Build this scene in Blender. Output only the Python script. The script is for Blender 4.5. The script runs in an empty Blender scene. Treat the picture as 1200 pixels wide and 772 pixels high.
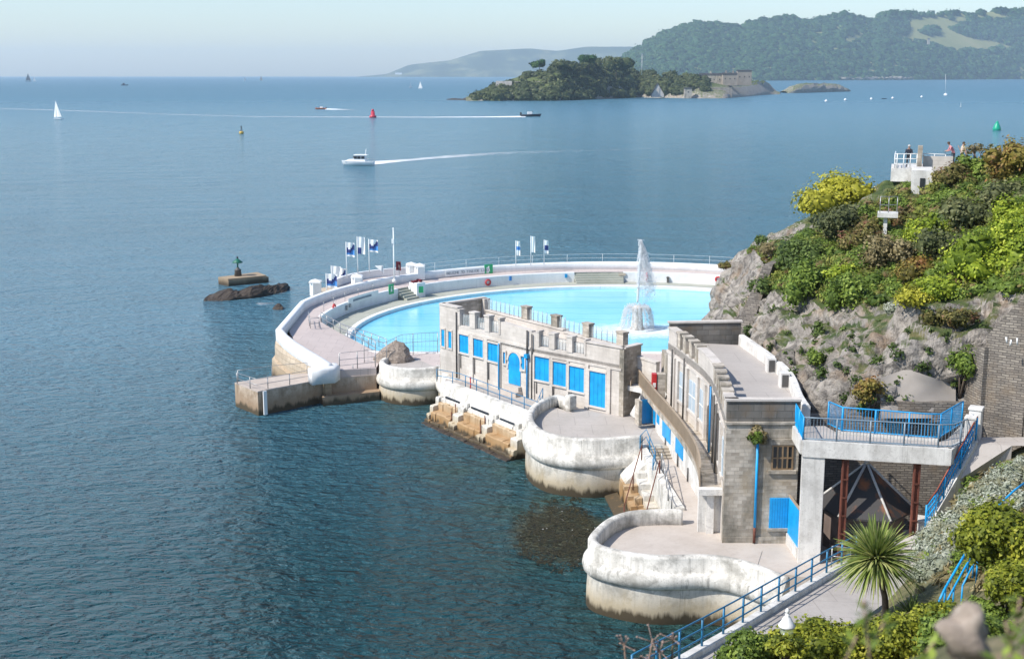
import bpy, math, random
import numpy as np
from mathutils import Vector, noise as mn
from mathutils.bvhtree import BVHTree

# ------------------------------------------------------------------ camera model
H = 27.0; F = 1500.0; TH = math.atan(299.0/1500.0)
CT, ST = math.cos(TH), math.sin(TH)
def ray(u, v):
    x = (u-600)/F; y = (386-v)/F
    return Vector((x, CT+y*ST, -ST+y*CT))
def P(u, v, z):
    """ground point at height z seen at photo pixel (u, v)"""
    d = ray(u, v); t = (z-H)/d.z
    return (d.x*t, d.y*t, z)
def D(u, v, Y):
    """point at distance Y seen at photo pixel (u, v)"""
    d = ray(u, v); t = Y/d.y
    return (d.x*t, Y, H+d.z*t)
def sea(u, v, z=0.0):
    return P(u, v, z)
def pxm(Y):            # metres per photo pixel at distance Y
    return Y/F
def fpt(A, B, u, v):
    """where the view ray meets the vertical plane through A-B -> (metres along A-B, z)"""
    d = ray(u, v); ax, ay = A[0], A[1]; L = math.hypot(B[0]-ax, B[1]-ay)
    tx, ty = (B[0]-ax)/L, (B[1]-ay)/L; nx, ny = -ty, tx
    t = (ax*nx+ay*ny)/(d.x*nx+d.y*ny)
    return (d.x*t-ax)*tx+(d.y*t-ay)*ty, H+d.z*t

scene = bpy.context.scene
COL = scene.collection
LOC = {}
rng = np.random.default_rng(7)
random.seed(5)

# ------------------------------------------------------------------ mesh builder
class MB:
    def __init__(s): s.v = []; s.f = []; s.m = []; s.sm = []
    def add(s, vs, fs, mi=0, smooth=False):
        o = len(s.v); s.v += [tuple(p) for p in vs]
        for f in fs:
            s.f.append([i+o for i in f]); s.m.append(mi); s.sm.append(smooth)
        return s
    def box(s, c, size, rz=0.0, mi=0):
        hx, hy, hz = size[0]/2, size[1]/2, size[2]/2; ca, sa = math.cos(rz), math.sin(rz); vs = []
        for z in (-hz, hz):
            for x, y in ((-hx,-hy),(hx,-hy),(hx,hy),(-hx,hy)):
                vs.append((c[0]+x*ca-y*sa, c[1]+x*sa+y*ca, c[2]+z))
        return s.add(vs, [(3,2,1,0),(4,5,6,7),(0,1,5,4),(1,2,6,5),(2,3,7,6),(3,0,4,7)], mi)
    def prism(s, poly, z0, z1, mi=0):
        n = len(poly)
        a = sum(poly[i][0]*poly[(i+1)%n][1]-poly[(i+1)%n][0]*poly[i][1] for i in range(n))
        if a < 0: poly = poly[::-1]
        zt = lambda p: (p[2] if z1 is None else z1)
        vs = [(p[0], p[1], z0) for p in poly]+[(p[0], p[1], zt(p)) for p in poly]
        fs = [tuple(range(n-1,-1,-1)), tuple(range(n,2*n))]+[(i,(i+1)%n,n+(i+1)%n,n+i) for i in range(n)]
        return s.add(vs, fs, mi)
    def seg(s, A, B, t, z0, z1, off=0.0, mi=0, z0b=None, z1b=None):
        """wall block along A-B, thickness t, shifted off to the left of A->B"""
        L = math.hypot(B[0]-A[0], B[1]-A[1]) or 1e-6
        nx, ny = -(B[1]-A[1])/L, (B[0]-A[0])/L
        z0b = z0 if z0b is None else z0b; z1b = z1 if z1b is None else z1b
        q = []
        for (p, a, b) in ((A,z0,z1),(B,z0b,z1b)):
            for o in (off-t/2, off+t/2):
                q.append((p[0]+nx*o, p[1]+ny*o, a)); q.append((p[0]+nx*o, p[1]+ny*o, b))
        # 0 A-lo bottom,1 A-lo top,2 A-hi bottom,3 A-hi top,4..7 B
        return s.add(q, [(0,4,5,1),(6,2,3,7),(1,5,7,3),(0,2,6,4),(2,0,1,3),(4,6,7,5)], mi)
    def tube(s, pts, r, n=6, mi=0, smooth=True, caps=True):
        pts = [Vector(p) for p in pts]; k = len(pts); vs = []; fs = []
        rr = r if isinstance(r, (list, tuple)) else [r]*k
        for i, p in enumerate(pts):
            d = (pts[min(i+1,k-1)]-pts[max(i-1,0)])
            d = d.normalized() if d.length > 1e-9 else Vector((0,0,1))
            a = d.cross(Vector((0,0,1)))
            if a.length < .05: a = d.cross(Vector((1,0,0)))
            a.normalize(); b = a.cross(d)
            for j in range(n):
                t = 2*math.pi*j/n
                vs.append(p+a*(math.cos(t)*rr[i])+b*(math.sin(t)*rr[i]))
        for i in range(k-1):
            for j in range(n):
                fs.append((i*n+j, i*n+(j+1)%n, (i+1)*n+(j+1)%n, (i+1)*n+j))
        if caps: fs += [tuple(range(n-1,-1,-1)), tuple(range((k-1)*n, k*n))]
        return s.add(vs, fs, mi, smooth)
    def lathe(s, prof, c, n=16, mi=0, smooth=True):
        vs = []; fs = []; k = len(prof)
        for r, z in prof:
            for j in range(n):
                t = 2*math.pi*j/n; vs.append((c[0]+r*math.cos(t), c[1]+r*math.sin(t), c[2]+z))
        for i in range(k-1):
            for j in range(n): fs.append((i*n+j, i*n+(j+1)%n, (i+1)*n+(j+1)%n, (i+1)*n+j))
        fs += [tuple(range(n-1,-1,-1)), tuple(range((k-1)*n, k*n))]
        return s.add(vs, fs, mi, smooth)
    def sweep(s, path, prof, mi=0, smooth=True, closed=True, caps=True):
        """profile (offset to the RIGHT of travel, z) along a path of (x, y[, dz])"""
        k = len(path); n = len(prof); vs = []; fs = []
        for i, p in enumerate(path):
            def nrm(a, b):
                dx, dy = b[0]-a[0], b[1]-a[1]; L = math.hypot(dx, dy) or 1e-6
                return dy/L, -dx/L
            ns = []
            if i > 0: ns.append(nrm(path[i-1], p))
            if i < k-1: ns.append(nrm(p, path[i+1]))
            nx = sum(q[0] for q in ns)/len(ns); ny = sum(q[1] for q in ns)/len(ns)
            L2 = max(nx*nx+ny*ny, .35); nx /= L2; ny /= L2
            dz = p[2] if len(p) > 2 else 0.0
            for o, z in prof: vs.append((p[0]+nx*o, p[1]+ny*o, z+dz))
        m = n if closed else n-1
        for i in range(k-1):
            for j in range(m):
                fs.append((i*n+j, (i+1)*n+j, (i+1)*n+(j+1)%n, i*n+(j+1)%n))
        if closed and caps: fs += [tuple(range(n)), tuple(range(k*n-1, (k-1)*n-1, -1))]
        return s.add(vs, fs, mi, smooth)
    def loft(s, A, B, mi=0, smooth=False):
        k = len(A); vs = list(A)+list(B)
        return s.add(vs, [(i, i+1, k+i+1, k+i) for i in range(k-1)], mi, smooth)
    def grid(s, rows, mi=0, smooth=True):
        n = len(rows[0]); vs = [p for r in rows for p in r]
        return s.add(vs, [(i*n+j, i*n+j+1, (i+1)*n+j+1, (i+1)*n+j) for i in range(len(rows)-1) for j in range(n-1)], mi, smooth)

def finish(me):
    """box-projected metres as UVs so that masonry courses run level"""
    nl = len(me.loops)
    if nl == 0: return
    co = np.empty(len(me.vertices)*3, 'f'); me.vertices.foreach_get('co', co); co = co.reshape(-1,3)
    vi = np.empty(nl, 'i'); me.loops.foreach_get('vertex_index', vi)
    nr = np.empty(len(me.polygons)*3, 'f'); me.polygons.foreach_get('normal', nr); nr = nr.reshape(-1,3)
    lt = np.empty(len(me.polygons), 'i'); me.polygons.foreach_get('loop_total', lt)
    nn = np.repeat(nr, lt, axis=0); c = co[vi]
    h = np.hypot(nn[:,0], nn[:,1])+1e-6
    u = (-nn[:,1]*c[:,0]+nn[:,0]*c[:,1])/h
    flat = np.abs(nn[:,2]) > .7
    uv = np.stack([np.where(flat, c[:,0], u), np.where(flat, c[:,1], c[:,2])], 1).astype('f')
    l = me.uv_layers.new(name='UVMap'); l.data.foreach_set('uv', uv.ravel())

def tag(o, label=None, cat=None, group=None, kind=None):
    if label: o['label'] = label
    if cat: o['category'] = cat
    if group: o['group'] = group
    if kind: o['kind'] = kind
    return o
def obj(name, mb, mat, parent=None, loc=None, label=None, cat=None, group=None, kind=None, bevel=0):
    me = bpy.data.meshes.new(name)
    base = Vector(LOC[parent.name]) if parent else Vector((tuple(loc or ())+(0,0,0))[:3])
    me.from_pydata([(p[0]-base.x, p[1]-base.y, p[2]-base.z) for p in mb.v], [], mb.f)
    for m in (mat if isinstance(mat, (list, tuple)) else [mat]): me.materials.append(m)
    me.polygons.foreach_set('material_index', mb.m); me.polygons.foreach_set('use_smooth', mb.sm)
    me.update()
    # UVs in world metres
    for_uv = me; finish(for_uv)
    o = bpy.data.objects.new(name, me); COL.objects.link(o)
    if parent: o.parent = parent
    else: o.location = base
    LOC[o.name] = tuple(base)
    if bevel:
        b = o.modifiers.new('soft_edges', 'BEVEL'); b.width = bevel; b.segments = 2; b.limit_method = 'ANGLE'; b.angle_limit = math.radians(50)
    return tag(o, label, cat, group, kind)
def thing(name, label, cat, loc, group=None):
    o = bpy.data.objects.new(name, None); COL.objects.link(o); o.location = loc
    o.empty_display_size = .3; LOC[o.name] = tuple(loc)
    return tag(o, label, cat, group)
def copy_tree(o, loc, rz=0.0, sc=1.0, label=None, group=None):
    c = o.copy(); COL.objects.link(c); c.location = loc; c.rotation_euler = (0,0,rz); c.scale = (sc,sc,sc)
    LOC[c.name] = tuple(loc)
    if label: c['label'] = label
    if group: c['group'] = group
    for ch in list(o.children):
        d = ch.copy(); COL.objects.link(d); d.parent = c
        for g in list(ch.children):
            e = g.copy(); COL.objects.link(e); e.parent = d
    return c
def np_obj(name, V, Fq, mat, tint=None, parent=None, loc=None, smooth=False, **kw):
    me = bpy.data.meshes.new(name)
    base = np.array(LOC[parent.name] if parent else (loc or (0,0,0)), 'f')
    V = (np.asarray(V, 'f')-base).astype('f'); Fq = np.asarray(Fq, 'i'); nf, k = Fq.shape
    me.vertices.add(len(V)); me.vertices.foreach_set('co', V.ravel())
    me.loops.add(nf*k); me.loops.foreach_set('vertex_index', Fq.ravel())
    me.polygons.add(nf); me.polygons.foreach_set('loop_start', np.arange(nf, dtype='i')*k)
    me.polygons.foreach_set('loop_total', np.full(nf, k, 'i'))
    if smooth: me.polygons.foreach_set('use_smooth', np.ones(nf, bool))
    me.update(calc_edges=True)
    if tint is not None:
        a = me.attributes.new('tint', 'FLOAT', 'POINT'); a.data.foreach_set('value', np.asarray(tint, 'f'))
    me.materials.append(mat)
    o = bpy.data.objects.new(name, me); COL.objects.link(o)
    if parent: o.parent = parent
    else: o.location = base.tolist()
    LOC[o.name] = tuple(float(x) for x in base)
    return tag(o, **kw)

# ------------------------------------------------------------------ materials
class NT:
    def __init__(s, name):
        s.mat = bpy.data.materials.new(name); s.mat.use_nodes = True; s.t = s.mat.node_tree; s.t.nodes.clear()
        s.out = s.t.nodes.new('ShaderNodeOutputMaterial'); s.b = s.t.nodes.new('ShaderNodeBsdfPrincipled')
        s.t.links.new(s.b.outputs[0], s.out.inputs[0])
        s.geo = s.t.nodes.new('ShaderNodeNewGeometry'); s.tc = s.t.nodes.new('ShaderNodeTexCoord')
        s.pos = s.geo.outputs['Position']; s.uv = s.tc.outputs['UV']
    def link(s, a, b): s.t.links.new(a, b)
    def put(s, sock, val):
        if isinstance(val, bpy.types.NodeSocket): s.link(val, sock)
        elif isinstance(val, (tuple, list)) and len(val) == 3 and sock.type == 'RGBA': sock.default_value = (*val, 1)
        else: sock.default_value = val
    def mapping(s, sc, vec=None, rot=(0,0,0)):
        n = s.t.nodes.new('ShaderNodeMapping'); n.inputs['Scale'].default_value = sc; n.inputs['Rotation'].default_value = rot
        s.link(vec or s.pos, n.inputs[0]); return n.outputs[0]
    def noise(s, scale, detail=4, rough=.6, vec=None, dist=0.0):
        n = s.t.nodes.new('ShaderNodeTexNoise'); n.inputs['Scale'].default_value = scale; n.inputs['Detail'].default_value = detail
        n.inputs['Roughness'].default_value = rough; n.inputs['Distortion'].default_value = dist
        s.link(vec or s.pos, n.inputs['Vector']); return n.outputs[0]
    def voro(s, scale, vec=None, feature='F1', out='Distance'):
        n = s.t.nodes.new('ShaderNodeTexVoronoi'); n.feature = feature; n.inputs['Scale'].default_value = scale
        s.link(vec or s.pos, n.inputs['Vector']); return n.outputs[out]
    def ramp(s, fac, stops):
        n = s.t.nodes.new('ShaderNodeValToRGB'); cr = n.color_ramp
        while len(cr.elements) < len(stops): cr.elements.new(.5)
        for e, (p, c) in zip(cr.elements, stops):
            e.position = p; e.color = (c, c, c, 1) if not isinstance(c, (tuple, list)) else (*c, 1)
        s.link(fac, n.inputs[0]); return n.outputs[0]
    def mix(s, fac, a, b, mode='MIX'):
        n = s.t.nodes.new('ShaderNodeMix'); n.data_type = 'RGBA'; n.blend_type = mode
        s.put(n.inputs[0], fac); s.put(n.inputs[6], a); s.put(n.inputs[7], b); return n.outputs[2]
    def math(s, op, a, b=0.0, c=0.0):
        n = s.t.nodes.new('ShaderNodeMath'); n.operation = op
        s.put(n.inputs[0], a); s.put(n.inputs[1], b); s.put(n.inputs[2], c); return n.outputs[0]
    def xyz(s, vec=None):
        n = s.t.nodes.new('ShaderNodeSeparateXYZ'); s.link(vec or s.pos, n.inputs[0]); return n.outputs
    def rng(s, v, a, b, c=0.0, d=1.0):
        n = s.t.nodes.new('ShaderNodeMapRange'); s.put(n.inputs[0], v)
        for i, q in enumerate((a, b, c, d)): n.inputs[1+i].default_value = q
        return n.outputs[0]
    def attr(s, name):
        n = s.t.nodes.new('ShaderNodeAttribute'); n.attribute_name = name; return n.outputs['Fac']
    def brick(s, w, h, c1, c2, mortar, ms=.02, vec=None):
        n = s.t.nodes.new('ShaderNodeTexBrick'); n.inputs['Scale'].default_value = 1
        n.inputs['Brick Width'].default_value = w; n.inputs['Row Height'].default_value = h
        n.inputs['Mortar Size'].default_value = ms; n.inputs['Mortar Smooth'].default_value = .3
        n.inputs['Color1'].default_value = (*c1,1); n.inputs['Color2'].default_value = (*c2,1); n.inputs['Mortar'].default_value = (*mortar,1)
        s.link(vec or s.uv, n.inputs['Vector']); return n.outputs['Color'], n.outputs['Fac']
    def bump(s, h, strength=.3, dist=.05):
        n = s.t.nodes.new('ShaderNodeBump'); s.put(n.inputs['Strength'], strength); n.inputs['Distance'].default_value = dist
        s.link(h, n.inputs['Height']); s.link(n.outputs[0], s.b.inputs['Normal']); return n.outputs[0]
    def set(s, col=None, rough=.7, metal=0.0, spec=None):
        if col is not None: s.put(s.b.inputs['Base Color'], col)
        s.put(s.b.inputs['Roughness'], rough); s.b.inputs['Metallic'].default_value = metal
        if spec is not None: s.b.inputs['Specular IOR Level'].default_value = spec
        return s.mat
def scol(c, k): return tuple(min(1, x*k) for x in c)

def paint(name, c, rough=.45, var=.18, metal=0.0, nscale=1.2):
    n = NT(name); f = n.noise(nscale, 5)
    return n.set(n.mix(n.ramp(f, [(.3,0.0),(.7,1.0)]), scol(c,1-var), scol(c,1+var*.5)), rough, metal)
def stained_white(name, base=(.76,.73,.67), grey=(.36,.34,.3), tide=True, amount=1.35, warm=(.42,.33,.2)):
    n = NT(name)
    streak = n.noise(1.0, 6, .65, n.mapping((1.6,1.6,.22)))
    blot = n.noise(.8, 7, .7)
    f1 = n.ramp(streak, [(.42,0.0),(.72,1.0)])
    c = n.mix(n.math('MULTIPLY', f1, .6*amount), base, grey)
    c = n.mix(n.math('MULTIPLY', n.ramp(blot, [(.47,0.0),(.62,1.0)]), .55*amount), c, scol(grey,.95))
    drip = n.ramp(n.noise(1.0, 4, .6, n.mapping((5,5,.35))), [(.56,0.0),(.68,1.0)])
    c = n.mix(n.math('MULTIPLY', n.math('MULTIPLY', drip, n.ramp(n.noise(.5, 3), [(.42,0.0),(.6,1.0)])), .5*amount), c, scol(grey,.6))
    ck = n.voro(.55, n.mapping((1,1,1.3)), 'DISTANCE_TO_EDGE')
    c = n.mix(n.math('MULTIPLY', n.math('MULTIPLY', n.ramp(ck, [(.0,1.0),(.01,0.0)]), n.ramp(n.noise(.4, 2), [(.52,0.0),(.6,1.0)])), .3*amount), c, scol(grey,.6))
    fine = n.ramp(n.noise(9, 5, .7), [(.56,0.0),(.7,1.0)])
    c = n.mix(n.math('MULTIPLY', fine, .45*amount), c, (.2,.18,.15))
    if tide:
        z = n.xyz()[2]
        zz = n.math('ADD', z, n.math('MULTIPLY', n.math('SUBTRACT', streak, .5), 1.6))
        c = n.mix(n.math('MULTIPLY', n.rng(zz, 1.75, .7), .8), c, warm)
        c = n.mix(n.rng(zz, .62, .32), c, (.075,.055,.03))
    n.bump(n.noise(14, 6, .7), .35, .03)
    return n.set(c, .75)
def masonry(name, c1, c2, mortar, w=.75, h=.32, ms=.022, grime=.5, grimec=(.06,.06,.05), wet=False, warm=None, bump=.5, dist=(.06,.04)):
    n = NT(name)
    nv = n.noise(1.3, 3); d = n.t.nodes.new('ShaderNodeVectorMath'); d.operation = 'MULTIPLY_ADD'
    d.inputs[1].default_value = (dist[0],dist[1],0); n.link(n.t.nodes[nv.node.name].outputs[1], d.inputs[0]); n.link(n.uv, d.inputs[2])
    c, fac = n.brick(w, h, c1, c2, mortar, ms, d.outputs[0])
    v = n.noise(2.6, 6, .7)
    c = n.mix(n.math('MULTIPLY', n.ramp(v, [(.38,0.0),(.7,1.0)]), .45), c, scol(c1,1.35))
    g = n.noise(.55, 6, .65, n.mapping((1,1,.35)))
    c = n.mix(n.math('MULTIPLY', n.ramp(g, [(.46,0.0),(.66,1.0)]), grime), c, grimec)
    if warm: c = n.mix(n.math('MULTIPLY', n.ramp(n.noise(.8, 4), [(.5,0.0),(.7,1.0)]), .5), c, warm)
    if wet:
        z = n.xyz()[2]; zz = n.math('ADD', z, n.math('MULTIPLY', n.math('SUBTRACT', g, .5), 1.5))
        c = n.mix(n.math('MULTIPLY', n.rng(zz, 2.0, 1.0), .7), c, (.3,.21,.12))
        c = n.mix(n.rng(zz, .95, .2), c, (.07,.05,.03))
    hgt = n.math('ADD', n.math('MULTIPLY', fac, -1.0), n.math('MULTIPLY', v, .6))
    n.bump(hgt, bump, .05)
    return n.set(c, .85)
def rubble(name, c1, c2, mortar, sc=(1.6,4), grime=.5, grimec=(.05,.05,.038), rnd=.8):
    n = NT(name); vec = n.mapping((sc[0],sc[1],1), n.uv)
    v = n.t.nodes.new('ShaderNodeTexVoronoi'); v.feature = 'F1'; v.distance = 'CHEBYCHEV'; v.inputs['Scale'].default_value = 1; v.inputs['Randomness'].default_value = rnd; n.link(vec, v.inputs['Vector'])
    e = n.t.nodes.new('ShaderNodeTexVoronoi'); e.feature = 'DISTANCE_TO_EDGE'; e.inputs['Scale'].default_value = 1; e.inputs['Randomness'].default_value = rnd; n.link(vec, e.inputs['Vector'])
    cell = n.xyz(v.outputs['Color'])[0]
    c = n.mix(cell, c1, c2)
    f = n.noise(3.0, 6, .7); c = n.mix(n.math('MULTIPLY', n.ramp(f, [(.35,0.0),(.7,1.0)]), .5), c, scol(c1,.75))
    c = n.mix(n.ramp(e.outputs['Distance'], [(.0,1.0),(.09,0.0)]), c, mortar)
    g = n.noise(.6, 6, .65, n.mapping((1,1,.4)))
    c = n.mix(n.math('MULTIPLY', n.ramp(g, [(.45,0.0),(.64,1.0)]), grime), c, grimec)
    c = n.mix(n.math('MULTIPLY', n.ramp(n.noise(.4, 4), [(.5,0.0),(.7,1.0)]), .35), c, (.3,.22,.14))
    n.bump(n.math('ADD', n.math('MULTIPLY', n.ramp(e.outputs['Distance'], [(.0,0.0),(.16,1.0)]), .8), n.math('MULTIPLY', f, .6)), .6, .06)
    return n.set(c, .9)
def floor_mat(name, c, dark, joint=0, rough=.8, amount=.55):
    n = NT(name); a = n.noise(.35, 7, .7); b = n.noise(3.5, 6, .7)
    col = n.mix(n.math('MULTIPLY', n.ramp(a, [(.38,0.0),(.68,1.0)]), amount), c, dark)
    col = n.mix(n.math('MULTIPLY', n.ramp(b, [(.5,0.0),(.7,1.0)]), .3), col, scol(dark,.85))
    if joint:
        bc, fac = n.brick(joint, joint, (1,1,1), (1,1,1), (0,0,0), .03, n.mapping((1,1,1), n.pos))
        col = n.mix(n.math('MULTIPLY', fac, .35), col, scol(dark,.6))
    n.bump(n.noise(20, 4), .15, .02)
    return n.set(col, rough)
def leaf_mat(name, dark, mid, light, dry=None, trans=.25):
    n = NT(name); t = n.attr('tint')
    stops = [(0.0,dark),(.5,mid),(1.0,light)]
    c = n.ramp(t, stops)
    if dry: c = n.mix(n.ramp(n.noise(.9, 4), [(.5,0.0),(.64,1.0)]), c, dry)
    n.set(c, .6, spec=.3)
    tr = n.t.nodes.new('ShaderNodeBsdfTranslucent'); n.put(tr.inputs[0], c)
    mx = n.t.nodes.new('ShaderNodeMixShader'); mx.inputs[0].default_value = trans
    n.link(n.b.outputs[0], mx.inputs[1]); n.link(tr.outputs[0], mx.inputs[2]); n.link(mx.outputs[0], n.out.inputs[0])
    return n.mat

M = {}
M['white_wall'] = stained_white('white_sea_wall')
M['white_wall_near'] = stained_white('weathered_white_concrete', base=(.72,.69,.63), grey=(.3,.285,.25), amount=1.5)
M['white_clean'] = stained_white('white_pool_paint', base=(.82,.82,.81), grey=(.58,.6,.6), tide=False, amount=.5)
M['white_render'] = stained_white('white_render', base=(.74,.72,.68), grey=(.42,.4,.37), tide=False, amount=1.0)
M['ochre'] = stained_white('rust_washed_concrete', base=(.56,.45,.31), grey=(.33,.2,.09), tide=True, warm=(.34,.19,.07), amount=1.5)
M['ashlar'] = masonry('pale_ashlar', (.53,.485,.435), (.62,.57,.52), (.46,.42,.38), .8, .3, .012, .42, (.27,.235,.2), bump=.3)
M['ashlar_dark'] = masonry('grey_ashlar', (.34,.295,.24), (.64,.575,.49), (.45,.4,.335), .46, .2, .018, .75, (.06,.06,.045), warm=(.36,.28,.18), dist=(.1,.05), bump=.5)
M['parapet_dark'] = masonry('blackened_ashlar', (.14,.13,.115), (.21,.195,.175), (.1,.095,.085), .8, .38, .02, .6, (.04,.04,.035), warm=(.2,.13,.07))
M['rubble'] = masonry('rubble_masonry', (.16,.14,.12), (.34,.3,.25), (.09,.08,.07), .42, .135, .02, .5, (.05,.045,.04), warm=(.25,.19,.13), dist=(.2,.12), bump=.8)
M['rubble_lit'] = masonry('pale_rubble_masonry', (.3,.26,.22), (.42,.37,.32), (.2,.17,.14), .6, .25, .03, .4, (.12,.11,.07))
M['seawall'] = masonry('sea_wall_stone', (.47,.38,.28), (.56,.47,.36), (.3,.24,.17), .9, .45, .025, .3, (.22,.17,.11), wet=True)
M['deck'] = floor_mat('grey_paving', (.46,.42,.385), (.31,.28,.25), joint=2.2)
M['deck_warm'] = floor_mat('worn_paving', (.52,.465,.415), (.37,.31,.26))
M['terrace_floor'] = floor_mat('terrace_paving', (.42,.385,.355), (.33,.3,.275), joint=2.6, amount=.45)
M['pink'] = floor_mat('pink_paving', (.56,.48,.445), (.45,.38,.35), joint=1.6)
M['lower_deck'] = floor_mat('algae_paving', (.42,.42,.36), (.26,.28,.22))
M['jetty_wall'] = stained_white('streaked_jetty_stone', base=(.56,.46,.36), grey=(.26,.18,.11), tide=True, amount=1.5, warm=(.3,.2,.12))
M['jetty'] = floor_mat('jetty_concrete', (.5,.43,.37), (.36,.29,.24))
M['blue'] = paint('blue_paint', (.008,.34,.72), .45, .28)
M['blue_dk'] = paint('shaded_blue_gate_paint', (.006,.23,.52), .4, .15)
M['blue_rail'] = paint('blue_rail_paint', (.025,.19,.36), .45, .3)
M['steel_blue'] = paint('faded_blue_steel', (.2,.27,.33), .5, .25)
M['steel'] = paint('grey_steel', (.4,.4,.4), .4, .2, .6)
M['dark_pipe'] = paint('dark_iron', (.09,.085,.08), .6, .3)
M['brown_rail'] = paint('tan_railing_paint', (.36,.28,.2), .55, .15)
M['red_rail'] = paint('red_rust_paint', (.28,.07,.04), .6, .35)
M['rust'] = paint('rusty_iron', (.16,.05,.03), .8, .4, nscale=3)
M['slate'] = paint('slate_roof', (.045,.042,.042), .6, .35, nscale=2)
M['white_paint'] = paint('white_gloss', (.8,.8,.78), .35, .06)
M['green_sign'] = paint('green_sign_paint', (.03,.42,.16), .4, .05)
M['navy'] = paint('navy_print', (.03,.05,.2), .6, .1)
M['flagblue'] = paint('blue_print', (.06,.25,.6), .6, .1)
M['red'] = paint('red_paint', (.55,.03,.03), .4, .12)
M['maroon'] = paint('maroon_cloth', (.2,.02,.03), .8, .2)
M['lettering'] = paint('grey_lettering', (.22,.26,.3), .6, .05)
M['bronze_green'] = paint('green_beacon_paint', (.012,.14,.09), .5, .2)
M['buoy_green'] = paint('green_buoy_paint', (.0,.34,.2), .4, .12)
M['buoy_red'] = paint('red_buoy_paint', (.5,.03,.06), .4, .12)
M['buoy_yellow'] = paint('yellow_buoy_paint', (.55,.36,.06), .5, .2)
M['orange'] = paint('orange_paint', (.6,.15,.04), .5, .1)
M['black'] = paint('black_rubber', (.03,.03,.035), .6, .2)
M['window_dark'] = paint('dark_window_glass', (.03,.035,.04), .15, .1)
M['tan_stone'] = paint('tan_fort_stone', (.34,.29,.24), .9, .25, nscale=.2)
M['wood'] = paint('weathered_timber', (.28,.19,.11), .8, .3, nscale=4)
M['window_blue'] = paint('pale_painted_window', (.42,.5,.56), .4, .1)
n = NT('clear_balustrade_glass'); n.b.inputs['Alpha'].default_value = .16; M['glass'] = n.set((.75,.86,.88), .1)
n = NT('sail_cloth'); M['sail'] = n.set((.82,.82,.8), .8)
M['hull_white'] = paint('white_hull', (.8,.8,.8), .3, .03)
M['hull_dark'] = paint('dark_hull', (.05,.06,.08), .4, .1)
M['skin'] = paint('skin', (.5,.28,.2), .6, .05)
M['jacket'] = paint('navy_jacket_cloth', (.03,.035,.05), .9, .2)
M['pinkshirt'] = paint('pink_shirt_cloth', (.62,.25,.27), .9, .1)
M['beige'] = paint('beige_cloth', (.5,.42,.33), .9, .1)
M['hair'] = paint('brown_hair', (.09,.05,.03), .9, .2)
M['greyhair'] = paint('grey_hair', (.5,.47,.44), .9, .1)
M['trunk'] = paint('bark', (.12,.09,.065), .9, .35, nscale=4)

n = NT('cliff_rock')
a = n.noise(.3, 8, .68); b = n.noise(1.7, 8, .72, dist=.6); v = n.voro(.75, n.mapping((1,1,1.7), rot=(.3,.2,.4)))
c = n.ramp(a, [(.3,(.24,.215,.185)),(.5,(.43,.385,.335)),(.68,(.56,.51,.45))])
c = n.mix(n.math('MULTIPLY', n.ramp(b, [(.4,1.0),(.56,0.0)]), .8), c, (.09,.08,.07))
c = n.mix(n.math('MULTIPLY', n.ramp(n.noise(.45, 5), [(.53,0.0),(.66,1.0)]), .55), c, (.36,.24,.14))
nz = n.xyz(n.geo.outputs['Normal'])[2]; zz = n.xyz()[2]
veg = n.math('ADD', n.math('ADD', n.math('MULTIPLY', nz, .75), n.math('MULTIPLY', n.noise(.5, 7, .7), 1.1)), n.rng(zz, 12, 19, 0.0, .35))
gcol = n.ramp(n.noise(.7, 6, .7), [(.32,(.03,.06,.012)),(.5,(.08,.115,.025)),(.66,(.2,.18,.07))])
c = n.mix(n.rng(veg, 1.16, 1.3), c, gcol)
n.bump(n.math('ADD', n.math('ADD', n.math('MULTIPLY', b, 1.0), n.math('MULTIPLY', v, .55)), n.math('MULTIPLY', n.noise(7, 6, .75), .45)), .95, .35)
M['cliff'] = n.set(c, .9)
n = NT('rock'); b = n.noise(1.5, 8, .7)
c = n.ramp(b, [(.35,(.02,.015,.012)),(.55,(.06,.042,.028)),(.72,(.12,.09,.06))]); n.bump(b, 1, .3); M['rock'] = n.set(c, .7)
n = NT('boulder_stone'); b = n.noise(6, 8, .7)
c = n.ramp(b, [(.3,(.13,.1,.08)),(.55,(.33,.27,.22)),(.72,(.48,.41,.35))]); n.bump(b, .8, .05); M['boulder'] = n.set(c, .85)
n = NT('scrub_soil'); b = n.noise(1.2, 7, .7)
c = n.ramp(b, [(.3,(.05,.06,.02)),(.5,(.13,.12,.05)),(.7,(.25,.2,.12))]); n.bump(n.noise(5, 6), .8, .15); M['soil'] = n.set(c, .95)
M['leaf_green'] = leaf_mat('green_leaves', (.045,.08,.013), (.14,.21,.03), (.31,.39,.07))
M['leaf_bright'] = leaf_mat('bright_green_leaves', (.09,.14,.012), (.26,.34,.025), (.5,.54,.06))
M['leaf_lime'] = leaf_mat('yellow_green_leaves', (.14,.15,.015), (.36,.35,.03), (.56,.52,.06))
M['leaf_dark'] = leaf_mat('dark_green_leaves', (.03,.05,.011), (.08,.125,.027), (.18,.24,.055))
M['leaf_olive'] = leaf_mat('olive_leaves', (.05,.065,.024), (.13,.145,.055), (.25,.25,.11))
M['leaf_red'] = leaf_mat('reddish_leaves', (.055,.055,.018), (.15,.14,.035), (.29,.24,.08), dry=(.22,.1,.06))
M['leaf_orange'] = leaf_mat('autumn_leaves', (.08,.07,.015), (.2,.17,.03), (.36,.28,.07), dry=(.3,.14,.05))
M['leaf_tan'] = leaf_mat('dry_grass_blades', (.12,.1,.04), (.26,.21,.1), (.42,.35,.19))
M['leaf_silver'] = leaf_mat('silver_leaves', (.18,.2,.13), (.36,.39,.3), (.62,.62,.53), dry=(.27,.25,.14))
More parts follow.
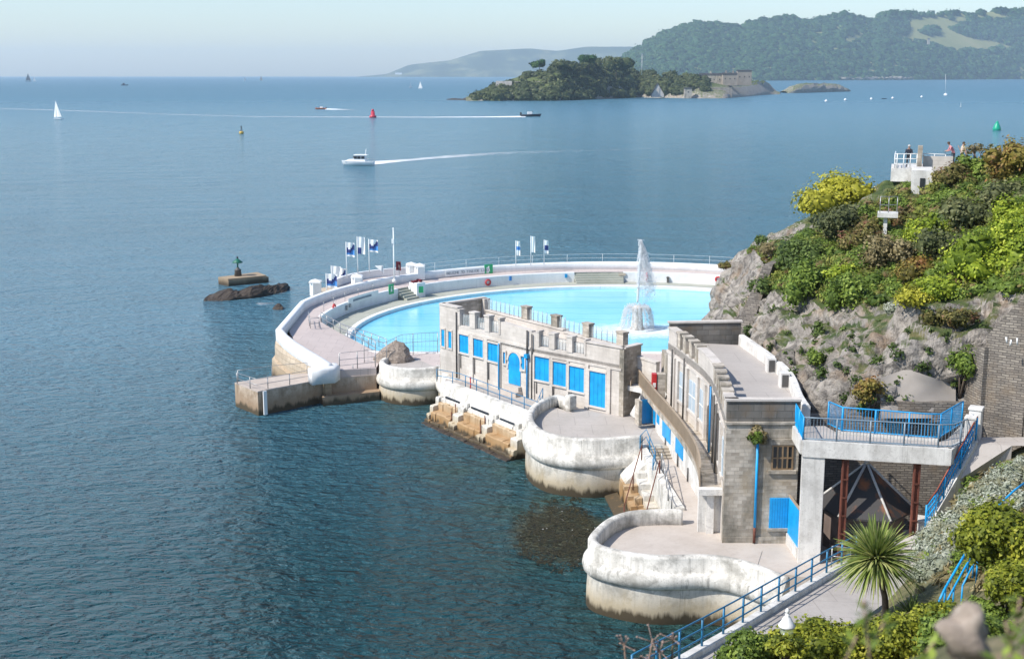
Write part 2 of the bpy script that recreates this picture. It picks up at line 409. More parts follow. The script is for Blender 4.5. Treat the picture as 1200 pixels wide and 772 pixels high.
M['leaf_bush'] = leaf_mat('glossy_yellow_green_leaves', (.06,.085,.01), (.22,.25,.02), (.5,.48,.06))
M['leaf_palm'] = leaf_mat('palm_blades', (.08,.13,.03), (.25,.32,.07), (.5,.5,.2))
M['leaf_mixed'] = leaf_mat('mixed_scrub_leaves', (.06,.075,.02), (.19,.22,.04), (.37,.37,.08), dry=(.22,.14,.07))
M['leaf_far'] = leaf_mat('far_wood_leaves', (.01,.042,.01), (.036,.1,.022), (.13,.21,.05), trans=.1)
M['leaf_island'] = leaf_mat('island_wood_leaves', (.03,.045,.014), (.075,.095,.03), (.15,.155,.055), trans=.1)
M['stem'] = paint('dry_stem', (.3,.2,.15), .9, .2)
M['flower'] = paint('dried_flower_heads', (.34,.24,.2), .9, .2)

# ------------------------------------------------------------------ foliage
def _cube_sphere(k=4):
    vs, fs = [], []
    for ax in range(3):
        for sg in (-1, 1):
            o = len(vs)
            for i in range(k+1):
                for j in range(k+1):
                    p = [0,0,0]; p[ax] = sg; p[(ax+1)%3] = 2*i/k-1; p[(ax+2)%3] = (2*j/k-1)*sg
                    l = math.sqrt(sum(q*q for q in p)); vs.append([q/l for q in p])
            for i in range(k):
                for j in range(k): fs.append([o+i*(k+1)+j, o+(i+1)*(k+1)+j, o+(i+1)*(k+1)+j+1, o+i*(k+1)+j+1])
    return np.array(vs), np.array(fs)
CSV, CSF = _cube_sphere()
def leaf_cloud(lumps, n, size, core=.72, flat=.5, long=1.6, shell=.34, up=0.45):
    """leaf blades spread through the outer volume of many lumps"""
    L = np.array(lumps, float); w = (L[:,3]*L[:,4]+L[:,4]*L[:,5]+L[:,3]*L[:,5]); w = w/w.sum()
    k = rng.choice(len(L), n, p=w); d = rng.normal(size=(n,3)); d /= np.linalg.norm(d, axis=1)[:,None]
    r = (1-shell*rng.random(n)**1.3)*(1+.12*rng.normal(size=n))
    p = L[k,:3]+d*L[k,3:6]*r[:,None]
    nr = d+rng.normal(size=(n,3))*flat; nr[:,2] += up; nr /= np.linalg.norm(nr, axis=1)[:,None]
    t = np.cross(nr, rng.normal(size=(n,3))); t /= np.linalg.norm(t, axis=1)[:,None]; b = np.cross(nr, t)
    s = size*(.6+.8*rng.random(n))[:,None]
    V = np.stack([p-t*s*long*.5, p+b*s*.5, p+t*s*long*.5+nr*s*.12, p-b*s*.5], 1).reshape(-1,3)
    Fq = np.arange(n*4).reshape(-1,4)
    lt = rng.random(len(L))
    tint = np.clip(.5*rng.random(n)+.55*lt[k]-.03, 0, 1); T = np.repeat(tint, 4)
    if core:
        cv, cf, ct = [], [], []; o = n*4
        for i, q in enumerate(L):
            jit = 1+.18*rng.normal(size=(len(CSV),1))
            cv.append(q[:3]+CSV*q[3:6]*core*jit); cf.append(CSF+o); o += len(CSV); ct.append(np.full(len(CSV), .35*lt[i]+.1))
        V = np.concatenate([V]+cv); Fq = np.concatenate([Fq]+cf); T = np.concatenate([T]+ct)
    return V, Fq, T
def lumps_for(c, rx, ry, rz, k, lr=(.3,.55), flatbase=True):
    out = []
    for i in range(k):
        d = rng.normal(size=3); d /= np.linalg.norm(d)
        if flatbase and d[2] < -.2: d[2] *= -.5
        q = .35+.6*rng.random(); f = lr[0]+(lr[1]-lr[0])*rng.random()
        m = (rx+ry+rz)/3
        s_ = .7+.6*rng.random(3); out.append((c[0]+d[0]*rx*q, c[1]+d[1]*ry*q, c[2]+d[2]*rz*q, f*(rx+m)/2*s_[0], f*(ry+m)/2*s_[1], f*(rz+m)/2*s_[2]))
    return out
# ------------------------------------------------------------------ world, sun, camera
SUN_EL, SUN_AZ = math.radians(46), math.atan2(-0.908, -0.42)       # azimuth from +Y towards +X
w = bpy.data.worlds.new('World'); scene.world = w; w.use_nodes = True
nt = w.node_tree; nt.nodes.clear()
sky = nt.nodes.new('ShaderNodeTexSky'); sky.sky_type = 'NISHITA'; sky.sun_disc = False
sky.sun_elevation = SUN_EL; sky.sun_rotation = SUN_AZ; sky.dust_density = .7; sky.air_density = 1.0; sky.ozone_density = 3.5; sky.altitude = 30
bg = nt.nodes.new('ShaderNodeBackground'); bg.inputs[1].default_value = .145
wo = nt.nodes.new('ShaderNodeOutputWorld'); nt.links.new(sky.outputs[0], bg.inputs[0]); nt.links.new(bg.outputs[0], wo.inputs[0])
sl = bpy.data.lights.new('sun', 'SUN'); sl.energy = 4.3; sl.angle = math.radians(.6); sl.color = (1, .95, .87)
so = bpy.data.objects.new('sun', sl); COL.objects.link(so)
sd = Vector((math.sin(SUN_AZ)*math.cos(SUN_EL), math.cos(SUN_AZ)*math.cos(SUN_EL), math.sin(SUN_EL)))
so.rotation_euler = sd.to_track_quat('Z', 'Y').to_euler(); so.location = sd*400
cam = bpy.data.cameras.new('camera'); cam.sensor_width = 36; cam.lens = 45; cam.clip_start = .2; cam.clip_end = 40000
cam.dof.use_dof = True; cam.dof.focus_distance = 85; cam.dof.aperture_fstop = 2.0
co = bpy.data.objects.new('camera', cam); COL.objects.link(co); co.location = (0,0,H); co.rotation_euler = (math.pi/2-TH, 0, 0); scene.camera = co
vs = scene.view_settings; vs.view_transform = 'Standard'; vs.look = 'None'; vs.exposure = 0.36; vs.gamma = 1.0
try: vs.use_curve_mapping = False
except Exception: pass
cy = scene.cycles; cy.max_bounces = 6; cy.diffuse_bounces = 3; cy.glossy_bounces = 3; cy.transmission_bounces = 3; cy.transparent_max_bounces = 12; cy.volume_bounces = 2
cy.sample_clamp_direct = 4; cy.sample_clamp_indirect = 4; cy.caustics_reflective = False; cy.caustics_refractive = False

# ------------------------------------------------------------------ air
hz = MB().box((0, 500, 149), (29000, 29000, 306))
nh = bpy.data.materials.new('haze'); nh.use_nodes = True; t = nh.node_tree; t.nodes.clear()
o_ = t.nodes.new('ShaderNodeOutputMaterial'); pv = t.nodes.new('ShaderNodeVolumePrincipled')
pv.inputs['Color'].default_value = (.74, .87, 1.0, 1); pv.inputs['Density'].default_value = 7e-5; pv.inputs['Anisotropy'].default_value = .2
t.links.new(pv.outputs[0], o_.inputs['Volume'])
obj('haze', hz, nh, kind='stuff')

# ------------------------------------------------------------------ sea
n = NT('sea_water')
r2 = n.t.nodes.new('ShaderNodeVectorMath'); r2.operation = 'LENGTH'; n.link(n.pos, r2.inputs[0]); dist = r2.outputs['Value']
gust = n.noise(1.0, 4, .6, n.mapping((.006,.03,1)))
g2 = n.noise(1.0, 3, .6, n.mapping((.02,.05,1)))
w1 = n.noise(1.0, 3, .55, n.mapping((.4,.85,1), rot=(0,0,.35)), dist=.6)
w2 = n.noise(1.0, 4, .6, n.mapping((1.1,2.1,1), rot=(0,0,.2)), dist=.5)
w3 = n.noise(1.0, 2, .5, n.mapping((.05,.13,1), rot=(0,0,-.15)))
hgt = n.math('ADD', n.math('ADD', n.math('MULTIPLY', w1, 1.35), n.math('MULTIPLY', w2, .95)), n.math('MULTIPLY', w3, n.rng(dist, 90, 700, 1.8, 7.0)))
fade = n.rng(dist, 60, 1400, 1.0, .8)
strength = n.math('MULTIPLY', fade, n.rng(gust, .3, .7, .88, 1.1))
n.bump(hgt, strength, 1.0)
# shallow water over the weed and rock ledges along the wall: greener
sx, sy, sz = n.xyz()
shal = None
for (cx, cy_, rad) in ((6.5,75,13), (10,62,9), (0,88,9), (-8,103,7)):
    dx = n.math('SUBTRACT', sx, cx); dy = n.math('SUBTRACT', sy, cy_)
    q = n.math('SQRT', n.math('ADD', n.math('MULTIPLY', dx, dx), n.math('MULTIPLY', dy, dy)))
    q = n.rng(q, rad, rad*.25); shal = q if shal is None else n.math('MAXIMUM', shal, q)
shal = n.math('MULTIPLY', shal, n.rng(n.noise(.16, 3), .35, .65))
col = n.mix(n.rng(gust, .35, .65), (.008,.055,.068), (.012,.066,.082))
col = n.mix(n.rng(dist, 66, 140), col, (.085,.21,.285))  # paler with distance: brightness of reflected sky put into the base colour
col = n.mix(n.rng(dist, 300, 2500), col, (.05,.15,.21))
col = n.mix(n.math('MULTIPLY', shal, .75), col, (.05,.085,.045))
dx = n.math('SUBTRACT', sx, 2.9); dy = n.math('MULTIPLY', n.math('SUBTRACT', sy, 73.2), .62)
q = n.math('SQRT', n.math('ADD', n.math('MULTIPLY', dx, dx), n.math('MULTIPLY', dy, dy)))
q = n.math('ADD', q, n.math('MULTIPLY', n.math('SUBTRACT', n.noise(.5, 5, .65), .5), 3.2))
col = n.mix(n.math('MULTIPLY', n.rng(q, 3.4, 2.2), .85), col, n.ramp(n.noise(2.5, 5, .7), [(.35,(.025,.03,.018)),(.65,(.1,.09,.045))]))
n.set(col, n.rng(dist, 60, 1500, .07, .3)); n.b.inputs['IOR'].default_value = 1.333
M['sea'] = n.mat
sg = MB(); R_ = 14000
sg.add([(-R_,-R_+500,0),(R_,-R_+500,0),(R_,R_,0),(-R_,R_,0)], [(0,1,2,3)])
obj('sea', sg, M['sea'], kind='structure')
n = NT('seabed_mud'); M['seabed'] = n.set((.03,.04,.035), .9)
sb = MB(); sb.add([(-14400,-13900,-.9),(14400,-13900,-.9),(14400,14400,-.9),(-14400,14400,-.9)], [(0,1,2,3)]); obj('seabed', sb, M['seabed'], kind='structure')

# foam
n = NT('wake_foam'); f = n.noise(.5, 7, .8, n.mapping((.35,1.0,1)))
n.set((.85,.88,.9), .8); a = n.attr('tint')
n.link(n.rng(n.math('ADD', n.math('MULTIPLY', f, .9), a), .78, 1.12), n.b.inputs['Alpha']); M['foam'] = n.mat
def foam_strip(name, pts, label=None):
    """pts: (u, v, half width px vertical, strength)"""
    V, T = [], []
    m = []
    for i in range(len(pts)-1):
        for k in range(12):
            q = k/12; m.append(tuple(pts[i][j]*(1-q)+pts[i+1][j]*q for j in range(4)))
    m.append(pts[-1])
    for (u, v, hw, s) in m:
        for e, kk in ((-1,.0),(-.45,1),(.45,1),(1,.0)):
            V.append(P(u, v+e*hw, .03)); T.append(s*kk if kk else s*.15)
    Fq = [(i*4+j, (i+1)*4+j, (i+1)*4+j+1, i*4+j+1) for i in range(len(m)-1) for j in range(3)]
    return np_obj(name, V, Fq, M['foam'], T, kind='stuff')
foam_strip('boat_wake', [(432,191.5,3.0,.8),(448,190.3,2.8,.66),(480,187.5,1.9,.52),(520,184,2.4,.5),(580,180,2.6,.38),(700,176,2.2,.3),(900,170,2,.24),(1000,166,2,.1)])
foam_strip('speedboat_wake', [(616,136.8,1.0,.9),(575,137.2,.8,.66),(500,137.5,.8,.5),(420,137.3,.8,.46),(300,137,.8,.4),(180,133.5,.8,.38),(60,129,.8,.42),(-20,127,.8,.38)])
foam_strip('launch_wake', [(381,128,.9,.9),(392,128.2,.8,.7),(405,128.6,.7,.45),(440,129.5,.6,.2)])
# surf round the outer rocks
for k, (u, v, hw, hh) in enumerate(((326,344,16,4),(300,332,14,2.5),(285,349,26,3),(312,356,20,4))):
    pts = [(u-hw,v,hh*.5,.1),(u-hw*.4,v-.6,hh,.34),(u+hw*.4,v+.3,hh,.3),(u+hw,v+.6,hh*.5,.1)]
    foam_strip('surf', pts)

# ------------------------------------------------------------------ far coast, headland, island
n = NT('far_hill_ground'); a = n.noise(.004, 6, .65); z = n.xyz()[2]
c = n.ramp(a, [(.36,(.03,.05,.02)),(.5,(.05,.075,.03)),(.62,(.16,.17,.08))])
M['farhill'] = n.set(c, 1.0)
n = NT('pasture'); a = n.noise(.003, 5, .6)
c = n.ramp(a, [(.35,(.17,.19,.06)),(.55,(.25,.25,.09)),(.7,(.33,.29,.14))]); M['pasture'] = n.set(c, 1.0)
def interp(tab, u):
    for (a, b) in zip(tab, tab[1:]):
        if a[0] <= u <= b[0]:
            q = (u-a[0])/(b[0]-a[0]); return a[1]*(1-q)+b[1]*q
    return tab[0][1] if u < tab[0][0] else tab[-1][1]
def hill(name, sky_tab, shore_tab, depth, mat, u0, u1, step, back=1.6, rows=8, rough=0.0):
    rws = []
    for i in range(int((u1-u0)/step)+1):
        u = u0+i*step; vs_ = interp(shore_tab, u); vt = interp(sky_tab, u); Y0 = 27*F/(vs_-87); r = []
        for k in range(rows+1):
            q = k/rows
            p = Vector(D(u, vs_+(vt-vs_)*(q**.85), Y0+depth*q))
            if rough and 0 < k: p.z += rough*mn.noise(p*.004)
            p.z = max(p.z, -.5) if k else -3
            r.append(tuple(p))
        p = r[-1]; s = 1+depth*back/p[1]
        r.append((p[0]*s, p[1]*s, p[2]*.6)); r.append((p[0]*(s+.05), p[1]*(s+.05), -3)); rws.append(r)
    g = MB().grid(rws)
    return obj(name, g, mat, kind='structure')
coast_sky = [(418,90.2),(453,87),(480,76),(527,71),(563,60),(620,57),(653,60),(687,55),(740,55),(800,58),(860,70)]
hill('far_coast_hills', coast_sky, [(400,90.3),(900,90.3)], 600, M['farhill'], 418, 860, 6, back=1, rough=0)
tag(obj('coast_house', MB().box(Vector(D(467,86.5,11900))+Vector((0,0,0)), (60,20,16)), M['white_clean']), 'tiny white house low on the far hazy coast', 'house')

edge_sky = [(690,94),(715,78),(733,63),(753,50),(783,33),(803,28),(820,23),(843,25),(867,30),(880,23),(920,17),(947,22),(990,13),(1020,22),(1040,9),(1063,13),(1133,12),(1200,8),(1300,8)]
edge_shore = [(690,95),(900,94.4),(1200,92.8),(1300,92.6)]
hill('headland', [(u, v+4) for u, v in edge_sky], edge_shore, 900, M['pasture'], 690, 1290, 6, back=.8)
fields = [[(1060,22),(1142,14),(1128,24),(1112,36),(1150,44),(1185,53),(1150,60),(1108,57),(1090,50),(1058,46),(1046,43),(1066,38)],[(1150,14),(1185,13),(1178,22),(1146,22)],[(985,44),(1010,36),(1016,42),(994,50)]]
def inside(u, v, poly):
    r = False
    for i in range(len(poly)):
        (x1,y1),(x2,y2) = poly[i], poly[i-1]
        if (y1 > v) != (y2 > v) and u < (x2-x1)*(v-y1)/(y2-y1)+x1: r = not r
    return r
L = []
for k in range(5200):
    u = 694+590*rng.random(); q = rng.random()**.9
    vs_ = interp(edge_shore, u); vt = interp(edge_sky, u); v = vs_+(vt+2.5-vs_)*q
    if any(inside(u, v, f) for f in fields) and not (inside(u, v, [(1080,34),(1098,30),(1098,40),(1078,41)]) or rng.random() < .008): continue
    Y = 27*F/(vs_-87)+900*(q**(1/.85)); r = (11+13*rng.random())*Y/5500
    L.append((*D(u, v+1, Y), r*1.15, r*1.1, r*.95))
V, Fq, T = leaf_cloud(L, 42000, 7.5, core=.8)
np_obj('headland_wood', V, Fq, M['leaf_far'], T, kind='stuff')
for k in range(30):   # pale rock along the headland shore
    pass
sh = MB()
for k in range(60):
    u = 985+85*rng.random(); vs_ = interp(edge_shore, u); p = D(u, vs_-1.2-2*rng.random(), 27*F/(vs_-87)-30)
    sh.add([(p[0]+(rng.random()-.5)*50, p[1]+(rng.random()-.5)*20, p[2]+(rng.random()-.5)*14) for _ in range(4)], [(0,1,2),(0,2,3),(0,3,1),(1,3,2)])
obj('shore_rocks', sh, M['cliff'], kind='stuff')
lt = thing('lighthouse', 'small white lighthouse on the headland shore below the wood', 'lighthouse', D(1137,92,7000))
b = LOC[lt.name]; obj('tower', MB().lathe([(11,0),(8,30),(8,42)], b, 10), M['white_paint'], lt); obj('lantern', MB().lathe([(10,42),(10,45),(6,45),(6,52),(1,57)], b, 10), M['white_paint'], lt)
fl = thing('folly', 'pale stone folly at the edge of the hillside pasture', 'folly', D(1088,52,6600))
b = LOC[fl.name]; obj('tower', MB().box((b[0],b[1],b[2]+11), (11,11,24)), M['ashlar_dark'], fl); obj('roof', MB().add([(b[0]-7,b[1]-7,b[2]+23),(b[0]+7,b[1]-7,b[2]+23),(b[0]+7,b[1]+7,b[2]+23),(b[0]-7,b[1]+7,b[2]+23),(b[0],b[1],b[2]+32)], [(0,1,4),(1,2,4),(2,3,4),(3,0,4),(3,2,1,0)]), M['slate'], fl)

isl_shore = [(548,117.4),(653,117.2),(747,113.6),(820,114.6),(850,114.6),(903,110.2),(915,110)]
isl_sky = [(545,117),(560,112),(580,101),(607,93),(637,88),(653,78),(673,77),(687,73),(720,74),(740,83),(767,88),(820,92),(850,99),(880,97),(900,97),(908,107),(915,110)]
hill('island', isl_sky, isl_shore, 70, M['cliff'], 546, 914, 4, back=1.0, rows=8, rough=5)
L = []
tree_sky = [(560,113),(575,103),(580,99),(607,88),(637,86),(653,73),(673,73),(687,69),(720,69),(740,80),(767,83),(820,88),(832,92)]
for k in range(420):
    u = 557+272*rng.random(); q = rng.random(); vs_ = interp(isl_shore, u); vt = interp(tree_sky, u)+2.5
    v = vs_-2+(vt-vs_+2)*q
    if 578 < u < 640 and 94 < v < 101: continue
    if u > 745 and v > 109: continue
    Y = 27*F/(vs_-87)+70*q; r = 4.0+3.8*rng.random()*(1 if u < 745 else .6)
    L.append((*D(u, v, Y), r*1.2, r*1.15, r))
V, Fq, T = leaf_cloud(L, 30000, 1.7, core=.8)
np_obj('island_wood', V, Fq, M['leaf_island'], T, kind='stuff')
def far_tree(label, u, v, Y, hw, hh, drop, mat, k=7):
    p = Vector(D(u, v, Y)); s = pxm(Y)
    t = thing('island_tree', label, 'tree', (p.x, p.y, p.z-drop*s))
    obj('trunk', MB().tube([(p.x,p.y,p.z-drop*s),(p.x+.3,p.y,p.z)], [.6,.35], 6), M['trunk'], t)
    V, Fq, T = leaf_cloud(lumps_for(p, hw*s, hw*s, hh*s, k, (.4,.6)), 700, 1.3, core=.75)
    np_obj('crown', V, Fq, mat, T, parent=t)
far_tree('dark flat-topped pine standing alone on the island skyline', 632, 76, 1410, 8, 5, 13, M['leaf_far'])
far_tree('tall dark round tree at the summit of the island', 690, 69, 1420, 11, 5, 14, M['leaf_far'])
far_tree('broad domed tree on the right shoulder of the island wood', 722, 77, 1430, 19, 9, 18, M['leaf_island'], 12)
far_tree('big domed tree on the left shoulder of the island wood', 660, 79, 1400, 14, 7, 18, M['leaf_island'], 10)
far_tree('short bushy tree by the long wall on the island', 645, 97, 1375, 7, 6, 10, M['leaf_island'])

def block(name, label, cat, u0, u1, vt, vb, Y, mat, depth=8, roof=None, chim=0, wins=0):
    a = Vector(D(u0, vb, Y)); c = Vector(D(u1, vt, Y)); t = thing(name, label, cat, ((a.x+c.x)/2, Y, a.z-3))
    zt = c.z
    obj('wall', MB().box(((a.x+c.x)/2, Y+depth/2, (a.z-3+zt)/2), (c.x-a.x, depth, zt-a.z+3)), mat, t)
    if roof:
        x0, x1 = a.x-.5, c.x+.5; rz = zt+roof
        obj('roof', MB().add([(x0,Y-.5,zt),(x1,Y-.5,zt),(x1,Y+depth+.5,zt),(x0,Y+depth+.5,zt),(x0,Y+depth/2,rz),(x1,Y+depth/2,rz)], [(0,1,5,4),(2,3,4,5),(1,2,5),(3,0,4),(3,2,1,0)]), M['slate'], t)
    for i in range(chim):
        x = a.x+(c.x-a.x)*(i+.5)/chim; obj('chimney', MB().box((x, Y+depth/2, zt+(roof or 0)+.8), (1.6,1.6,3.2)), mat, t)
    for i in range(wins):
        x = a.x+(c.x-a.x)*(i+.5)/wins; obj('window', MB().box((x, Y-.06, (a.z+zt)/2), (1.1,.16,1.6)), M['window_dark'], t)
    return t
block('battery_wall', 'long low pale stone battery wall on the left end of the island', 'wall', 581, 600, 95.2, 100, 1372, M['ashlar'], 6)
block('casemate_wall', 'grey low casemate wall half hidden in trees on the island', 'wall', 601, 637, 95.5, 100.5, 1380, M['ashlar_dark'], 6)
block('barracks', 'grey barracks with a chimney on the right plateau of the island', 'barracks', 820, 847, 88, 99, 1560, M['ashlar_dark'], 10, 2.0, 1, 4)
block('fort_house', 'pale house with chimneys in the middle of the island fort', 'house', 847, 864, 87.5, 97.5, 1550, M['tan_stone'], 9, 2.2, 2, 3)
block('fort_keep', 'tallest grey fort building at the right end of the island', 'fort', 864, 881, 83.5, 97, 1565, M['tan_stone'], 9, 1.5, 0, 3)
block('quay_house', 'small stone quay house with flat roof beside the island landing stage', 'house', 802, 811, 104, 112, 1470, M['ashlar_dark'], 6, 1.2, 0, 1)
block('store_house', 'square pale stone store on the island quay left of the rock face', 'store', 819, 830, 103.5, 111.5, 1490, M['ashlar_dark'], 6, 1.2, 0, 2)
block('fort_rampart', 'weathered stone rampart along the island quay below the barracks', 'wall', 830, 858, 103, 113, 1500, M['cliff'], 10)
# boathouse gable
p = Vector(D(771,112,1450)); s = pxm(1450); bt = thing('boathouse', 'pointed gable boathouse on the island shore at the foot of the wood', 'boathouse', tuple(p))
obj('wall', MB().add([(p.x-7*s,p.y,p.z-2),(p.x+7*s,p.y,p.z-2),(p.x+7*s,p.y,p.z+1),(p.x,p.y,p.z+13*s),(p.x-7*s,p.y,p.z+1),(p.x-7*s,p.y+9,p.z-2),(p.x+7*s,p.y+9,p.z-2),(p.x+7*s,p.y+9,p.z+1),(p.x,p.y+9,p.z+13*s),(p.x-7*s,p.y+9,p.z+1)],
    [(0,1,2,3,4),(9,8,7,6,5),(0,5,6,1),(1,6,7,2),(4,9,5,0)]), M['ashlar'], bt)
obj('roof', MB().add([(p.x-8*s,p.y-.6,p.z+.2),(p.x,p.y-.6,p.z+14*s),(p.x,p.y+9.5,p.z+14*s),(p.x-8*s,p.y+9.5,p.z+.2),(p.x+8*s,p.y-.6,p.z+.2),(p.x+8*s,p.y+9.5,p.z+.2)], [(0,1,2,3),(1,4,5,2)]), M['slate'], bt)
qa, qb = P(745,114.2,0), P(850,115.2,0)
qt = thing('landing_stage', 'low landing stage along the island shore', 'jetty', ((qa[0]+qb[0])/2, (qa[1]+qb[1])/2, 0))
obj('deck', MB().seg(qa, qb, 6, 1.2, 2.0), M['jetty'], qt)
for i in range(14):
    q = i/13; obj('pile', MB().box((qa[0]*(1-q)+qb[0]*q, qa[1]*(1-q)+qb[1]*q, .2), (.7,6.2,2)), M['black'], qt)
p = D(752,88,1440); ft = thing('island_flagpole', 'thin white flagpole rising above the island trees', 'flagpole', p)
obj('pole', MB().tube([p,(p[0],p[1],p[2]+22)], [.3,.15], 5), M['white_paint'], ft); obj('finial', MB().lathe([(.1,22),(.4,22.3),(.05,22.8)], p, 6), M['white_paint'], ft)
def rock_mass(name, label, cat, prof, Y0, mat, depth=10, amp=2.0, kind=None, freq=.15, seed=0):
    """rocky ridge: (u, v_top, v_base) stations"""
    rws = []; 
    mm = []
    for i in range(len(prof)-1):
        for k in range(6):
            q = k/6; mm.append(tuple(prof[i][j]*(1-q)+prof[i+1][j]*q for j in range(3)))
    mm.append(prof[-1])
    for (u, vt, vb) in mm:
        a = Vector(P(u, vb, 0)); h = max(.15, (vb-vt)*pxm(a.y)*1.02); r = []
        for k in range(13):
            q = k/12; ang = math.pi*q
            pt = Vector((a.x, a.y+depth*(1-math.cos(ang))/2, -.6+(h+.6)*math.sin(ang)**.6))
            d = mn.fractal(pt*freq+Vector((seed,0,0)), 1.0, 2.0, 5); pt += Vector((d*.5, d*.4, d*.6 if 0 < k < 12 else 0))*amp
            r.append(tuple(pt))
        rws.append(r)
    g = MB().grid(rws, smooth=False)
    c = P(prof[len(prof)//2][0], prof[len(prof)//2][2], 0)
    return obj(name, g, mat, loc=c, label=label, cat=cat, kind=kind)
rock_mass('rock_islet', 'low grass-topped rock islet right of the island fort', 'islet', [(923,108,109.4),(932,103,109.3),(944,99,109),(975,99,108),(985,101,107.8),(992,104,107.6),(997,106,107.3)], 0, M['cliff'], 60, 5, freq=.05)
rock_mass('shore_rock', 'flat dark rocks off the left tip of the island', 'rocks', [(523,116.6,117.2),(534,115.8,117.4),(541,116.8,117.6),(546,114.5,117.6),(556,112.5,117.8),(566,112.5,118)], 0, M['rock'], 18, 2, freq=.1)
rock_mass('cliff_face', 'bare rock cliff under the fort at the right end of the island', 'cliff', [(856,98,113.5),(870,97,112),(886,96,111.5),(898,97,111),(904,103,110.6),(910,108,110.4)], 0, M['cliff'], 30, 5, freq=.06)

# ------------------------------------------------------------------ boats and buoys
def hull_mb(p, L, W, h, rz, bow=.35):
    m = MB(); rows = []
    for i in range(9):
        q = i/8; x = (q-.5)*L; ww = W*(1-max(0,(q-(1-bow))/bow)**2)*(.85+.15*min(1,q*4)); sh_ = h*(1+.35*max(0,q-.4))
        r = []
        for y, z in ((-.5,1),(-.46,.45),(-.25,-.25),(.25,-.25),(.46,.45),(.5,1)):
            c, s_ = math.cos(rz), math.sin(rz); X, Y = x+(.06*L*(z-.3) if q > .7 else 0), y*max(ww,.04)
            r.append((p[0]+X*c-Y*s_, p[1]+X*s_+Y*c, p[2]+z*sh_))
        rows.append(r)
    m.grid(rows); k = 6
    m.add([r[0] for r in rows]+[r[-1] for r in rows][::-1], [tuple(range(18))])
    m.add(rows[0], [(5,4,3,2,1,0)])
    return m
def sailboat(label, u, v, hpx, Y=None, rz=0.0, sail='sail', hull='hull_white', group=None, sails=True, lean=.06, jib=True):
    p = P(u, v, 0) if Y is None else (D(u, v, Y)[0], Y, 0.0)
    h = hpx*pxm(p[1]); t = thing('sailing_boat', label, 'sailing boat', p, group)
    L_ = h*.62
    obj('hull', hull_mb(p, L_, L_*.3, L_*.09, rz), M[hull], t)
    c, s_ = math.cos(rz), math.sin(rz)
    def w_(x, y, z): return (p[0]+x*c-(y+lean*z)*s_, p[1]+x*s_+(y+lean*z)*c, p[2]+z)
    obj('mast', MB().tube([w_(.08*L_,0,.05*h), w_(.08*L_,0,h)], max(.07, h*.006), 5), M['white_paint'], t)
    if not sails:
        obj('cabin', MB().box((p[0],p[1],L_*.12), (L_*.4,L_*.16,L_*.08), rz), M['hull_white'], t)
        obj('boom', MB().tube([w_(.08*L_,0,.16*h), w_(-.35*L_,0,.16*h)], max(.07,h*.006), 5), M['white_paint'], t); return t
    def sail_mb(pts, belly):
        m = MB(); rows = []
        for i in range(8):
            q = i/7; r = []
            for j in range(6):
                k = j/5; a = Vector(pts[0]).lerp(Vector(pts[2]), q); b = Vector(pts[1]).lerp(Vector(pts[2]), q)
                x = a.lerp(b, k); x.y += belly*math.sin(math.pi*k)*(1-q); r.append(w_(*x))
            rows.append(r)
        return m.grid(rows)
    obj('mainsail', sail_mb([(.06*L_,0,.13*h),(-.42*L_,-.06*L_,.13*h),(.06*L_,0,.97*h)], .09*L_), M[sail], t)
    if jib: obj('jib', sail_mb([(.48*L_,0,.11*h),(.05*L_,-.08*L_,.13*h),(.1*L_,0,.86*h)], .07*L_), M[sail], t)
    return t
sailboat('white sloop with full sails sailing alone on the left open water', 68, 140, 22, rz=2.6)
sailboat('dark-sailed vessel on the horizon at far left', 33, 95.5, 10, Y=4800, rz=.3, sail='hull_dark', hull='hull_dark')
sailboat('small white sailing boat just right of the dark-sailed vessel', 40, 95.5, 6, Y=4700, rz=.2)
sailboat('tiny white sailing boat on the horizon left of the pinkish sail', 287, 95, 5, Y=5000, rz=.4)
sailboat('small sailing boat with a pinkish sail on the horizon', 306, 94.5, 6.5, Y=5200, rz=.3, sail='beige')
sailboat('larger white sailing boat off the left end of the island', 493, 104.5, 9, rz=2.8)
sailboat('smaller faint white sailing boat off the left end of the island', 481, 103.5, 6.5, rz=.5)
sailboat('bare-masted white yacht moored right of the rock islet', 1108, 112, 24, rz=1.2, sails=False)
sailboat('small white sailing dinghy nearest the green buoy', 1126, 125.5, 7, rz=1.0)

def buoy(name, label, u, v, r, h, mat, kind='cone'):
    p = P(u, v, 0); t = thing(name, label, 'buoy', p)
    if kind == 'cone':
        obj('body', MB().lathe([(r*.9,-.2),(r,.12*h),(r*.95,.3*h),(r*.4,.85*h),(r*.3,.9*h)], p, 14), mat, t)
        obj('topmark', MB().lathe([(r*.3,.88*h),(r*.3,1.0*h),(.02,1.12*h)], p, 10), mat, t)
    elif kind == 'can':
        obj('body', MB().lathe([(r*.9,-.2),(r,.1*h),(r*.98,.22*h),(r*.6,.3*h),(r*.48,.8*h)], p, 14), mat, t)
        obj('topmark', MB().lathe([(r*.35,.8*h),(r*.35,1.05*h)], p, 8), mat, t)
    else:
        obj('float', MB().lathe([(r*.8,-.3),(r,.1*h),(r,.22*h),(r*.7,.3*h)], p, 14), mat, t)
        m = MB()
        for k in range(4):
            a = k*math.pi/2+.4; m.tube([(p[0]+r*.5*math.cos(a),p[1]+r*.5*math.sin(a),.3*h),(p[0]+r*.12*math.cos(a),p[1]+r*.12*math.sin(a),.75*h)], r*.06, 4)
        obj('tower', m, M['black'], t); obj('topmark', MB().lathe([(.03,.72*h),(r*.3,.86*h),(.03,1.0*h)], p, 8), M['black'], t)
    return t
buoy('conical_buoy', 'large green conical buoy above the right-hand bushes', 1168, 153, 2.0, 4.2, M['buoy_green'])
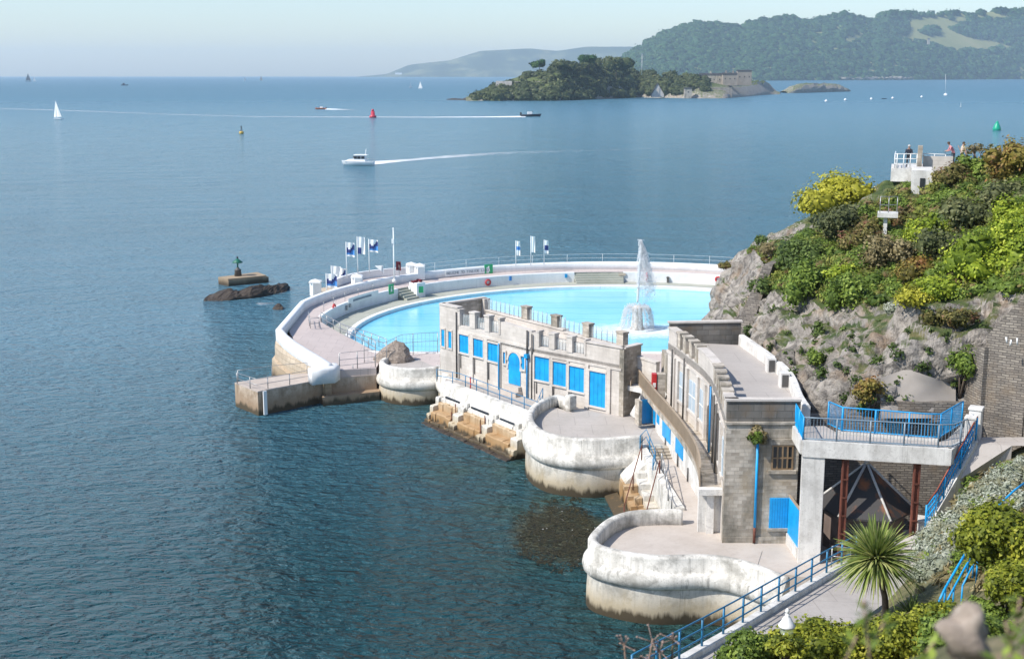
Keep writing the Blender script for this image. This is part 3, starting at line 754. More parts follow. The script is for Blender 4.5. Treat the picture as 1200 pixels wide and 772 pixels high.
buoy('channel_buoy', 'red can-shaped channel buoy on the middle water', 437, 138, 2.3, 5.0, M['buoy_red'], 'can')
buoy('cardinal_buoy', 'yellow buoy with a dark lattice top on the left water', 283, 157, 1.1, 3.8, M['buoy_yellow'], 'tower')
p0 = None
mo_lab = ['white mooring buoy at the left end of the row below the islet', 'white mooring buoy second from the left in the row below the islet', 'white mooring buoy in the middle of the row below the islet', 'white mooring buoy just right of the dark dinghy', 'white mooring buoy at the right end of the row, below the yacht']
for i, (u, v) in enumerate(((968,119.5),(990.5,118),(1021,117),(1046,116),(1080,114.5))):
    p = P(u, v, 0); o = obj('mooring_buoy', MB().lathe([(.3,-.4),(1.0,-.2),(1.5,.5),(1.3,1.4),(.4,2.0),(.15,2.1),(.15,2.5)], p, 10), M['hull_white'], loc=p, label=mo_lab[i], cat='buoy', group='mooring buoys below the islet')
p = P(1036,116.3,0); dt = thing('dinghy', 'low dark dinghy lying between the mooring buoys', 'dinghy', p)
obj('hull', hull_mb(p, 6, 2.2, .7, .2), M['hull_dark'], dt); obj('thwart', MB().box((p[0],p[1],.66), (.5,1.8,.1), .2), M['wood'], dt)

def cruiser(u, v):
    p = P(u, v, .1); L_ = 9.6; rz = math.pi-.12; t = thing('cabin_cruiser', 'white cabin cruiser heading left with a foaming wake', 'motorboat', p)
    c, s_ = math.cos(rz), math.sin(rz); w_ = lambda x, y, z: (p[0]+x*c-y*s_, p[1]+x*s_+y*c, p[2]+z)
    obj('hull', hull_mb(p, L_, 3.2, 1.15, rz, .45), M['hull_white'], t)
    def tb(x0, x1, xt0, xt1, y, z0, z1):
        vs_ = [w_(x0,-y,z0),w_(x1,-y,z0),w_(x1,y,z0),w_(x0,y,z0),w_(xt0,-y*.85,z1),w_(xt1,-y*.85,z1),w_(xt1,y*.85,z1),w_(xt0,y*.85,z1)]
        return MB().add(vs_, [(3,2,1,0),(4,5,6,7),(0,1,5,4),(1,2,6,5),(2,3,7,6),(3,0,4,7)])
    obj('foredeck', tb(.2,4.0,.5,2.8,1.1,1.1,1.75), M['hull_white'], t, bevel=.08)
    ca = obj('cabin', tb(-2.4,1.7,-2.3,.8,1.25,1.1,3.0), M['hull_white'], t, bevel=.06)
    obj('roof', tb(-2.9,1.2,-2.9,1.1,1.35,3.0,3.15), M['hull_white'], t)
    for x in (-1.7,-.5,.6):
        for y in (-1.22,1.22): obj('window', MB().box(w_(x,y,2.3), (.95,.12,.75), rz), M['window_dark'], ca)
    obj('windscreen', MB().box(w_(1.28,0,2.35), (.12,2.0,.7), rz), M['window_dark'], ca)
    obj('mast', MB().tube([w_(-2.2,0,3.1),w_(-2.5,0,4.9)], [.12,.06], 6).tube([w_(-2.4,-.7,4.2),w_(-2.4,.7,4.2)], .06, 5), M['hull_white'], t)
    m = MB()
    for y in (-1.3,1.3): m.tube([w_(-4.2,y,1.15),w_(-4.2,y,1.9),w_(-2.6,y,1.9)], .05, 5)
    obj('stern_rail', m, M['steel'], t)
cruiser(420,193.5)
def speedboat(name, label, u, v, L_, rz, mat, person_mat, nwin):
    p = P(u, v, .1); t = thing(name, label, 'speedboat', p)
    obj('hull', hull_mb(p, L_, L_*.3, L_*.1, rz, .5), mat, t)
    c, s_ = math.cos(rz), math.sin(rz); w_ = lambda x, y, z: (p[0]+x*c-y*s_, p[1]+x*s_+y*c, p[2]+z)
    obj('console', MB().box(w_(-.05*L_,0,L_*.16), (L_*.22,L_*.16,L_*.13), rz), M[nwin], t, bevel=.05)
    obj('outboard_motor', MB().box(w_(-.5*L_,0,L_*.12), (L_*.08,L_*.08,L_*.16), rz), M['black'], t, bevel=.05)
    obj('windscreen', MB().box(w_(.08*L_,0,L_*.24), (L_*.02,L_*.16,L_*.06), rz), M['window_dark'], t)
speedboat('speedboat', 'dark speedboat with a long straight white wake', 622, 136.5, 13, .12, M['hull_dark'], None, 'hull_white')
speedboat('launch', 'small orange launch leading a short wake left of the red buoy', 376, 128, 8.5, math.pi, M['orange'], None, 'hull_white')
p = P(146,100.5,0); dk = thing('fishing_boat', 'tiny dark fishing boat far out on the left open water', 'boat', p)
obj('hull', hull_mb(p, 16, 5, 2, .1), M['hull_dark'], dk); obj('wheelhouse', MB().box((p[0]-2,p[1],4), (5,3,4)), M['hull_dark'], dk)

# beacon on its plinth, rocks
def pxbox(): pass
bb = [P(256,333,0), P(268,335.5,0), P(315,331,0), P(302,327,0)]
bt = thing('beacon', 'green beacon post on a long concrete plinth in the water', 'beacon', P(285,331,0))
m = MB(); zt = .95
m.prism([(q[0],q[1]) for q in bb], -1, zt*.8); m.prism([(q[0]*.96+bb[0][0]*.04,q[1]*.96+bb[0][1]*.04) for q in bb[:3]]+[bb[3][:2]], zt*.8+.002, zt)
obj('plinth', m, M['seawall'], bt)
c = P(271,334-10,1.5); c = (c[0], bb[0][1]+1.0, zt)
obj('pedestal', MB().lathe([(.5,0),(.42,.7),(.46,.75),(.46,.85),(.22,.95),(.18,1.1)], c, 10), M['dark_pipe'], bt)
obj('post', MB().tube([(c[0],c[1],zt+1.0),(c[0],c[1],zt+2.1)], .1, 8), M['bronze_green'], bt)
obj('topmark', MB().lathe([(.7,1.75),(.7,1.83),(.08,2.3)], c, 10), M['bronze_green'], bt)
obj('lamp', MB().lathe([(.1,2.3),(.12,2.5),(.04,2.6)], c, 8), M['black'], bt)
rock_mass('offshore_rock', 'long dark brown rock awash in front of the beacon plinth', 'rock', [(236,352.5,353.5),(252,348,353),(268,344,352.5),(282,341,351),(294,337.5,350),(304,339,348.5),(318,337,345.5),(330,337,343.5),(335,340,342.5)], 0, M['rock'], 4.5, .8, freq=.6)
rock_mass('wall_foot_rock', 'small dark rock awash beside the curved sea wall', 'rock', [(319,361,363),(323,358,363.3),(327,358.5,363.5),(330,361,363.6)], 0, M['rock'], 2.2, .4, freq=.9)
# ------------------------------------------------------------------ the pool
CX, CY, PR = 12.0, 121.0, 27.5
def circ(a, r): return (CX+r*math.cos(math.radians(a)), CY+r*math.sin(math.radians(a)))
pool_edge = [circ(a, PR) for a in range(20, 191, 3)]+[(-14.6,114.9),(-13.7,113.3),(-12.2,112.4),(-10.2,112.05)]+[(x,112.0) for x in (-6,0,6,12,18,24,30,38)]
n = NT('pool_water')
px_, py_, pz_ = n.xyz()
wob = n.noise(.35, 3)
ln = n.math('FRACT', n.math('ADD', n.math('MULTIPLY', py_, .3), n.math('MULTIPLY', wob, .5)))
ln = n.ramp(ln, [(.0,1.0),(.09,0.0),(.9,0.0),(1.0,1.0)])
dx = n.math('SUBTRACT', px_, 12.5); dy = n.math('SUBTRACT', py_, 119)
c = n.mix(n.ramp(n.noise(.09, 3), [(.35,0.0),(.65,1.0)]), (.17,.58,.76), (.29,.7,.83))
c = n.mix(n.math('MULTIPLY', ln, .4), c, (.05,.36,.62))
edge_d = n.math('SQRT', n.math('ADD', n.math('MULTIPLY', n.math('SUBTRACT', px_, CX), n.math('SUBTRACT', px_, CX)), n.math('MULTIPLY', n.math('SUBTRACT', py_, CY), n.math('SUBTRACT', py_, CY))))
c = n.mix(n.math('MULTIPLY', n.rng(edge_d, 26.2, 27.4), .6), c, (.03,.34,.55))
n.bump(n.noise(1.6, 4, .6), .25, .12)
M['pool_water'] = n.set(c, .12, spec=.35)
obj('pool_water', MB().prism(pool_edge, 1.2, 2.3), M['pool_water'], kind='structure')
cop = MB().sweep(pool_edge, [(-.12,1.3),(-.12,2.6),(-.06,2.66),(.42,2.66),(.45,2.55),(.45,1.3)], smooth=False)
obj('pool_coping', cop, M['white_clean'], loc=circ(90,PR), label='pale rounded coping edging the bright blue pool', cat='pool coping')
arc = list(range(30, 191, 4))
dk = MB().loft([(*circ(a,PR+.4),2.6) for a in arc], [(*circ(a,31.3),2.6) for a in arc])
obj('pool_deck', dk, M['lower_deck'], kind='structure')
# pink promenade between pool and building, and around the near end of the pool
prom = [circ(190,PR+.4),(-14.9,114.6),(-14.0,112.9),(-12.3,111.95),(-10.2,111.6),(34,111.6),(34,98),(9,98),(8.4,90.5),(-5.4,104),(-5.6,103.4),(-6.6,105.2),(-9.6,106.6),(-11.9,108),(-14.6,108.9),(-16.5,111.5),(-17.8,114.4),circ(190,31.3)]
obj('promenade', MB().prism(prom, -2, 2.56), M['pink'], kind='structure')

# inner terrace wall
GAPS = [(139.5,143.2),(87.5,98.5)]
def arcs(a0, a1, gaps, step=2.0):
    cur = a0; out = []
    for g0, g1 in sorted(gaps):
        out.append((cur, g0)); cur = g1
    out.append((cur, a1)); return out
tw = thing('terrace_wall', 'curved pale inner wall stepping up from the pool deck to the pink concourse', 'wall', (*circ(110,30.9),2.6))
for a0, a1 in arcs(35, 176, GAPS):
    k = max(2, int((a1-a0)/2)); pth = [circ(a0+(a1-a0)*i/k, 30.85) for i in range(k+1)]
    obj('wall', MB().sweep(pth, [(-.15,-1),(-.15,3.72),(-.12,3.78),(.2,3.78),(.2,-1)], smooth=False), M['white_clean'], tw)
# concourse (pink) with the ramp running down to the near end
def zramp(a): return 3.7
con_in = [(*circ(a,31.05),3.72) for a in range(35,177,3)]
con_out = [(*circ(a,33.3),3.72) for a in range(35,177,3)]
obj('concourse', MB().loft(con_in, con_out), M['pink'], kind='structure')
rin = [(*circ(174,31.05),3.72),P(376,377,3.6),P(386,383,3.4),P(400,391,3.15),P(418,400,2.85),P(440,412,2.6),P(447,420,2.58)]
rout = [(*circ(174,33.3),3.72),P(339,388,3.6),P(346,401,3.4),P(360,413,3.12),P(380,425,2.85),P(396,434,2.62),P(441,431,2.58)]
rm = MB().loft(rin, rout).loft([(p[0],p[1],-1.0) for p in rin], rin).loft(rout, [(p[0],p[1],-1.0) for p in rout])
obj('ramp', rm, M['pink'], kind='structure')
# outer sea wall
near_top = [(328,385,4.45),(335.5,393,4.25),(345,400.5,4.05),(356,407.5,3.85),(367,414,3.68),(378,420.5,3.5),(387,426,3.4)]
owp = [(*circ(a,33.5),0.0) for a in range(35,171,3)]
for (u, v, z) in near_top:
    q = P(u, v, z); owp.append((q[0], q[1], z-4.6))
owp = [owp[i] for i in range(len(owp)) if i == 0 or math.hypot(owp[i][0]-owp[i-1][0], owp[i][1]-owp[i-1][1]) > .9]
sw = thing('sea_wall', 'curved outer sea wall, white parapet over stained stone courses', 'sea wall', (*circ(170,33.5),0))
obj('parapet', MB().sweep(owp, [(-.22,3.6),(-.22,4.5),(-.15,4.6),(.3,4.6),(.38,4.52),(.38,3.5),(.3,3.4)]), M['white_clean'], sw)
obj('stone_face', MB().sweep(owp, [(-.05,-2),(-.05,3.45),(.42,3.45),(.5,3.0),(.5,1.9),(.78,1.85),(1.0,-2)], smooth=False), M['seawall'], sw)
# fat rounded white end of the parapet
we = [P(389,424,3.3)[:2], P(391,427,3.2)[:2], P(387,431,3.1)[:2], P(377,434.5,2.9)[:2], P(363,437.5,2.8)[:2]]
obj('wall_end', MB().sweep(we, [(-.5,1.9),(-.5,3.0),(-.35,3.2),(.3,3.2),(.5,3.0),(.5,1.9)]), M['white_clean'], loc=(*we[2],2), label='fat rounded white end of the sea wall above the jetty', cat='wall')
# steps in the inner wall
def flight(label, a0, a1, n_, cat='steps'):
    t = thing('pool_steps', label, cat, (*circ((a0+a1)/2,30.5),2.6))
    for i in range(n_):
        r0 = 31.3-.42*(n_-i)+.2; z1 = 2.6+1.1*(i+1)/n_
        k = 4; A = [circ(a0+(a1-a0)*j/k, r0) for j in range(k+1)]; B = [circ(a0+(a1-a0)*j/k, 31.4) for j in range(k+1)]
        obj('step', MB().prism(A+B[::-1], 2.3, z1), M['lower_deck'], t)
    return t
flight('wide green-stained steps in the far wall opposite the fountain', 87.5, 98.5, 5)
flight('short stained steps beside the planter by the flagpole', 139.5, 143.2, 5)
pl = thing('planter', 'white planter block with dark red flowers beside the poolside steps', 'planter', (*circ(137.6,30.2),2.6))
c = circ(138.2,30.3); obj('box', MB().box((c[0],c[1],3.4), (1.3,1.3,1.7), .8), M['white_clean'], pl, bevel=.05)
V, Fq, T = leaf_cloud(lumps_for((c[0],c[1],4.3), .6,.6,.25, 5), 160, .16); np_obj('flowers', V, Fq, M['maroon'], T, parent=pl)
obj('notice', MB().box((c[0]+.45,c[1]-.62,3.5), (.55,.06,.7), .25), M['green_sign'], pl)

def railing(label, base, h, mat, spacing=1.8, rails=(.5,1.0), r=.035, pr=.045, balusters=0, over=0.0, name='railing', group=None, br=.014, bmat=None, cat='railing'):
    pts = [Vector(p) for p in base]; seg = [(pts[i+1]-pts[i]).length for i in range(len(pts)-1)]; Lt = sum(seg)
    def at(s):
        for i, l in enumerate(seg):
            if s <= l or i == len(seg)-1: return pts[i].lerp(pts[i+1], min(1, s/max(l,1e-6)))
            s -= l
    t = thing(name, label, cat, tuple(pts[len(pts)//2]), group); k = max(1, round(Lt/spacing))
    for i in range(k+1):
        q = at(Lt*i/k); obj('post', MB().tube([q, q+Vector((0,0,h*(1+over)))], pr, 6), mat, t)
    fine = [at(Lt*i/max(k*2,8)) for i in range(max(k*2,8)+1)]
    for f_ in rails:
        obj('handrail' if f_ == max(rails) else 'rail', MB().tube([q+Vector((0,0,h*f_)) for q in fine], r, 6), mat, t)
    if balusters:
        m = MB(); nb = int(Lt/balusters); top = max(rails)
        for i in range(nb+1):
            q = at(Lt*i/nb); m.tube([q+Vector((0,0,.08)), q+Vector((0,0,h*top))], br, 4, caps=False)
        obj('balusters', m, bmat or mat, t)
    return t
# railings of the pool
railing('thin pale railing along the top of the far sea wall', [(*circ(a,33.6),4.6) for a in range(40,137,3)], .95, M['white_paint'], 4.2, (.5,1.0), .012, .02)
railing('steel handrail following the ramp edge above the pool deck', [p for p in rin[1:6]], .95, M['steel'], 1.3, (.45,1.0), .035, .04)
railing('second steel handrail on the pool side of the ramp', [(p[0]+.9,p[1]+.9,2.62) for p in rin[2:6]], .95, M['steel'], 1.6, (.5,1.0), .03, .04)
railing('short steel railing guarding the top of the ramp stairs', [P(362,376,3.72),P(363,385,3.6),P(374,384,3.5)], .95, M['steel'], 1.0, (.5,1.0), .03, .035)
railing('grey mesh fence across the promenade by the pool', [P(427,425,2.58),P(452,427,2.58),P(470,417,2.58),P(490,415,2.58),P(513,414,2.58)], 1.9, M['steel'], 2.2, (.1,.6,1.0), .018, .035, balusters=.35, br=.008)
railing('tall pale posts standing along the concourse beside the inner wall', [(*circ(a,31.2),3.75) for a in range(150,172,3)], 1.05, M['steel'], 2.6, (1.0,.5), .015, .025)
# heap of stone behind the bastion
rm_ = MB(); rows = []
c = P(461,424,2.5)
for i in range(13):
    r = []
    for j in range(15):
        a = j/14*2*math.pi; q = i/12; pt = Vector((c[0]+1.75*(1-q**1.6)*math.cos(a)*1.0+.3*q, c[1]+1.3*(1-q**1.6)*math.sin(a), 2.4+2.1*q**.8))
        d = mn.fractal(pt*.9, 1, 2, 5); pt += Vector((d,d*.7,d*.6))*.35; r.append(tuple(pt))
    rows.append(r)
obj('boulder', rm_.grid(rows, smooth=False), M['boulder'], loc=c, label='rough grey boulder between the bastion and the pool fence', cat='boulder')

# white piers on the sea wall, landing with its flags
def gate_pier(label, u, v, z, w, h):
    p = P(u, v, z); t = thing('gate_pier', label, 'pier', p, 'white piers on the sea wall')
    obj('shaft', MB().box((p[0],p[1],z+h/2-.1), (w,w,h+.2), .5), M['white_clean'], t, bevel=.06)
    obj('cap', MB().add([(p[0]+dx*w*.62,p[1]+dy*w*.62,z+h) for dx,dy in ((-1,-1),(1,-1),(1,1),(-1,1))]+[(p[0]+dx*w*.62,p[1]+dy*w*.62,z+h+.16) for dx,dy in ((-1,-1),(1,-1),(1,1),(-1,1))]+[(p[0],p[1],z+h+.42)],
        [(3,2,1,0),(0,1,5,4),(1,2,6,5),(2,3,7,6),(3,0,4,7),(4,5,8),(5,6,8),(6,7,8),(7,4,8)]), M['white_clean'], t)
gate_pier('squat white pier standing alone at the sea end of the landing', 370, 345, 2.8, 1.05, 1.35)
gate_pier('white pier where the curved parapet meets the upper landing', 418.5, 336, 4.0, 1.0, 1.05)
gate_pier('left of the two white piers beside the flagpole', 482, 318.5, 4.6, .95, .75)
gate_pier('right of the two white piers beside the flagpole, at the start of the far parapet', 492, 325.5, 4.0, .95, 1.3)
# landing projecting beyond the wall
lp = [circ(157,33.9),P(384,343,3.0)[:2],P(366,346,2.8)[:2],P(372,339,2.8)[:2],P(400,331,3.2)[:2],circ(150,33.9)]
obj('landing', MB().prism([(q[0],q[1]) for q in lp], -2, 2.9), M['seawall'], kind='structure')
# upper pink terrace seaward of the flagpole
up_in = [(*circ(a,33.75),4.05) for a in range(132,154,3)]; up_out = [(*circ(a,33.75+3.6*math.sin(math.pi*min(1,(154-a)/26))**.5+.05),4.05) for a in range(132,154,3)]
ut = MB().loft(up_in, up_out).loft([(p[0],p[1],-2) for p in up_out], up_out)
obj('upper_landing', ut, M['pink'], kind='structure')
obj('landing_parapet', MB().sweep([p[:2] for p in up_out], [(-.15,3.9),(-.15,4.9),(.2,4.9),(.2,3.0)], smooth=False), M['white_clean'], loc=up_out[3], label='low white parapet on the seaward landing below the flags', cat='wall')

# flags
def ripple_flag(p, w_, h_, mats, rz, bands, amp=.12):
    m = MB(); c, s_ = math.cos(rz), math.sin(rz); rows = []; nx, nz = 10, 8
    for i in range(nz+1):
        r = []
        for j in range(nx+1):
            x = w_*j/nx; y = amp*math.sin(j*.9+i*.25)*(j/nx); z = -h_*i/nz-.12*w_*(j/nx)**2
            r.append((p[0]+x*c-y*s_, p[1]+x*s_+y*c, p[2]+z))
        rows.append(r)
    m.grid(rows)
    k = 0
    for i in range(nz):
        for j in range(nx):
            m.m[k] = bands(j/nx, i/nz); k += 1
    return m
def banner_art(x, y):
    if .25+.18*math.sin(x*5) < y < .55+.2*math.sin(x*4+.6): return 1
    if y >= .55+.2*math.sin(x*4+.6) and y < .85: return 2
    return 0
def art2(x, y): return 1 if (y > .55 and x < .45) else 0
def flag(label, u, vb, zb, vt, w_, h_, art, rz=.1, name='flag', cat='flag', group=None, mats=None, r=.045):
    p = P(u, vb, zb); zt = D(u, vt, p[1])[2]; t = thing(name, label, cat, p, group)
    obj('pole', MB().tube([p, (p[0],p[1],zt)], [r*1.3,r], 6), M['white_paint'], t)
    obj('cloth', ripple_flag((p[0]+.05,p[1],zt-.05), w_, h_, None, rz, art), mats or [M['sail'],M['navy'],M['flagblue']], t)
    return t
flag('left tall pole flag with a navy and blue print above the landing', 406.5, 326, 4.9, 283.5, .85, 1.55, banner_art)
flag('middle tall pole flag, mostly white with a dark lower corner', 419.5, 324, 4.9, 277, .8, 1.9, art2)
flag('right tall pole flag with a navy and light blue print', 433, 322, 4.9, 280, .95, 1.4, banner_art)
flag('low banner flag with a blue and navy print nearest the curved wall', 383, 352, 3.0, 320, 1.1, 1.5, banner_art)
flag('plain white low banner flag behind the printed one', 389, 343, 3.0, 311, 1.0, 1.6, lambda x, y: 0)
flag('low banner flag with a blue lower half, right of the white one', 398, 341, 3.0, 313.5, .65, 1.5, banner_art)
flag('left feather flag on the far sea wall with a pale blue print', 604.5, 312, 4.6, 282, .45, 1.7, lambda x, y: 2 if .3 < y < .6 else 0, group='feather flags on the far wall')
flag('middle and tallest feather flag on the far sea wall, white', 622, 311, 4.6, 276.5, .45, 1.9, lambda x, y: 2 if .5 < y < .6 else 0, group='feather flags on the far wall')
flag('right feather flag on the far sea wall with a darker blue print', 637.5, 310, 4.6, 281, .45, 1.6, lambda x, y: 1 if .35 < y < .7 else 0, group='feather flags on the far wall')
fp = P(462,331,4.05); t = thing('flagpole', 'tall bare white flagpole beside the poolside steps', 'flagpole', fp)
zt = D(462,269,fp[1])[2]
obj('pole', MB().tube([fp,(fp[0],fp[1],zt)], [.1,.06], 8), M['white_paint'], t); obj('finial', MB().lathe([(.05,0),(.12,.1),(.03,.24)], (fp[0],fp[1],zt), 8), M['white_paint'], t)
obj('block', MB().box((fp[0]-.1,fp[1]-.1,zt-1.3), (.2,.2,.5)), M['white_paint'], t); obj('base', MB().lathe([(.25,0),(.25,.3),(.12,.4)], fp, 10), M['white_paint'], t)
p = P(448,321,4.9); t = thing('pennant', 'small white triangular pennant leaning beyond the pink terrace', 'pennant', p)
obj('pole', MB().tube([p,(p[0],p[1],p[2]+.9)], .02, 5), M['steel'], t)
obj('cloth', MB().add([(p[0]-.8,p[1],p[2]+.9),(p[0]+.1,p[1]+.05,p[2]+.95),(p[0]+.15,p[1],p[2]+.1),(p[0]-.8,p[1]+.02,p[2]+.92),(p[0]+.1,p[1]+.07,p[2]+.97),(p[0]+.15,p[1]+.02,p[2]+.12)], [(0,1,2),(5,4,3),(0,3,4,1),(1,4,5,2),(2,5,3,0)]), M['sail'], t)
p = P(468,332,3.75); t = thing('furled_parasol', 'dark red drooping flag on a short pole right of the flagpole', 'flag', p)
obj('pole', MB().tube([p,(p[0],p[1],p[2]+2.1)], .03, 6), M['steel'], t)
obj('cloth', ripple_flag((p[0]-.35,p[1],p[2]+2.5), .55, 1.0, None, .2, lambda x, y: 0, .15), M['maroon'], t)
tag(t); t.name = 'red_flag'

# wall fittings
def text_mesh(name, txt, size, M4, mat, parent):
    cu = bpy.data.curves.new(name, 'FONT'); cu.body = txt; cu.size = size; cu.extrude = .01; cu.align_x = 'CENTER'; cu.align_y = 'CENTER'
    o = bpy.data.objects.new(name+'_src', cu); COL.objects.link(o)
    me = bpy.data.meshes.new_from_object(o.evaluated_get(bpy.context.evaluated_depsgraph_get()))
    bpy.data.objects.remove(o); bpy.data.curves.remove(cu)
    base = Vector(LOC[parent.name]); me.transform(M4); 
    from mathutils import Matrix
    me.transform(Matrix.Translation(-base)); me.materials.clear(); me.materials.append(mat); finish(me)
    o = bpy.data.objects.new(name, me); COL.objects.link(o); o.parent = parent; LOC[o.name] = LOC[parent.name]; return o
from mathutils import Matrix
def wall_frame(a, r, z):
    """matrix for something fixed on a round wall seen from the pool: +x along the wall, +y up"""
    x, y = circ(a, r); t = math.radians(a)
    X = Vector((math.sin(t), -math.cos(t), 0)); Z = Vector((-math.cos(t), -math.sin(t), 0)); Y = Vector((0,0,1))
    return Matrix(((X.x,Y.x,Z.x,x),(X.y,Y.y,Z.y,y),(X.z,Y.z,Z.z,z),(0,0,0,1)))
def ang(u, v, z):
    q = P(u, v, z); return math.degrees(math.atan2(q[1]-CY, q[0]-CX))
def wsweep(a0, a1, r, z0, z1, th=.04):
    k = max(2, int(abs(a1-a0)/1.0)); return MB().sweep([circ(a0+(a1-a0)*i/k, r) for i in range(k+1)], [(0,z0),(0,z1),(th,z1),(th,z0)], smooth=False)
a0, a1 = ang(577,318,4.1), ang(528,323,4.1)
bn = thing('banner', 'long white welcome banner on the far concourse wall', 'banner', (*circ((a0+a1)/2,33.2),4.0))
obj('cloth', wsweep(a0, a1, 33.14, 3.82, 4.5), M['white_paint'], bn)
txt = 'WELCOME TO TINSIDE LIDO'
k = len(txt)
for i, ch in enumerate(txt):
    if ch == ' ': continue
    a = a1+(a0-a1)*(i+1.2)/(k+1.4); text_mesh('letter', ch, .42, wall_frame(a, 33.12, 4.18), M['lettering'], bn)
a0, a1 = ang(440,341,4.0), ang(412,352,4.0)
bn = thing('banner', 'shorter faded white banner above the inner wall at the left', 'banner', (*circ((a0+a1)/2,30.9),3.9))
obj('cloth', wsweep(a0, a1, 30.62, 3.45, 4.15), M['white_paint'], bn)
obj('print', wsweep(a0+2.5, a1-2, 30.585, 3.68, 3.9, .03), M['lettering'], bn)
def sign(label, u, v, a_r, z0, z1, wd):
    a = ang(u, v, (z0+z1)/2); da = math.degrees(wd/2/a_r); t = thing('safety_sign', label, 'sign', (*circ(a,a_r),z0))
    obj('board', wsweep(a-da, a+da, a_r-.06, z0, z1, .05), M['green_sign'], t)
    Mx = wall_frame(a, a_r-.08, (z0+z1)/2)
    m = MB(); m.lathe([(.1,0),(.1,.02)], (0,.22*(z1-z0),0), 10); m.add([(-.16*wd,-.25*(z1-z0),0),(.16*wd,-.25*(z1-z0),0),(.1*wd,.1*(z1-z0),0),(-.1*wd,.1*(z1-z0),0)], [(0,1,2,3)])
    m.v = [tuple(Mx @ Vector(p)) for p in m.v]; obj('symbol', m, M['white_paint'], t)
sign('green safety sign at the right end of the welcome banner', 583.5, 318.5, 33.2, 3.75, 4.85, 1.1)
sign('green safety sign on the inner wall left of the flagpole', 448, 337.5, 30.75, 3.35, 4.45, .85)
def fitting(name, label, cat, u, v, z, r, mb_fn, mat):
    a = ang(u, v, z); Mx = wall_frame(a, r, z); m = mb_fn(); m.v = [tuple(Mx @ Vector(p)) for p in m.v]
    return obj(name, m, mat, loc=(*circ(a,r),z), label=label, cat=cat)
def ring():
    m = MB(); m.tube([(.3*math.cos(k*math.pi/8),.3*math.sin(k*math.pi/8),.06) for k in range(17)], .09, 6); return m
fitting('lifebuoy', 'round red lifebuoy on the inner wall below the welcome banner', 'lifebuoy', 569, 330, 3.15, 30.62, ring, M['red'])
fitting('lifebuoy', 'red lifebuoy lying on the concourse edge at the left of the pool', 'lifebuoy', 392, 360, 3.8, 30.9, ring, M['red'])
bxm = lambda w_, h_: (lambda: MB().box((0,0,.06), (w_,h_,.12)))
fitting('wall_plate', 'small blue depth plate on the far inner wall left of the wide steps', 'plate', 663, 323, 3.4, 30.66, bxm(.3,.45), M['blue'])
fitting('wall_plate', 'small blue plate on the inner wall right of the red lifebuoy', 'plate', 600, 327, 3.4, 30.66, bxm(.28,.5), M['flagblue'])
fitting('torpedo_buoy', 'tall red rescue tube hanging on the far inner wall right of the fountain', 'rescue tube', 758, 326, 3.2, 30.6, lambda: MB().lathe([(.05,-.6),(.13,-.5),(.13,.5),(.05,.6)], (0,0,.12), 8) if False else MB().tube([(0,-.6,.12),(0,.6,.12)], .14, 8), M['red'])
fitting('wall_lamp', 'small dark lamp on the far inner wall near the cliff', 'lamp', 781, 331, 2.9, 30.6, lambda: MB().box((0,0,.1), (.22,.5,.2)).box((0,.35,.1), (.3,.18,.26)), M['dark_pipe'])
fitting('wall_plate', 'faint pinkish notice on the far wall right of the wide steps', 'notice', 729, 321, 3.5, 30.66, bxm(.8,.3), M['beige'])
fitting('lifebuoy', 'red lifebuoy at the far right end of the white wall by the cliff', 'lifebuoy', 844, 326, 3.3, 30.62, ring, M['red'])
fitting('wall_box', 'pair of dark boxes on the inner wall at the left of the pool', 'box', 405, 360, 3.3, 30.66, lambda: MB().box((-.2,0,.08), (.22,.5,.16)).box((.6,.1,.08), (.22,.4,.16)), M['steel'])

# fountain
fc = P(746.5,386,2.3)
ft = thing('fountain', 'cascading domed fountain with a tall white jet in the pool', 'fountain', fc)
obj('pedestal', MB().lathe([(.85,-.6),(.8,.0),(.6,.3),(.5,1.7),(.6,2.0),(.62,2.2),(.4,2.32),(.2,2.4)], fc, 18), M['ashlar'], ft)
n = NT('falling_water'); n.set((.93,.95,.97), .8); n.b.inputs['Alpha'].default_value = .85; M['spray'] = n.mat
def drops(P_, s, name, parent):
    P_ = np.asarray(P_, float); k = len(P_); d = np.array([(1,0,0),(-.5,.87,0),(-.5,-.87,0),(0,0,1.6)])
    V = (P_[:,None,:]+d[None]*(s*(.5+rng.random((k,1,1))))).reshape(-1,3)
    b = (np.arange(k)*4)[:,None]; Fq = np.concatenate([b+np.array(f) for f in ((0,1,3),(1,2,3),(2,0,3),(0,2,1))])
    return np_obj(name, V, Fq, M['spray'], parent=parent)
pts = []
for k in range(9500):
    a = rng.random()*6.283; q = rng.random()**.7; r = .5+1.15*q**.6+.08*rng.normal(); z = 2.35-2.35*q**2.3+.1*rng.normal()
    if rng.random() < .5*(1+math.sin(a*16)): pts.append((fc[0]+r*math.cos(a), fc[1]+r*math.sin(a), fc[2]+max(z,0)))
drops(pts, .036, 'cascade', ft).data.materials[0] = M['spray']
zt = D(748.5,281,fc[1])[2]-fc[2]
obj('jet', MB().tube([(fc[0]+.03*i,fc[1],fc[2]+2.7+(zt-2.9)*i/8) for i in range(9)], [.07,.09,.1,.1,.11,.12,.13,.13,.05], 7), M['spray'], ft)
pts = []
for k in range(5200):
    q = rng.random()**.75; z = zt-5.2*q**1.3-.1; x = .2+(1.5*q**.9)*(rng.random()**.8)*1.15-.3*q*rng.random(); pts.append((fc[0]+x+.22*rng.normal()*(.3+q)*q, fc[1]+.45*rng.normal()*(.2+q), fc[2]+z+.5*rng.normal()*q))
for k in range(2200):
    q = rng.random(); pts.append((fc[0]+.12*rng.normal()*(.4+.6*q)+.2*q, fc[1]+.13*rng.normal(), fc[2]+2.8+(zt-2.8)*q))
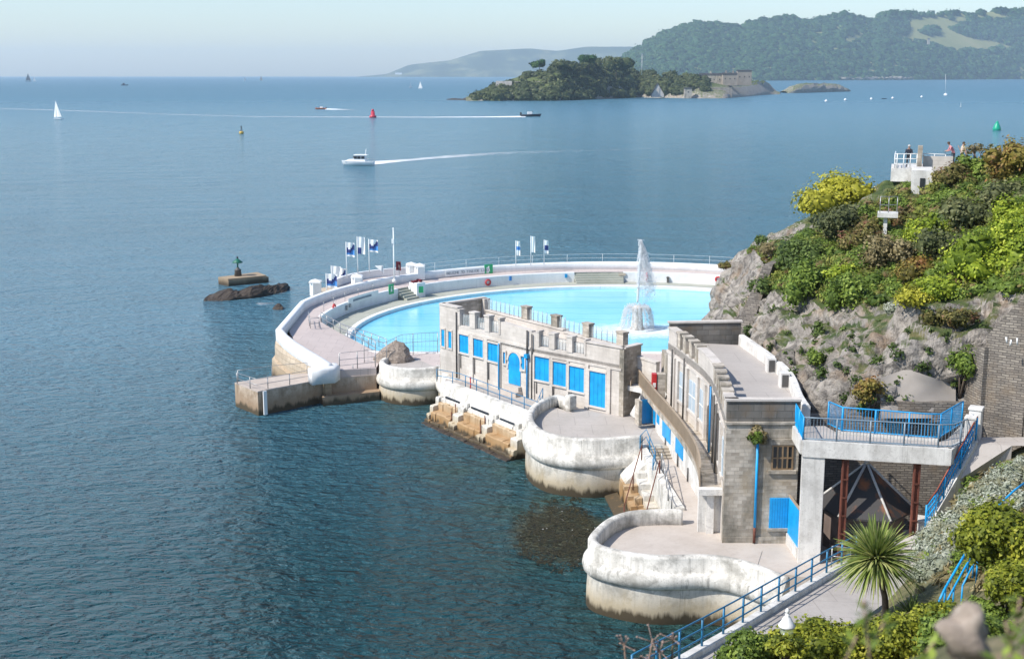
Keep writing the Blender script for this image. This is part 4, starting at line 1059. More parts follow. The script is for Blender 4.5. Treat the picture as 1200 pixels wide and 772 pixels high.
drops(pts, .036, 'spray_plume', ft)
# broken white water round the fountain
n = NT('broken_water'); f = n.noise(1.1, 7, .75); a = n.attr('tint'); n.set((.86,.92,.94), .7)
n.link(n.rng(n.math('ADD', f, a), .72, 1.3), n.b.inputs['Alpha']); M['broken'] = n.mat
V, T = [], []
for i in range(9):
    for j in range(28):
        th_ = j/28*6.283; q = i/8; V.append((fc[0]+.6+(9.5*q)*math.cos(th_), fc[1]-.8+(5.6*q)*math.sin(th_), 2.33)); T.append(.85*(1-q)**.8)
Fq = [(i*28+j, i*28+(j+1)%28, (i+1)*28+(j+1)%28, (i+1)*28+j) for i in range(8) for j in range(28)]
np_obj('broken_water', V, Fq, M['broken'], T, kind='stuff')
p = P(760,365,2.4); t = thing('swimmer_buoy', 'small dark float in the pool just right of the fountain dome', 'float', p)
obj('float', MB().lathe([(.1,-.1),(.28,.1),(.25,.35),(.1,.45)], p, 10), M['black'], t); obj('ring', MB().lathe([(.3,.1),(.34,.15),(.3,.2)], p, 10), M['steel'], t)
# ------------------------------------------------------------------ jetty
jt = thing('jetty', 'low stone jetty with stained walls reaching out left of the round bastion', 'jetty', P(330,455,0))
jp = [P(302,459,2)[:2], P(275,448.5,2)[:2], P(318,441,2)[:2], P(362,437,2)[:2], P(441,431,2)[:2], P(441,439,2)[:2], P(380,444,2)[:2]]
m = MB().prism(jp, -2, 1.93); obj('wall', m, M['jetty_wall'], jt)
ins = lambda pl, k: [(q[0]*k+sum(p[0] for p in pl)/len(pl)*(1-k), q[1]*k+sum(p[1] for p in pl)/len(pl)*(1-k)) for q in pl]
obj('deck', MB().prism(jp, 1.935, 2.03), M['jetty'], jt)
A_, B_ = P(380,446,1.9), P(443,441,1.9)
obj('ledge', MB().prism([P(378,469,.5)[:2], P(445,462,.5)[:2], P(445,448,1.2)[:2], P(378,452,1.2)[:2]], -2, .75), M['jetty_wall'], jt)
obj('ladder', MB().seg(P(308,459,2), P(312,458.4,2), .14, .1, 2.05, off=-.05), M['white_paint'], jt)
railing('rusty railing along the front edge of the jetty', [P(278,450,2.03), P(301,457.5,2.03), P(340,451,2.03), P(382,443,2.03), P(440,437,2.03)], .95, M['steel'], 1.9, (.5,1.0), .022, .04)
railing('thin railing along the back edge of the jetty', [P(279,447,2.03), P(318,441.5,2.03), P(360,437.5,2.03)], .95, M['steel'], 2.6, (1.0,), .02, .035)
railing('tall steel posts on the step between jetty and promenade', [P(398,434,2.6), P(418,432,2.6), P(440,430,2.6)], 1.5, M['steel'], 1.6, (.6,1.0), .02, .045)

# ------------------------------------------------------------------ round bastions
def smooth_path(pts, n_=6):
    out = []; k = len(pts)
    for i in range(k-1):
        p0, p1, p2, p3 = pts[max(i-1,0)], pts[i], pts[i+1], pts[min(i+2,k-1)]
        for j in range(n_):
            t = j/n_; out.append(tuple(.5*((2*p1[a])+(-p0[a]+p2[a])*t+(2*p0[a]-5*p1[a]+4*p2[a]-p3[a])*t*t+(-p0[a]+3*p1[a]-3*p2[a]+p3[a])*t**3) for a in range(2)))
    out.append(tuple(pts[-1][:2])); return out
def bastion(label, path, T_, deck, roll, deck_poly, mat, deckmat, zb=-2, n_=6):
    """path runs with the sea on its right"""
    t = thing('bastion', label, 'bastion', (*path[len(path)//2],0))
    pr = [(-.26,deck-.3),(-.26,T_-.12),(-.2,T_-.02),(-.1,T_+.02),(.1,T_+.02),(.2,T_-.02),(.25,T_-.12),(.25,roll+.46),(.34,roll+.42),(.48,roll+.28),(.54,roll),(.48,roll-.28),(.34,roll-.42),(.27,roll-.46),(.27,deck-.3)]
    obj('parapet', MB().sweep(path, pr), mat, t)
    obj('base_wall', MB().sweep(path, [(-.2,zb),(-.2,deck-.31),(.24,deck-.31),(.24,roll-.35),(.3,.9),(.36,zb)]), mat, t)
    obj('deck', MB().prism(deck_poly, zb, deck), deckmat, t)
    return t
# far one
c0 = (-8.1,106.4); r0 = 2.95
pth = [(c0[0]+r0*math.cos(math.radians(a)), c0[1]+r0*math.sin(math.radians(a))) for a in range(135,316,9)]
e = P(534,441,3.2); pth += [(e[0]-.6, e[1]+.35), (e[0]+.2,e[1]-.25)]
pth = smooth_path(pth, 2)
bastion('small round white bastion nearest the jetty', pth, 3.1, 2.62, 1.65, pth+[(-5.6,103.0),(-5.9,105),(-8.5,109.5)], M['white_wall'], M['deck'])
# middle one
mid = [P(668,470,3.9),P(655,463.5,3.9),P(640,467,3.9),P(628,474,3.9),P(621,484,3.9),P(624,496,3.9),P(637,505.5,3.9),P(657,511,3.9),P(690,514,3.9),P(722,512.5,3.9),P(752,510.5,3.9)]
mid = smooth_path([q[:2] for q in mid], 5)
bastion('middle white bastion with a bow-shaped parapet below the blue shutters', mid, 3.92, 3.15, 2.3, mid+[(8.75,80.4),(9.6,84.5),(8.3,87.5),(7.5,88.3),(3.5,92.2),(2.2,91.6)], M['white_wall_near'], M['deck'])
# near one
pts = [(465,192),(400,191),(340,193),(260,200),(190,225),(140,265),(115,300),(135,327),(200,347),(300,365),(400,371),(520,368),(620,374),(720,396),(810,430),(870,455)]
low = smooth_path([P(660+x/3.327, 540+y/3.327, 3.5)[:2] for x, y in pts], 5)
bastion('nearest white bastion with an S-curved parapet at the foot of the ramp', low, 3.52, 2.73, 2.25, low+[(12.2,60.4),(13,63),(11.2,69.5),(9.6,70)], M['white_wall_near'], M['deck_warm'])
# its end pillar on the middle bastion
p = mid[0]; obj('end_pillar', MB().box((p[0]+.05,p[1],3.85), (.62,.62,1.0), .6), M['white_wall_near'], loc=(*p,3.4), label='square white pillar ending the middle bastion parapet', cat='pillar', bevel=.06)

# ------------------------------------------------------------------ quays and walkways
bA, bB = (-5.1,98.7), (1.5,88.9)
lower = [(8.6,81.5),(8.6,80.5),(8.95,77.9),(9.3,72),(9.65,69.2),(9.6,67),(12,60.5),(14.5,59.5),(25,58),(25,66.4),(15,66.3),(11.5,67),(11.6,80),(10.6,83.5)]
obj('walkway', MB().prism(lower, -2, 2.7), M['deck_warm'], kind='structure')
obj('quay', MB().prism([(-5.3,101.6),(-5.35,99.5),bA,bB,(3.2,91.5),(2.2,93.6)], -2, 3.0), M['deck'], kind='structure')
obj('upper_landing', MB().prism([(7.4,88.4),(8.75,80.5),(10.7,80.5),(11.4,82.5),(9.6,88),(8.9,90.5)], -2, 3.13), M['deck'], kind='structure')
obj('yard', MB().prism([(9,90.2),(10.5,86.2),(11.6,82),(11.6,76),(11.1,66.4),(17,66.4),(17,98),(9,98)], -2, 2.5), M['deck'], kind='structure')
st = thing('walkway_steps', 'four dark stone steps climbing beside the middle bastion to its terrace', 'steps', (9.8,80,2.7))
for i in range(4):
    y1 = 80.45-.34*(3-i)
    obj('step', MB().prism([(8.95,y1-.36),(10.75,y1-.36+.25),(10.75,81.2),(8.95,81.2)], 2.6, 2.7+.11*(i+1)), M['ashlar_dark'], st)

# ochre bathing steps below the promenade
dxy = Vector((bB[0]-bA[0], bB[1]-bA[1], 0)); Ls = dxy.length; dxy /= Ls; out = Vector((-dxy.y*-1, -dxy.x, 0)); out = Vector((dxy.y, -dxy.x, 0))
if out.dot(Vector((-1,-.7,0))) < 0: out = -out
def bp(s, o, z): return (bA[0]+dxy.x*s+out.x*o, bA[1]+dxy.y*s+out.y*o, z)
bs = thing('bathing_steps', 'white and ochre stepped ledges running down to the sea below the blue railing', 'steps', bp(Ls/2,1.2,0))
m = MB(); A = [bp(0,-.15,3.12), bp(Ls,-.15,3.12)]
def slab(m, s0, s1, prof):
    """extrude (out, z) outline along the quay"""
    n_ = len(prof); vs_ = [bp(s0,o,z) for o, z in prof]+[bp(s1,o,z) for o, z in prof]
    m.add(vs_, [tuple(range(n_-1,-1,-1)), tuple(range(n_,2*n_))]+[(i,(i+1)%n_,n_+(i+1)%n_,n_+i) for i in range(n_)])
slab(m, -.3, Ls+.2, [(-.3,-2),(.35,-2),(.55,1.75),(.5,2.15),(.12,3.1),(-.3,3.12)]); obj('wall', m, M['white_wall'], bs)
bays = [(.3,2.9),(4.1,7.0),(8.1,11.0)]
jit = lambda k: k*(rng.random()-.5)
def worn(name, s0, s1, o0, o1, z, mat):
    m = MB(); k = max(2, int((s1-s0)/.7)); e = [s0+(s1-s0)*i/k+(jit(.15) if 0 < i < k else 0) for i in range(k+1)]
    for i in range(k):
        zz = z+jit(.09); oo_ = o1+jit(.14); slab(m, e[i], e[i+1]-.002, [(o0,-2),(oo_+.06,-2),(oo_,zz-.07),(oo_-.07,zz),(o0,zz+.05)])
    return obj(name, m, mat, bs)
for i, (s0, s1) in enumerate(bays):
    worn('ledge', s0-.1, s1+.1, .45, 1.0, 1.66, M['ochre']); worn('ledge', s0-.1, s1+.1, .45, .74, 1.98, M['white_wall'])
    worn('step', s0-.1, s1+.1, 1.0, 1.62, .98, M['ochre'])
    m = MB(); slab(m, s0+.3, s1-.2, [(.54,2.0),(.62,2.0),(.6,2.1),(.54,2.14)]); obj('slot', m, M['window_dark'], bs)
worn('step', -.3, Ls+.2, 1.0, 2.0, .32, M['ochre']); worn('step', -.3, Ls+.2, 2.0, 2.4, .06, M['rock'])
for (s0, s1) in ((-.3,.2),(3.0,4.0),(7.1,8.0),(11.1,Ls+.2)):
    worn('buttress', s0, s1, .4, .98, 1.95, M['white_wall']); worn('buttress', s0, s1, .98, 1.45, 1.4, M['white_wall']); worn('buttress', s0, s1, 1.45, 1.85, .72, M['white_wall'])
for s in (3.0, 7.15): obj('handrail', MB().tube([bp(s,1.1,1.2), bp(s,1.1,2.1)], .045, 6).tube([bp(s,1.5,.4), bp(s,1.5,1.5)], .045, 6), M['rust'], bs)
for s in (3.9, 7.95, 8.0+2.9): obj('bollard', MB().box(bp(s,.62,2.05), (.42,.42,.5), .8), M['white_wall'], bs, bevel=.04)
railing('blue railing along the walkway in front of the blue shutters', [P(512,447,3.0), bp(1.2,-.28,3.0), bp(4,-.28,3.0), bp(8,-.28,3.0), bp(Ls+.1,-.28,3.0), P(636,470,3.2)], 1.0, M['blue_rail'], 1.55, (.5,1.0), .026, .04)
obj('warning_post', MB().tube([bp(2.9,-.32,3.0), bp(2.9,-.32,4.0)], .05, 6).box(bp(2.9,-.32,3.95), (.12,.12,.14)), M['red'], loc=bp(2.9,-.32,3), label='thin red post beside the blue walkway railing', cat='post')

# second flight of sea steps between the two bastions
ss = thing('sea_steps', 'white wall with ochre steps down to the sea between the two nearer bastions', 'steps', (8,76,0))
e0, e1 = Vector((8.55,80.6,0)), Vector((9.6,69.2,0)); dd = (e1-e0); L2 = dd.length; dd /= L2; oo = Vector((dd.y,-dd.x,0))
if oo.x > 0: oo = -oo
def sp(s, o, z): q = e0+dd*s+oo*o; return (q.x, q.y, z)
def slab2(s0, s1, prof, z2=None):
    n_ = len(prof); p2 = z2 or prof; vs_ = [sp(s0,o,z) for o, z in prof]+[sp(s1,o,z) for o, z in p2]
    return MB().add(vs_, [tuple(range(n_-1,-1,-1)), tuple(range(n_,2*n_))]+[(i,(i+1)%n_,n_+(i+1)%n_,n_+i) for i in range(n_)])
obj('wall', slab2(-.4, L2, [(-.2,-2),(.35,-2),(.3,3.15),(-.2,3.2)], [(-.2,-2),(.35,-2),(.3,2.85),(-.2,2.9)]), M['white_wall'], ss)
obj('wall', slab2(-.6, 2.6, [(.3,-2),(1.75,-2),(1.6,1.5),(1.2,2.0),(.3,2.75)]), M['white_wall'], ss)
for i in range(6):
    s = 2.0+i*1.15; obj('step', slab2(s, s+1.2, [(.3,-2),(.95,-2),(.95,2.35-.36*i),(.3,2.35-.36*i)]), M['white_wall'], ss)
    obj('step', slab2(s-.6, s+1.1, [(.95,-2),(1.75,-2),(1.75,1.45-.26*i),(.95,1.5-.26*i)]), M['ochre'], ss)
obj('step', slab2(-.2, 9.6, [(1.75,-2),(2.7,-2),(2.6,.12),(1.75,.3)]), M['ochre'], ss)
for i in range(5):
    s = 3.2+i*1.5; obj('block', slab2(s, s+.5, [(1.0,.2),(1.45,.2),(1.45,1.65-.3*i),(1.0,1.7-.3*i)]), M['ochre'], ss)
railing('red rusty handrail slanting down the sea steps', [sp(2.2,.5,2.9), sp(6.2,2.3,.3)], 1.0, M['rust'], 2.2, (1.0,), .035, .045)
railing('second red handrail on the sea steps nearest the near bastion', [sp(5.4,.0,2.85), sp(9.2,1.6,.7)], 1.0, M['rust'], 3.9, (1.0,), .035, .05)
railing('blue handrail at the foot of the stone steps by the middle bastion', [P(750,528,3.0), P(757,520,3.38), P(768,547,2.72), P(765,556,2.72)], 1.0, M['blue_rail'], 1.5, (.5,1.0), .03, .045)
railing('grey handrail down the middle of the lower walkway', [P(775,548,2.72), P(779,566,2.72), P(784,592,2.72), P(787,597,2.72)], 1.0, M['steel'], 1.6, (.5,1.0), .026, .04)

# ------------------------------------------------------------------ the long shuttered building
FA, FK, FD = (-5.8,102.1), (1.4,93.8), (7.75,88.1)
bg_ = thing('bathing_pavilion', 'long pale stone building with blue shutters between the pool and the sea', 'building', (1.4,95.5,3.0))
class Fac:
    def __init__(s, A, B, flip=False):
        s.A, s.B = Vector((*A[:2],0)), Vector((*B[:2],0)); s.L = (s.B-s.A).length; s.t = (s.B-s.A)/s.L
        s.n = Vector((s.t.y,-s.t.x,0)) * (-1 if flip else 1)
    def p(s, a, o, z): q = s.A+s.t*a+s.n*o; return (q.x, q.y, z)
    def blk(s, a0, a1, z0, z1, o0, o1, m=None, z1b=None, mi=0):
        m = m or MB(); z1b = z1 if z1b is None else z1b
        vs_ = [s.p(a0,o0,z0),s.p(a1,o0,z0),s.p(a1,o1,z0),s.p(a0,o1,z0),s.p(a0,o0,z1),s.p(a1,o0,z1b),s.p(a1,o1,z1b),s.p(a0,o1,z1)]
        return m.add(vs_, [(3,2,1,0),(4,5,6,7),(0,1,5,4),(1,2,6,5),(2,3,7,6),(3,0,4,7)], mi)
f1 = Fac(FA, FK); f2 = Fac(FK, FD)
if f1.n.dot(Vector((-1,-1,0))) < 0: f1.n = -f1.n
if f2.n.dot(Vector((-1,-1,0))) < 0: f2.n = -f2.n
ZT = 8.35
wl = MB()
f1.blk(0, 2.3, 2.0, 8.7, -.4, .06, wl)                       # taller end bay
f1.blk(2.3, f1.L+.15, 2.0, 7.35, -.4, 0, wl)
f2.blk(.02, f2.L, 2.0, 7.1, -.4, 0, wl)
f1.blk(7.45, f1.L+.1, 7.35, ZT+.05, -.4, 0, wl, 8.2)          # solid parapet stretches
f2.blk(.02, .75, 7.1, 8.1, -.4, 0, wl); f2.blk(5.25, f2.L, 7.1, 8.0, -.4, 0, wl, 8.05)
obj('front_wall', wl, M['ashlar'], bg_)
for F_, (a0, a1), zs, zt in ((f1,(2.3,2.55),7.35,8.55),(f1,(3.78,4.45),7.35,8.55),(f1,(5.62,6.2),7.35,8.55),(f1,(7.3,7.5),7.35,8.55),(f2,(.72,.86),7.1,8.2),(f2,(1.8,2.36),7.1,8.2),(f2,(3.5,4.04),7.1,8.2),(f2,(5.16,5.3),7.1,8.15)):
    m = F_.blk(a0, a1, zs+.002, zt, -.45, .05); F_.blk(a0-.04, a1+.04, zt+.001, zt+.12, -.5, .1, m); obj('parapet_pier', m, M['ashlar'], bg_)
for F_, (a0, a1), zs, zt in ((f1,(2.55,3.78),7.35,8.3),(f1,(4.45,5.62),7.35,8.3),(f1,(6.2,7.3),7.35,8.3),(f2,(.86,1.8),7.1,7.95),(f2,(2.36,3.5),7.1,7.95),(f2,(4.04,5.16),7.1,7.9)):
    g = obj('glass_panel', F_.blk(a0, a1, zs+.05, zt, -.25, -.22), M['glass'], bg_)
    k = 4; m = MB()
    for i in range(k+1):
        a = a0+(a1-a0)*i/k; m.tube([F_.p(a,-.2,zs), F_.p(a,-.2,zt)], .015, 4)
    m.tube([F_.p(a0,-.2,zt),F_.p(a1,-.2,zt)], .02, 4); obj('guard_rail', m, M['steel'], g)
# band course and bay strips
m = MB(); f1.blk(2.3, f1.L, 6.78, 6.95, .001, .07, m); f2.blk(.2, f2.L, 6.45, 6.62, .001, .07, m); obj('string_course', m, M['ashlar'], bg_)
for F_, sp_ in ((f1,((2.32,2.42),(3.78,4.22),(5.58,5.98),(7.36,7.6))),(f2,((.3,.42),(1.95,2.2),(3.58,3.76),(5.28,5.6),(7.25,7.6)))):
    for a0, a1 in sp_:
        z = 6.78 if F_ is f1 else 6.45
        obj('pilaster', F_.blk(a0, a1, 3.0, z-.002, .001, .11), M['ashlar'], bg_)
def shutter(F_, a0, a1, z0, z1, name='shutter', slats=4, mat='blue', proud=.03):
    o = obj(name, F_.blk(a0, a1, z0, z1, .001, proud), M[mat], bg_)
    m = MB()
    for i in range(1, slats): 
        a = a0+(a1-a0)*i/slats; F_.blk(a-.012, a+.012, z0+.03, z1-.03, proud+.001, proud+.012, m)
    if slats > 1: obj('batten', m, M['blue_dk'], o)
    obj('sill', F_.blk(a0-.1, a1+.1, z0-.14, z0-.002, .001, .13), M['ashlar'], o); fr = MB(); F_.blk(a0-.09, a1+.09, z1+.002, z1+.13, .001, .14, fr); F_.blk(a0-.09, a0-.002, z0, z1, .001, .12, fr); F_.blk(a1+.002, a1+.09, z0, z1, .001, .12, fr); obj('frame', fr, M['ashlar'], o)
    return o
shutter(f1, .22, .62, 5.33, 6.72, slats=1, proud=.075); shutter(f1, 1.13, 1.53, 5.33, 6.7, slats=1, proud=.075)
for a0, a1, z0, z1 in ((2.52,3.7,5.22,6.68),(4.29,5.5,5.2,6.62),(6.05,7.3,5.14,6.56)): shutter(f1, a0, a1, z0, z1, slats=3)
shutter(f1, 7.92, 8.17, 5.2, 6.1, slats=1); shutter(f1, 9.98, 10.42, 5.12, 6.12, slats=2)
for a0, a1, z0, z1 in ((.46,1.9,4.58,6.38),(2.25,3.53,4.47,6.24),(3.8,5.22,4.32,6.15)): shutter(f2, a0, a1, z0, z1, slats=3)
shutter(f2, 5.7, 7.18, 3.5, 6.06, 'door', 4)
# arched blue door with surround
m = MB(); c_, r_, zs = 9.18, .68, 5.55
ol = [(c_-r_,3.75),(c_+r_,3.75)]+[(c_+r_*math.cos(t_),zs+r_*math.sin(t_)) for t_ in [i*math.pi/12 for i in range(13)]]
vs_ = [f1.p(a,.001,z) for a, z in ol]+[f1.p(a,.05,z) for a, z in ol]; k = len(ol)
m.add(vs_, [tuple(range(k-1,-1,-1)), tuple(range(k,2*k))]+[(i,(i+1)%k,k+(i+1)%k,k+i) for i in range(k)])
dr = obj('arched_door', m, M['blue'], bg_)
m = MB(); arc_ = [i*math.pi/12 for i in range(13)]
for i in range(12):
    q = [(c_+rr*math.cos(t_), zs+rr*math.sin(t_)) for t_ in (arc_[i], arc_[i+1]) for rr in (r_+.01, r_+.2)]
    vs_ = [f1.p(a,.002,z) for a, z in q]+[f1.p(a,.1,z) for a, z in q]; m.add(vs_, [(4,5,7,6),(0,2,3,1),(1,3,7,5),(0,4,6,2),(0,1,5,4),(2,6,7,3)])
f1.blk(c_-r_-.22, c_-r_-.01, 4.9, 5.25, .002, .1, m); f1.blk(c_+r_+.01, c_+r_+.22, 4.9, 5.25, .002, .1, m)
obj('surround', m, M['ashlar'], dr)
st_ = MB(); f1.blk(c_-.9, c_+.9, 2.95, 3.35, .01, .7, st_); f1.blk(c_-.8, c_+.8, 3.351, 3.7, .01, .35, st_); obj('door_step', st_, M['deck_warm'], dr)
# downpipes
def pipe(F_, a, z0, z1, mat, r=.055, o=.13, name='downpipe'): return obj(name, MB().tube([F_.p(a,o,z1), F_.p(a,o,z0)], r, 7), M[mat], bg_)
pipe(f1, 2.2, 3.0, 8.4, 'dark_pipe', o=.14); pipe(f1, 7.5, 3.05, 6.7, 'blue', o=.2); pipe(f1, 10.72, 6.2, 8.2, 'dark_pipe', .07); pipe(f1, 10.72, 3.0, 6.2, 'blue_dk', .07)
obj('hopper', MB().box(f1.p(10.72,.16,6.25), (.32,.32,.3), .8), M['blue'], bg_)
pipe(f2, .22, 3.0, 8.0, 'dark_pipe', .06)
for F_, a, zb_, z in ((f1,2.62,3.9,5.1),(f1,4.38,3.7,5.1),(f1,6.12,3.6,5.05),(f2,.62,3.5,4.45),(f2,2.3,3.5,4.3),(f2,3.95,3.5,4.2)): pipe(F_, a, zb_, z, 'dark_pipe', .035, .05)  # thin dark tubes drawn for the drop-shadow lines right of the pilasters
# end faces, roof and pool-side parapet
n1 = -f1.n; G0 = (FA[0]+n1.x*4.5, FA[1]+n1.y*4.5); GK = (FK[0]+n1.x*3.6, FK[1]+n1.y*3.6); GD = (8.95,89.35)
fe = Fac(FA, G0); fr = Fac(FD, GD); fb1 = Fac(G0, GK); fb2 = Fac(GK, GD)
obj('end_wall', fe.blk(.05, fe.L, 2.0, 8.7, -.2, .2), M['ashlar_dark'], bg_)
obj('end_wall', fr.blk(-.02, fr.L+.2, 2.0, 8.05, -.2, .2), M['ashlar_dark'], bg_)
obj('roof', MB().prism([FA, FK, FD, GD, GK, G0], 6.6, 6.85), M['deck'], bg_)
m = MB(); fb1.blk(0, fb1.L, 2.0, 7.75, -.2, .2, m); fb2.blk(0, fb2.L, 2.0, 7.6, -.2, .2, m); obj('pool_side_wall', m, M['ashlar'], bg_)
m = MB(); fb1.blk(.6, fb1.L, 7.752, 7.87, -.27, .27, m); fb2.blk(0, fb2.L, 7.602, 7.72, -.27, .27, m); obj('coping', m, M['ashlar'], bg_)
obj('corner_block', fb1.blk(-.3, .6, 7.0, 8.75, -.3, .3), M['ashlar'], bg_)
prs = []
for u, vb, vt in ((617,377,361),(652,384,371),(689,394,380),(729,405,390)):
    F_ = fb1 if u < 640 else fb2; a, z = fpt(F_.A, F_.B, u, vb); zb_ = 7.87 if F_ is fb1 else 7.72
    m = F_.blk(a-.38, a+.38, zb_+.001, zb_+.95, -.24, .24); F_.blk(a-.43, a+.43, zb_+.951, zb_+1.07, -.3, .3, m); obj('roof_pier', m, M['ashlar_dark'], bg_); prs.append((F_, a, zb_))
runs = [(fb1, .7, prs[0][1]-.4, 7.87), (fb1, prs[0][1]+.4, fb1.L, 7.87), (fb2, 0, prs[1][1]-.4, 7.72), (fb2, prs[1][1]+.4, prs[2][1]-.4, 7.72), (fb2, prs[2][1]+.4, prs[3][1]-.4, 7.72)]
for F_, a0, a1, z in runs:
    if a1-a0 < .4: continue
    g = obj('glass_panel', F_.blk(a0, a1, z+.05, z+.85, -.012, .012), M['glass'], bg_); m = MB(); k = max(2, int((a1-a0)/.55))
    for i in range(k+1): m.tube([F_.p(a0+(a1-a0)*i/k,.05,z), F_.p(a0+(a1-a0)*i/k,.05,z+.95)], .02, 4)
    obj('guard_rail', m, M['steel'], g)
cop = MB(); f1.blk(-.05, 2.35, 8.701, 8.82, -.45, .12, cop); fe.blk(.15, fe.L+.2, 8.701, 8.82, -.26, .26, cop); f2.blk(5.25, f2.L+.1, 8.055, 8.16, -.45, .08, cop); obj('coping', cop, M['ashlar'], bg_)
obj('end_coping', fr.blk(.1, fr.L+.3, 8.055, 8.16, -.26, .26), M['ashlar'], bg_)

# link wall and landing between the two buildings
lk = thing('link_wall', 'pale wall and landing joining the long building to the upper gallery', 'wall', (9.5,88.8,5))
obj('wall', MB().seg(GD, (10.2,87.2), .3, 5.3, 7.2), M['ashlar'], lk); obj('coping', MB().seg(GD, (10.2,87.2), .42, 7.202, 7.32), M['ashlar'], lk)
obj('landing_slab', MB().prism([(8.2,88.3),(8.95,87.6),(10.6,85.6),(11.2,86.4),(9.3,89.6)], 5.0, 5.32), M['white_render'], lk)
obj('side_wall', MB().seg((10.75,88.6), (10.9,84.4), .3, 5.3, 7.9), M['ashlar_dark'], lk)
lb = thing('lifebuoy_cabinet', 'dark cabinet with a red and white lifebuoy board on the gallery landing', 'lifebuoy cabinet', (10.3,85.6,5.3))
c = (9.95,84.9); obj('cabinet', MB().box((c[0]+.2,c[1],6.2), (.55,.6,1.7)), M['ashlar_dark'], lb)
obj('board', MB().box((c[0]-.28,c[1]-.1,6.3), (.3,.5,1.5)), M['red'], lb); obj('stripe', MB().box((c[0]-.28,c[1]-.36,6.3), (.2,.02,.3)), M['white_paint'], lb)

# ------------------------------------------------------------------ curved gallery with the tan railing
go = smooth_path([(8.9,90.2),(9.1,87.5),(9.35,85),(9.55,82.6),(9.85,80),(10.1,77.5),(10.3,75),(10.42,72.5),(10.45,70),(10.3,67.5),(10.05,65.6)], 4)
gi = smooth_path([(9.9,91),(10.2,88.2),(10.5,85.4),(10.85,82.6),(11.2,80),(11.55,77.5),(11.85,75),(11.85,72.5),(11.7,70),(11.5,67.5),(11.4,65.6)], 4)
gl = thing('gallery', 'curving raised gallery with a tan railing along the two-storey building', 'gallery', (11.2,76,5.2))
k = len(go)
GZ = 5.3
m = MB(); m.loft([(*p,GZ) for p in go], [(*p,GZ) for p in gi]); m.loft([(*p,GZ-.35) for p in gi], [(*p,GZ-.35) for p in go]); m.loft([(*p,GZ-.35) for p in go], [(*p,GZ) for p in go])
m.add([(*go[-1],GZ-.35),(*gi[-1],GZ-.35),(*gi[-1],GZ),(*go[-1],GZ)], [(0,1,2,3)]); obj('floor', m, M['ashlar_dark'], gl)
obj('end_slab', MB().prism([(10.0,65.62),(11.35,65.62),(11.3,65.15),(9.95,65.15)], GZ-.3, GZ+.03), M['white_render'], gl)
m = MB().sweep(go[9:], [(-.4,1.9),(-.4,GZ-.36),(-.8,GZ-.36),(-.8,1.9)], smooth=False); obj('under_wall', m, M['white_render'], gl)
m = MB(); acc = 0
for i in range(k-1):
    a, b = Vector((*go[i],GZ)), Vector((*go[i+1],GZ)); l = (b-a).length; s = 0
    while s < l:
        q = a.lerp(b, s/l); m.box((q.x,q.y,GZ+.58), (.05,.05,.98)); s += .125
obj('balusters', m, M['brown_rail'], gl)
obj('handrail', MB().sweep(go, [(-.05,GZ+1.05),(-.05,GZ+1.13),(.05,GZ+1.13),(.05,GZ+1.05)], smooth=False), M['brown_rail'], gl)
obj('bottom_rail', MB().sweep(go, [(-.04,GZ+.06),(-.04,GZ+.14),(.04,GZ+.14),(.04,GZ+.06)], smooth=False), M['brown_rail'], gl)
obj('end_wall', MB().box((10.72,65.9,3.4), (1.35,.3,3.1)), M['white_render'], gl)
# blue doors below the gallery
def under(i0, i1, z0, z1, name, mat, o=-.03):
    pth_ = go[i0:i1+1]; return obj(name, MB().sweep(pth_, [(o,z0),(o,z1),(o+.05,z1),(o+.05,z0)][::-1], smooth=False), mat, gl)
# doors face the sea: left of travel
dr1 = thing('store_door', 'tall blue double door in the recess under the gallery stairs', 'door', (9.4,85.7,3.38))
Fd = Fac((8.75,85.2),(9.65,85.5)); Fd.n = -Fd.n if Fd.n.y > 0 else Fd.n
obj('leaf', Fd.blk(0,.46,3.4,5.1,0,.06), M['blue_dk'], dr1); obj('leaf', Fd.blk(.48,.94,3.4,5.1,0,.06), M['blue_dk'], dr1); obj('reveal', Fd.blk(-.25,-.02,3.4,5.15,-.2,.5), M['ashlar_dark'], dr1)
w_ = MB().add([(8.35,87.6,3.4),(8.85,85.7,3.4),(8.85,85.7,5.3),(8.35,87.6,3.5),(8.6,87.7,3.4),(9.05,85.8,3.4),(9.05,85.8,5.3),(8.6,87.7,3.5)], [(0,1,2,3),(7,6,5,4),(1,5,6,2),(2,6,7,3)])
obj('stair_wall', w_, M['white_render'], loc=(8.6,86.6,3.4), label='white triangular stair wall beside the blue double door', cat='wall')
railing('tan railing down the short flight beside the long building', [(8.95,90.0,5.2),(8.4,88.2,4.6)], 1.1, M['brown_rail'], .8, (.1,1.0), .04, .04, balusters=.13, br=.025)
def gpt(y):
    for a, b in zip(go, go[1:]):
        if b[1] <= y <= a[1]:
            q = (a[1]-y)/(a[1]-b[1]); return (a[0]+(b[0]-a[0])*q, y)
    return go[-1]
for y0, y1, z0, z1, lab in ((85.1,84.5,3.5,5.0,'narrow blue door just right of the double door under the gallery'),(83.9,83.1,3.9,4.8,'small blue shutter between the narrow door and the larger shutters'),(82.0,79.8,3.5,4.75,'larger blue shutter in the middle of the wall under the gallery'),(78.3,76.2,3.5,4.6,'blue shutter farthest right under the gallery')):
    Fg = Fac(gpt(y0), gpt(y1)); Fg.n = -Fg.n if Fg.n.x > 0 else Fg.n
    obj('shutter', Fg.blk(0, Fg.L, z0, z1, -.42, -.35), M['blue'], loc=(*gpt((y0+y1)/2),z0), label=lab, cat='shutter' if 'shutter' in lab else 'door')
for y in (81.0, 77.5, 74.5):
    q = gpt(y); obj('vent_pipe', MB().tube([(q[0]+.33,y,2.75),(q[0]+.33,y,3.6)], .05, 6), M['dark_pipe'], gl)

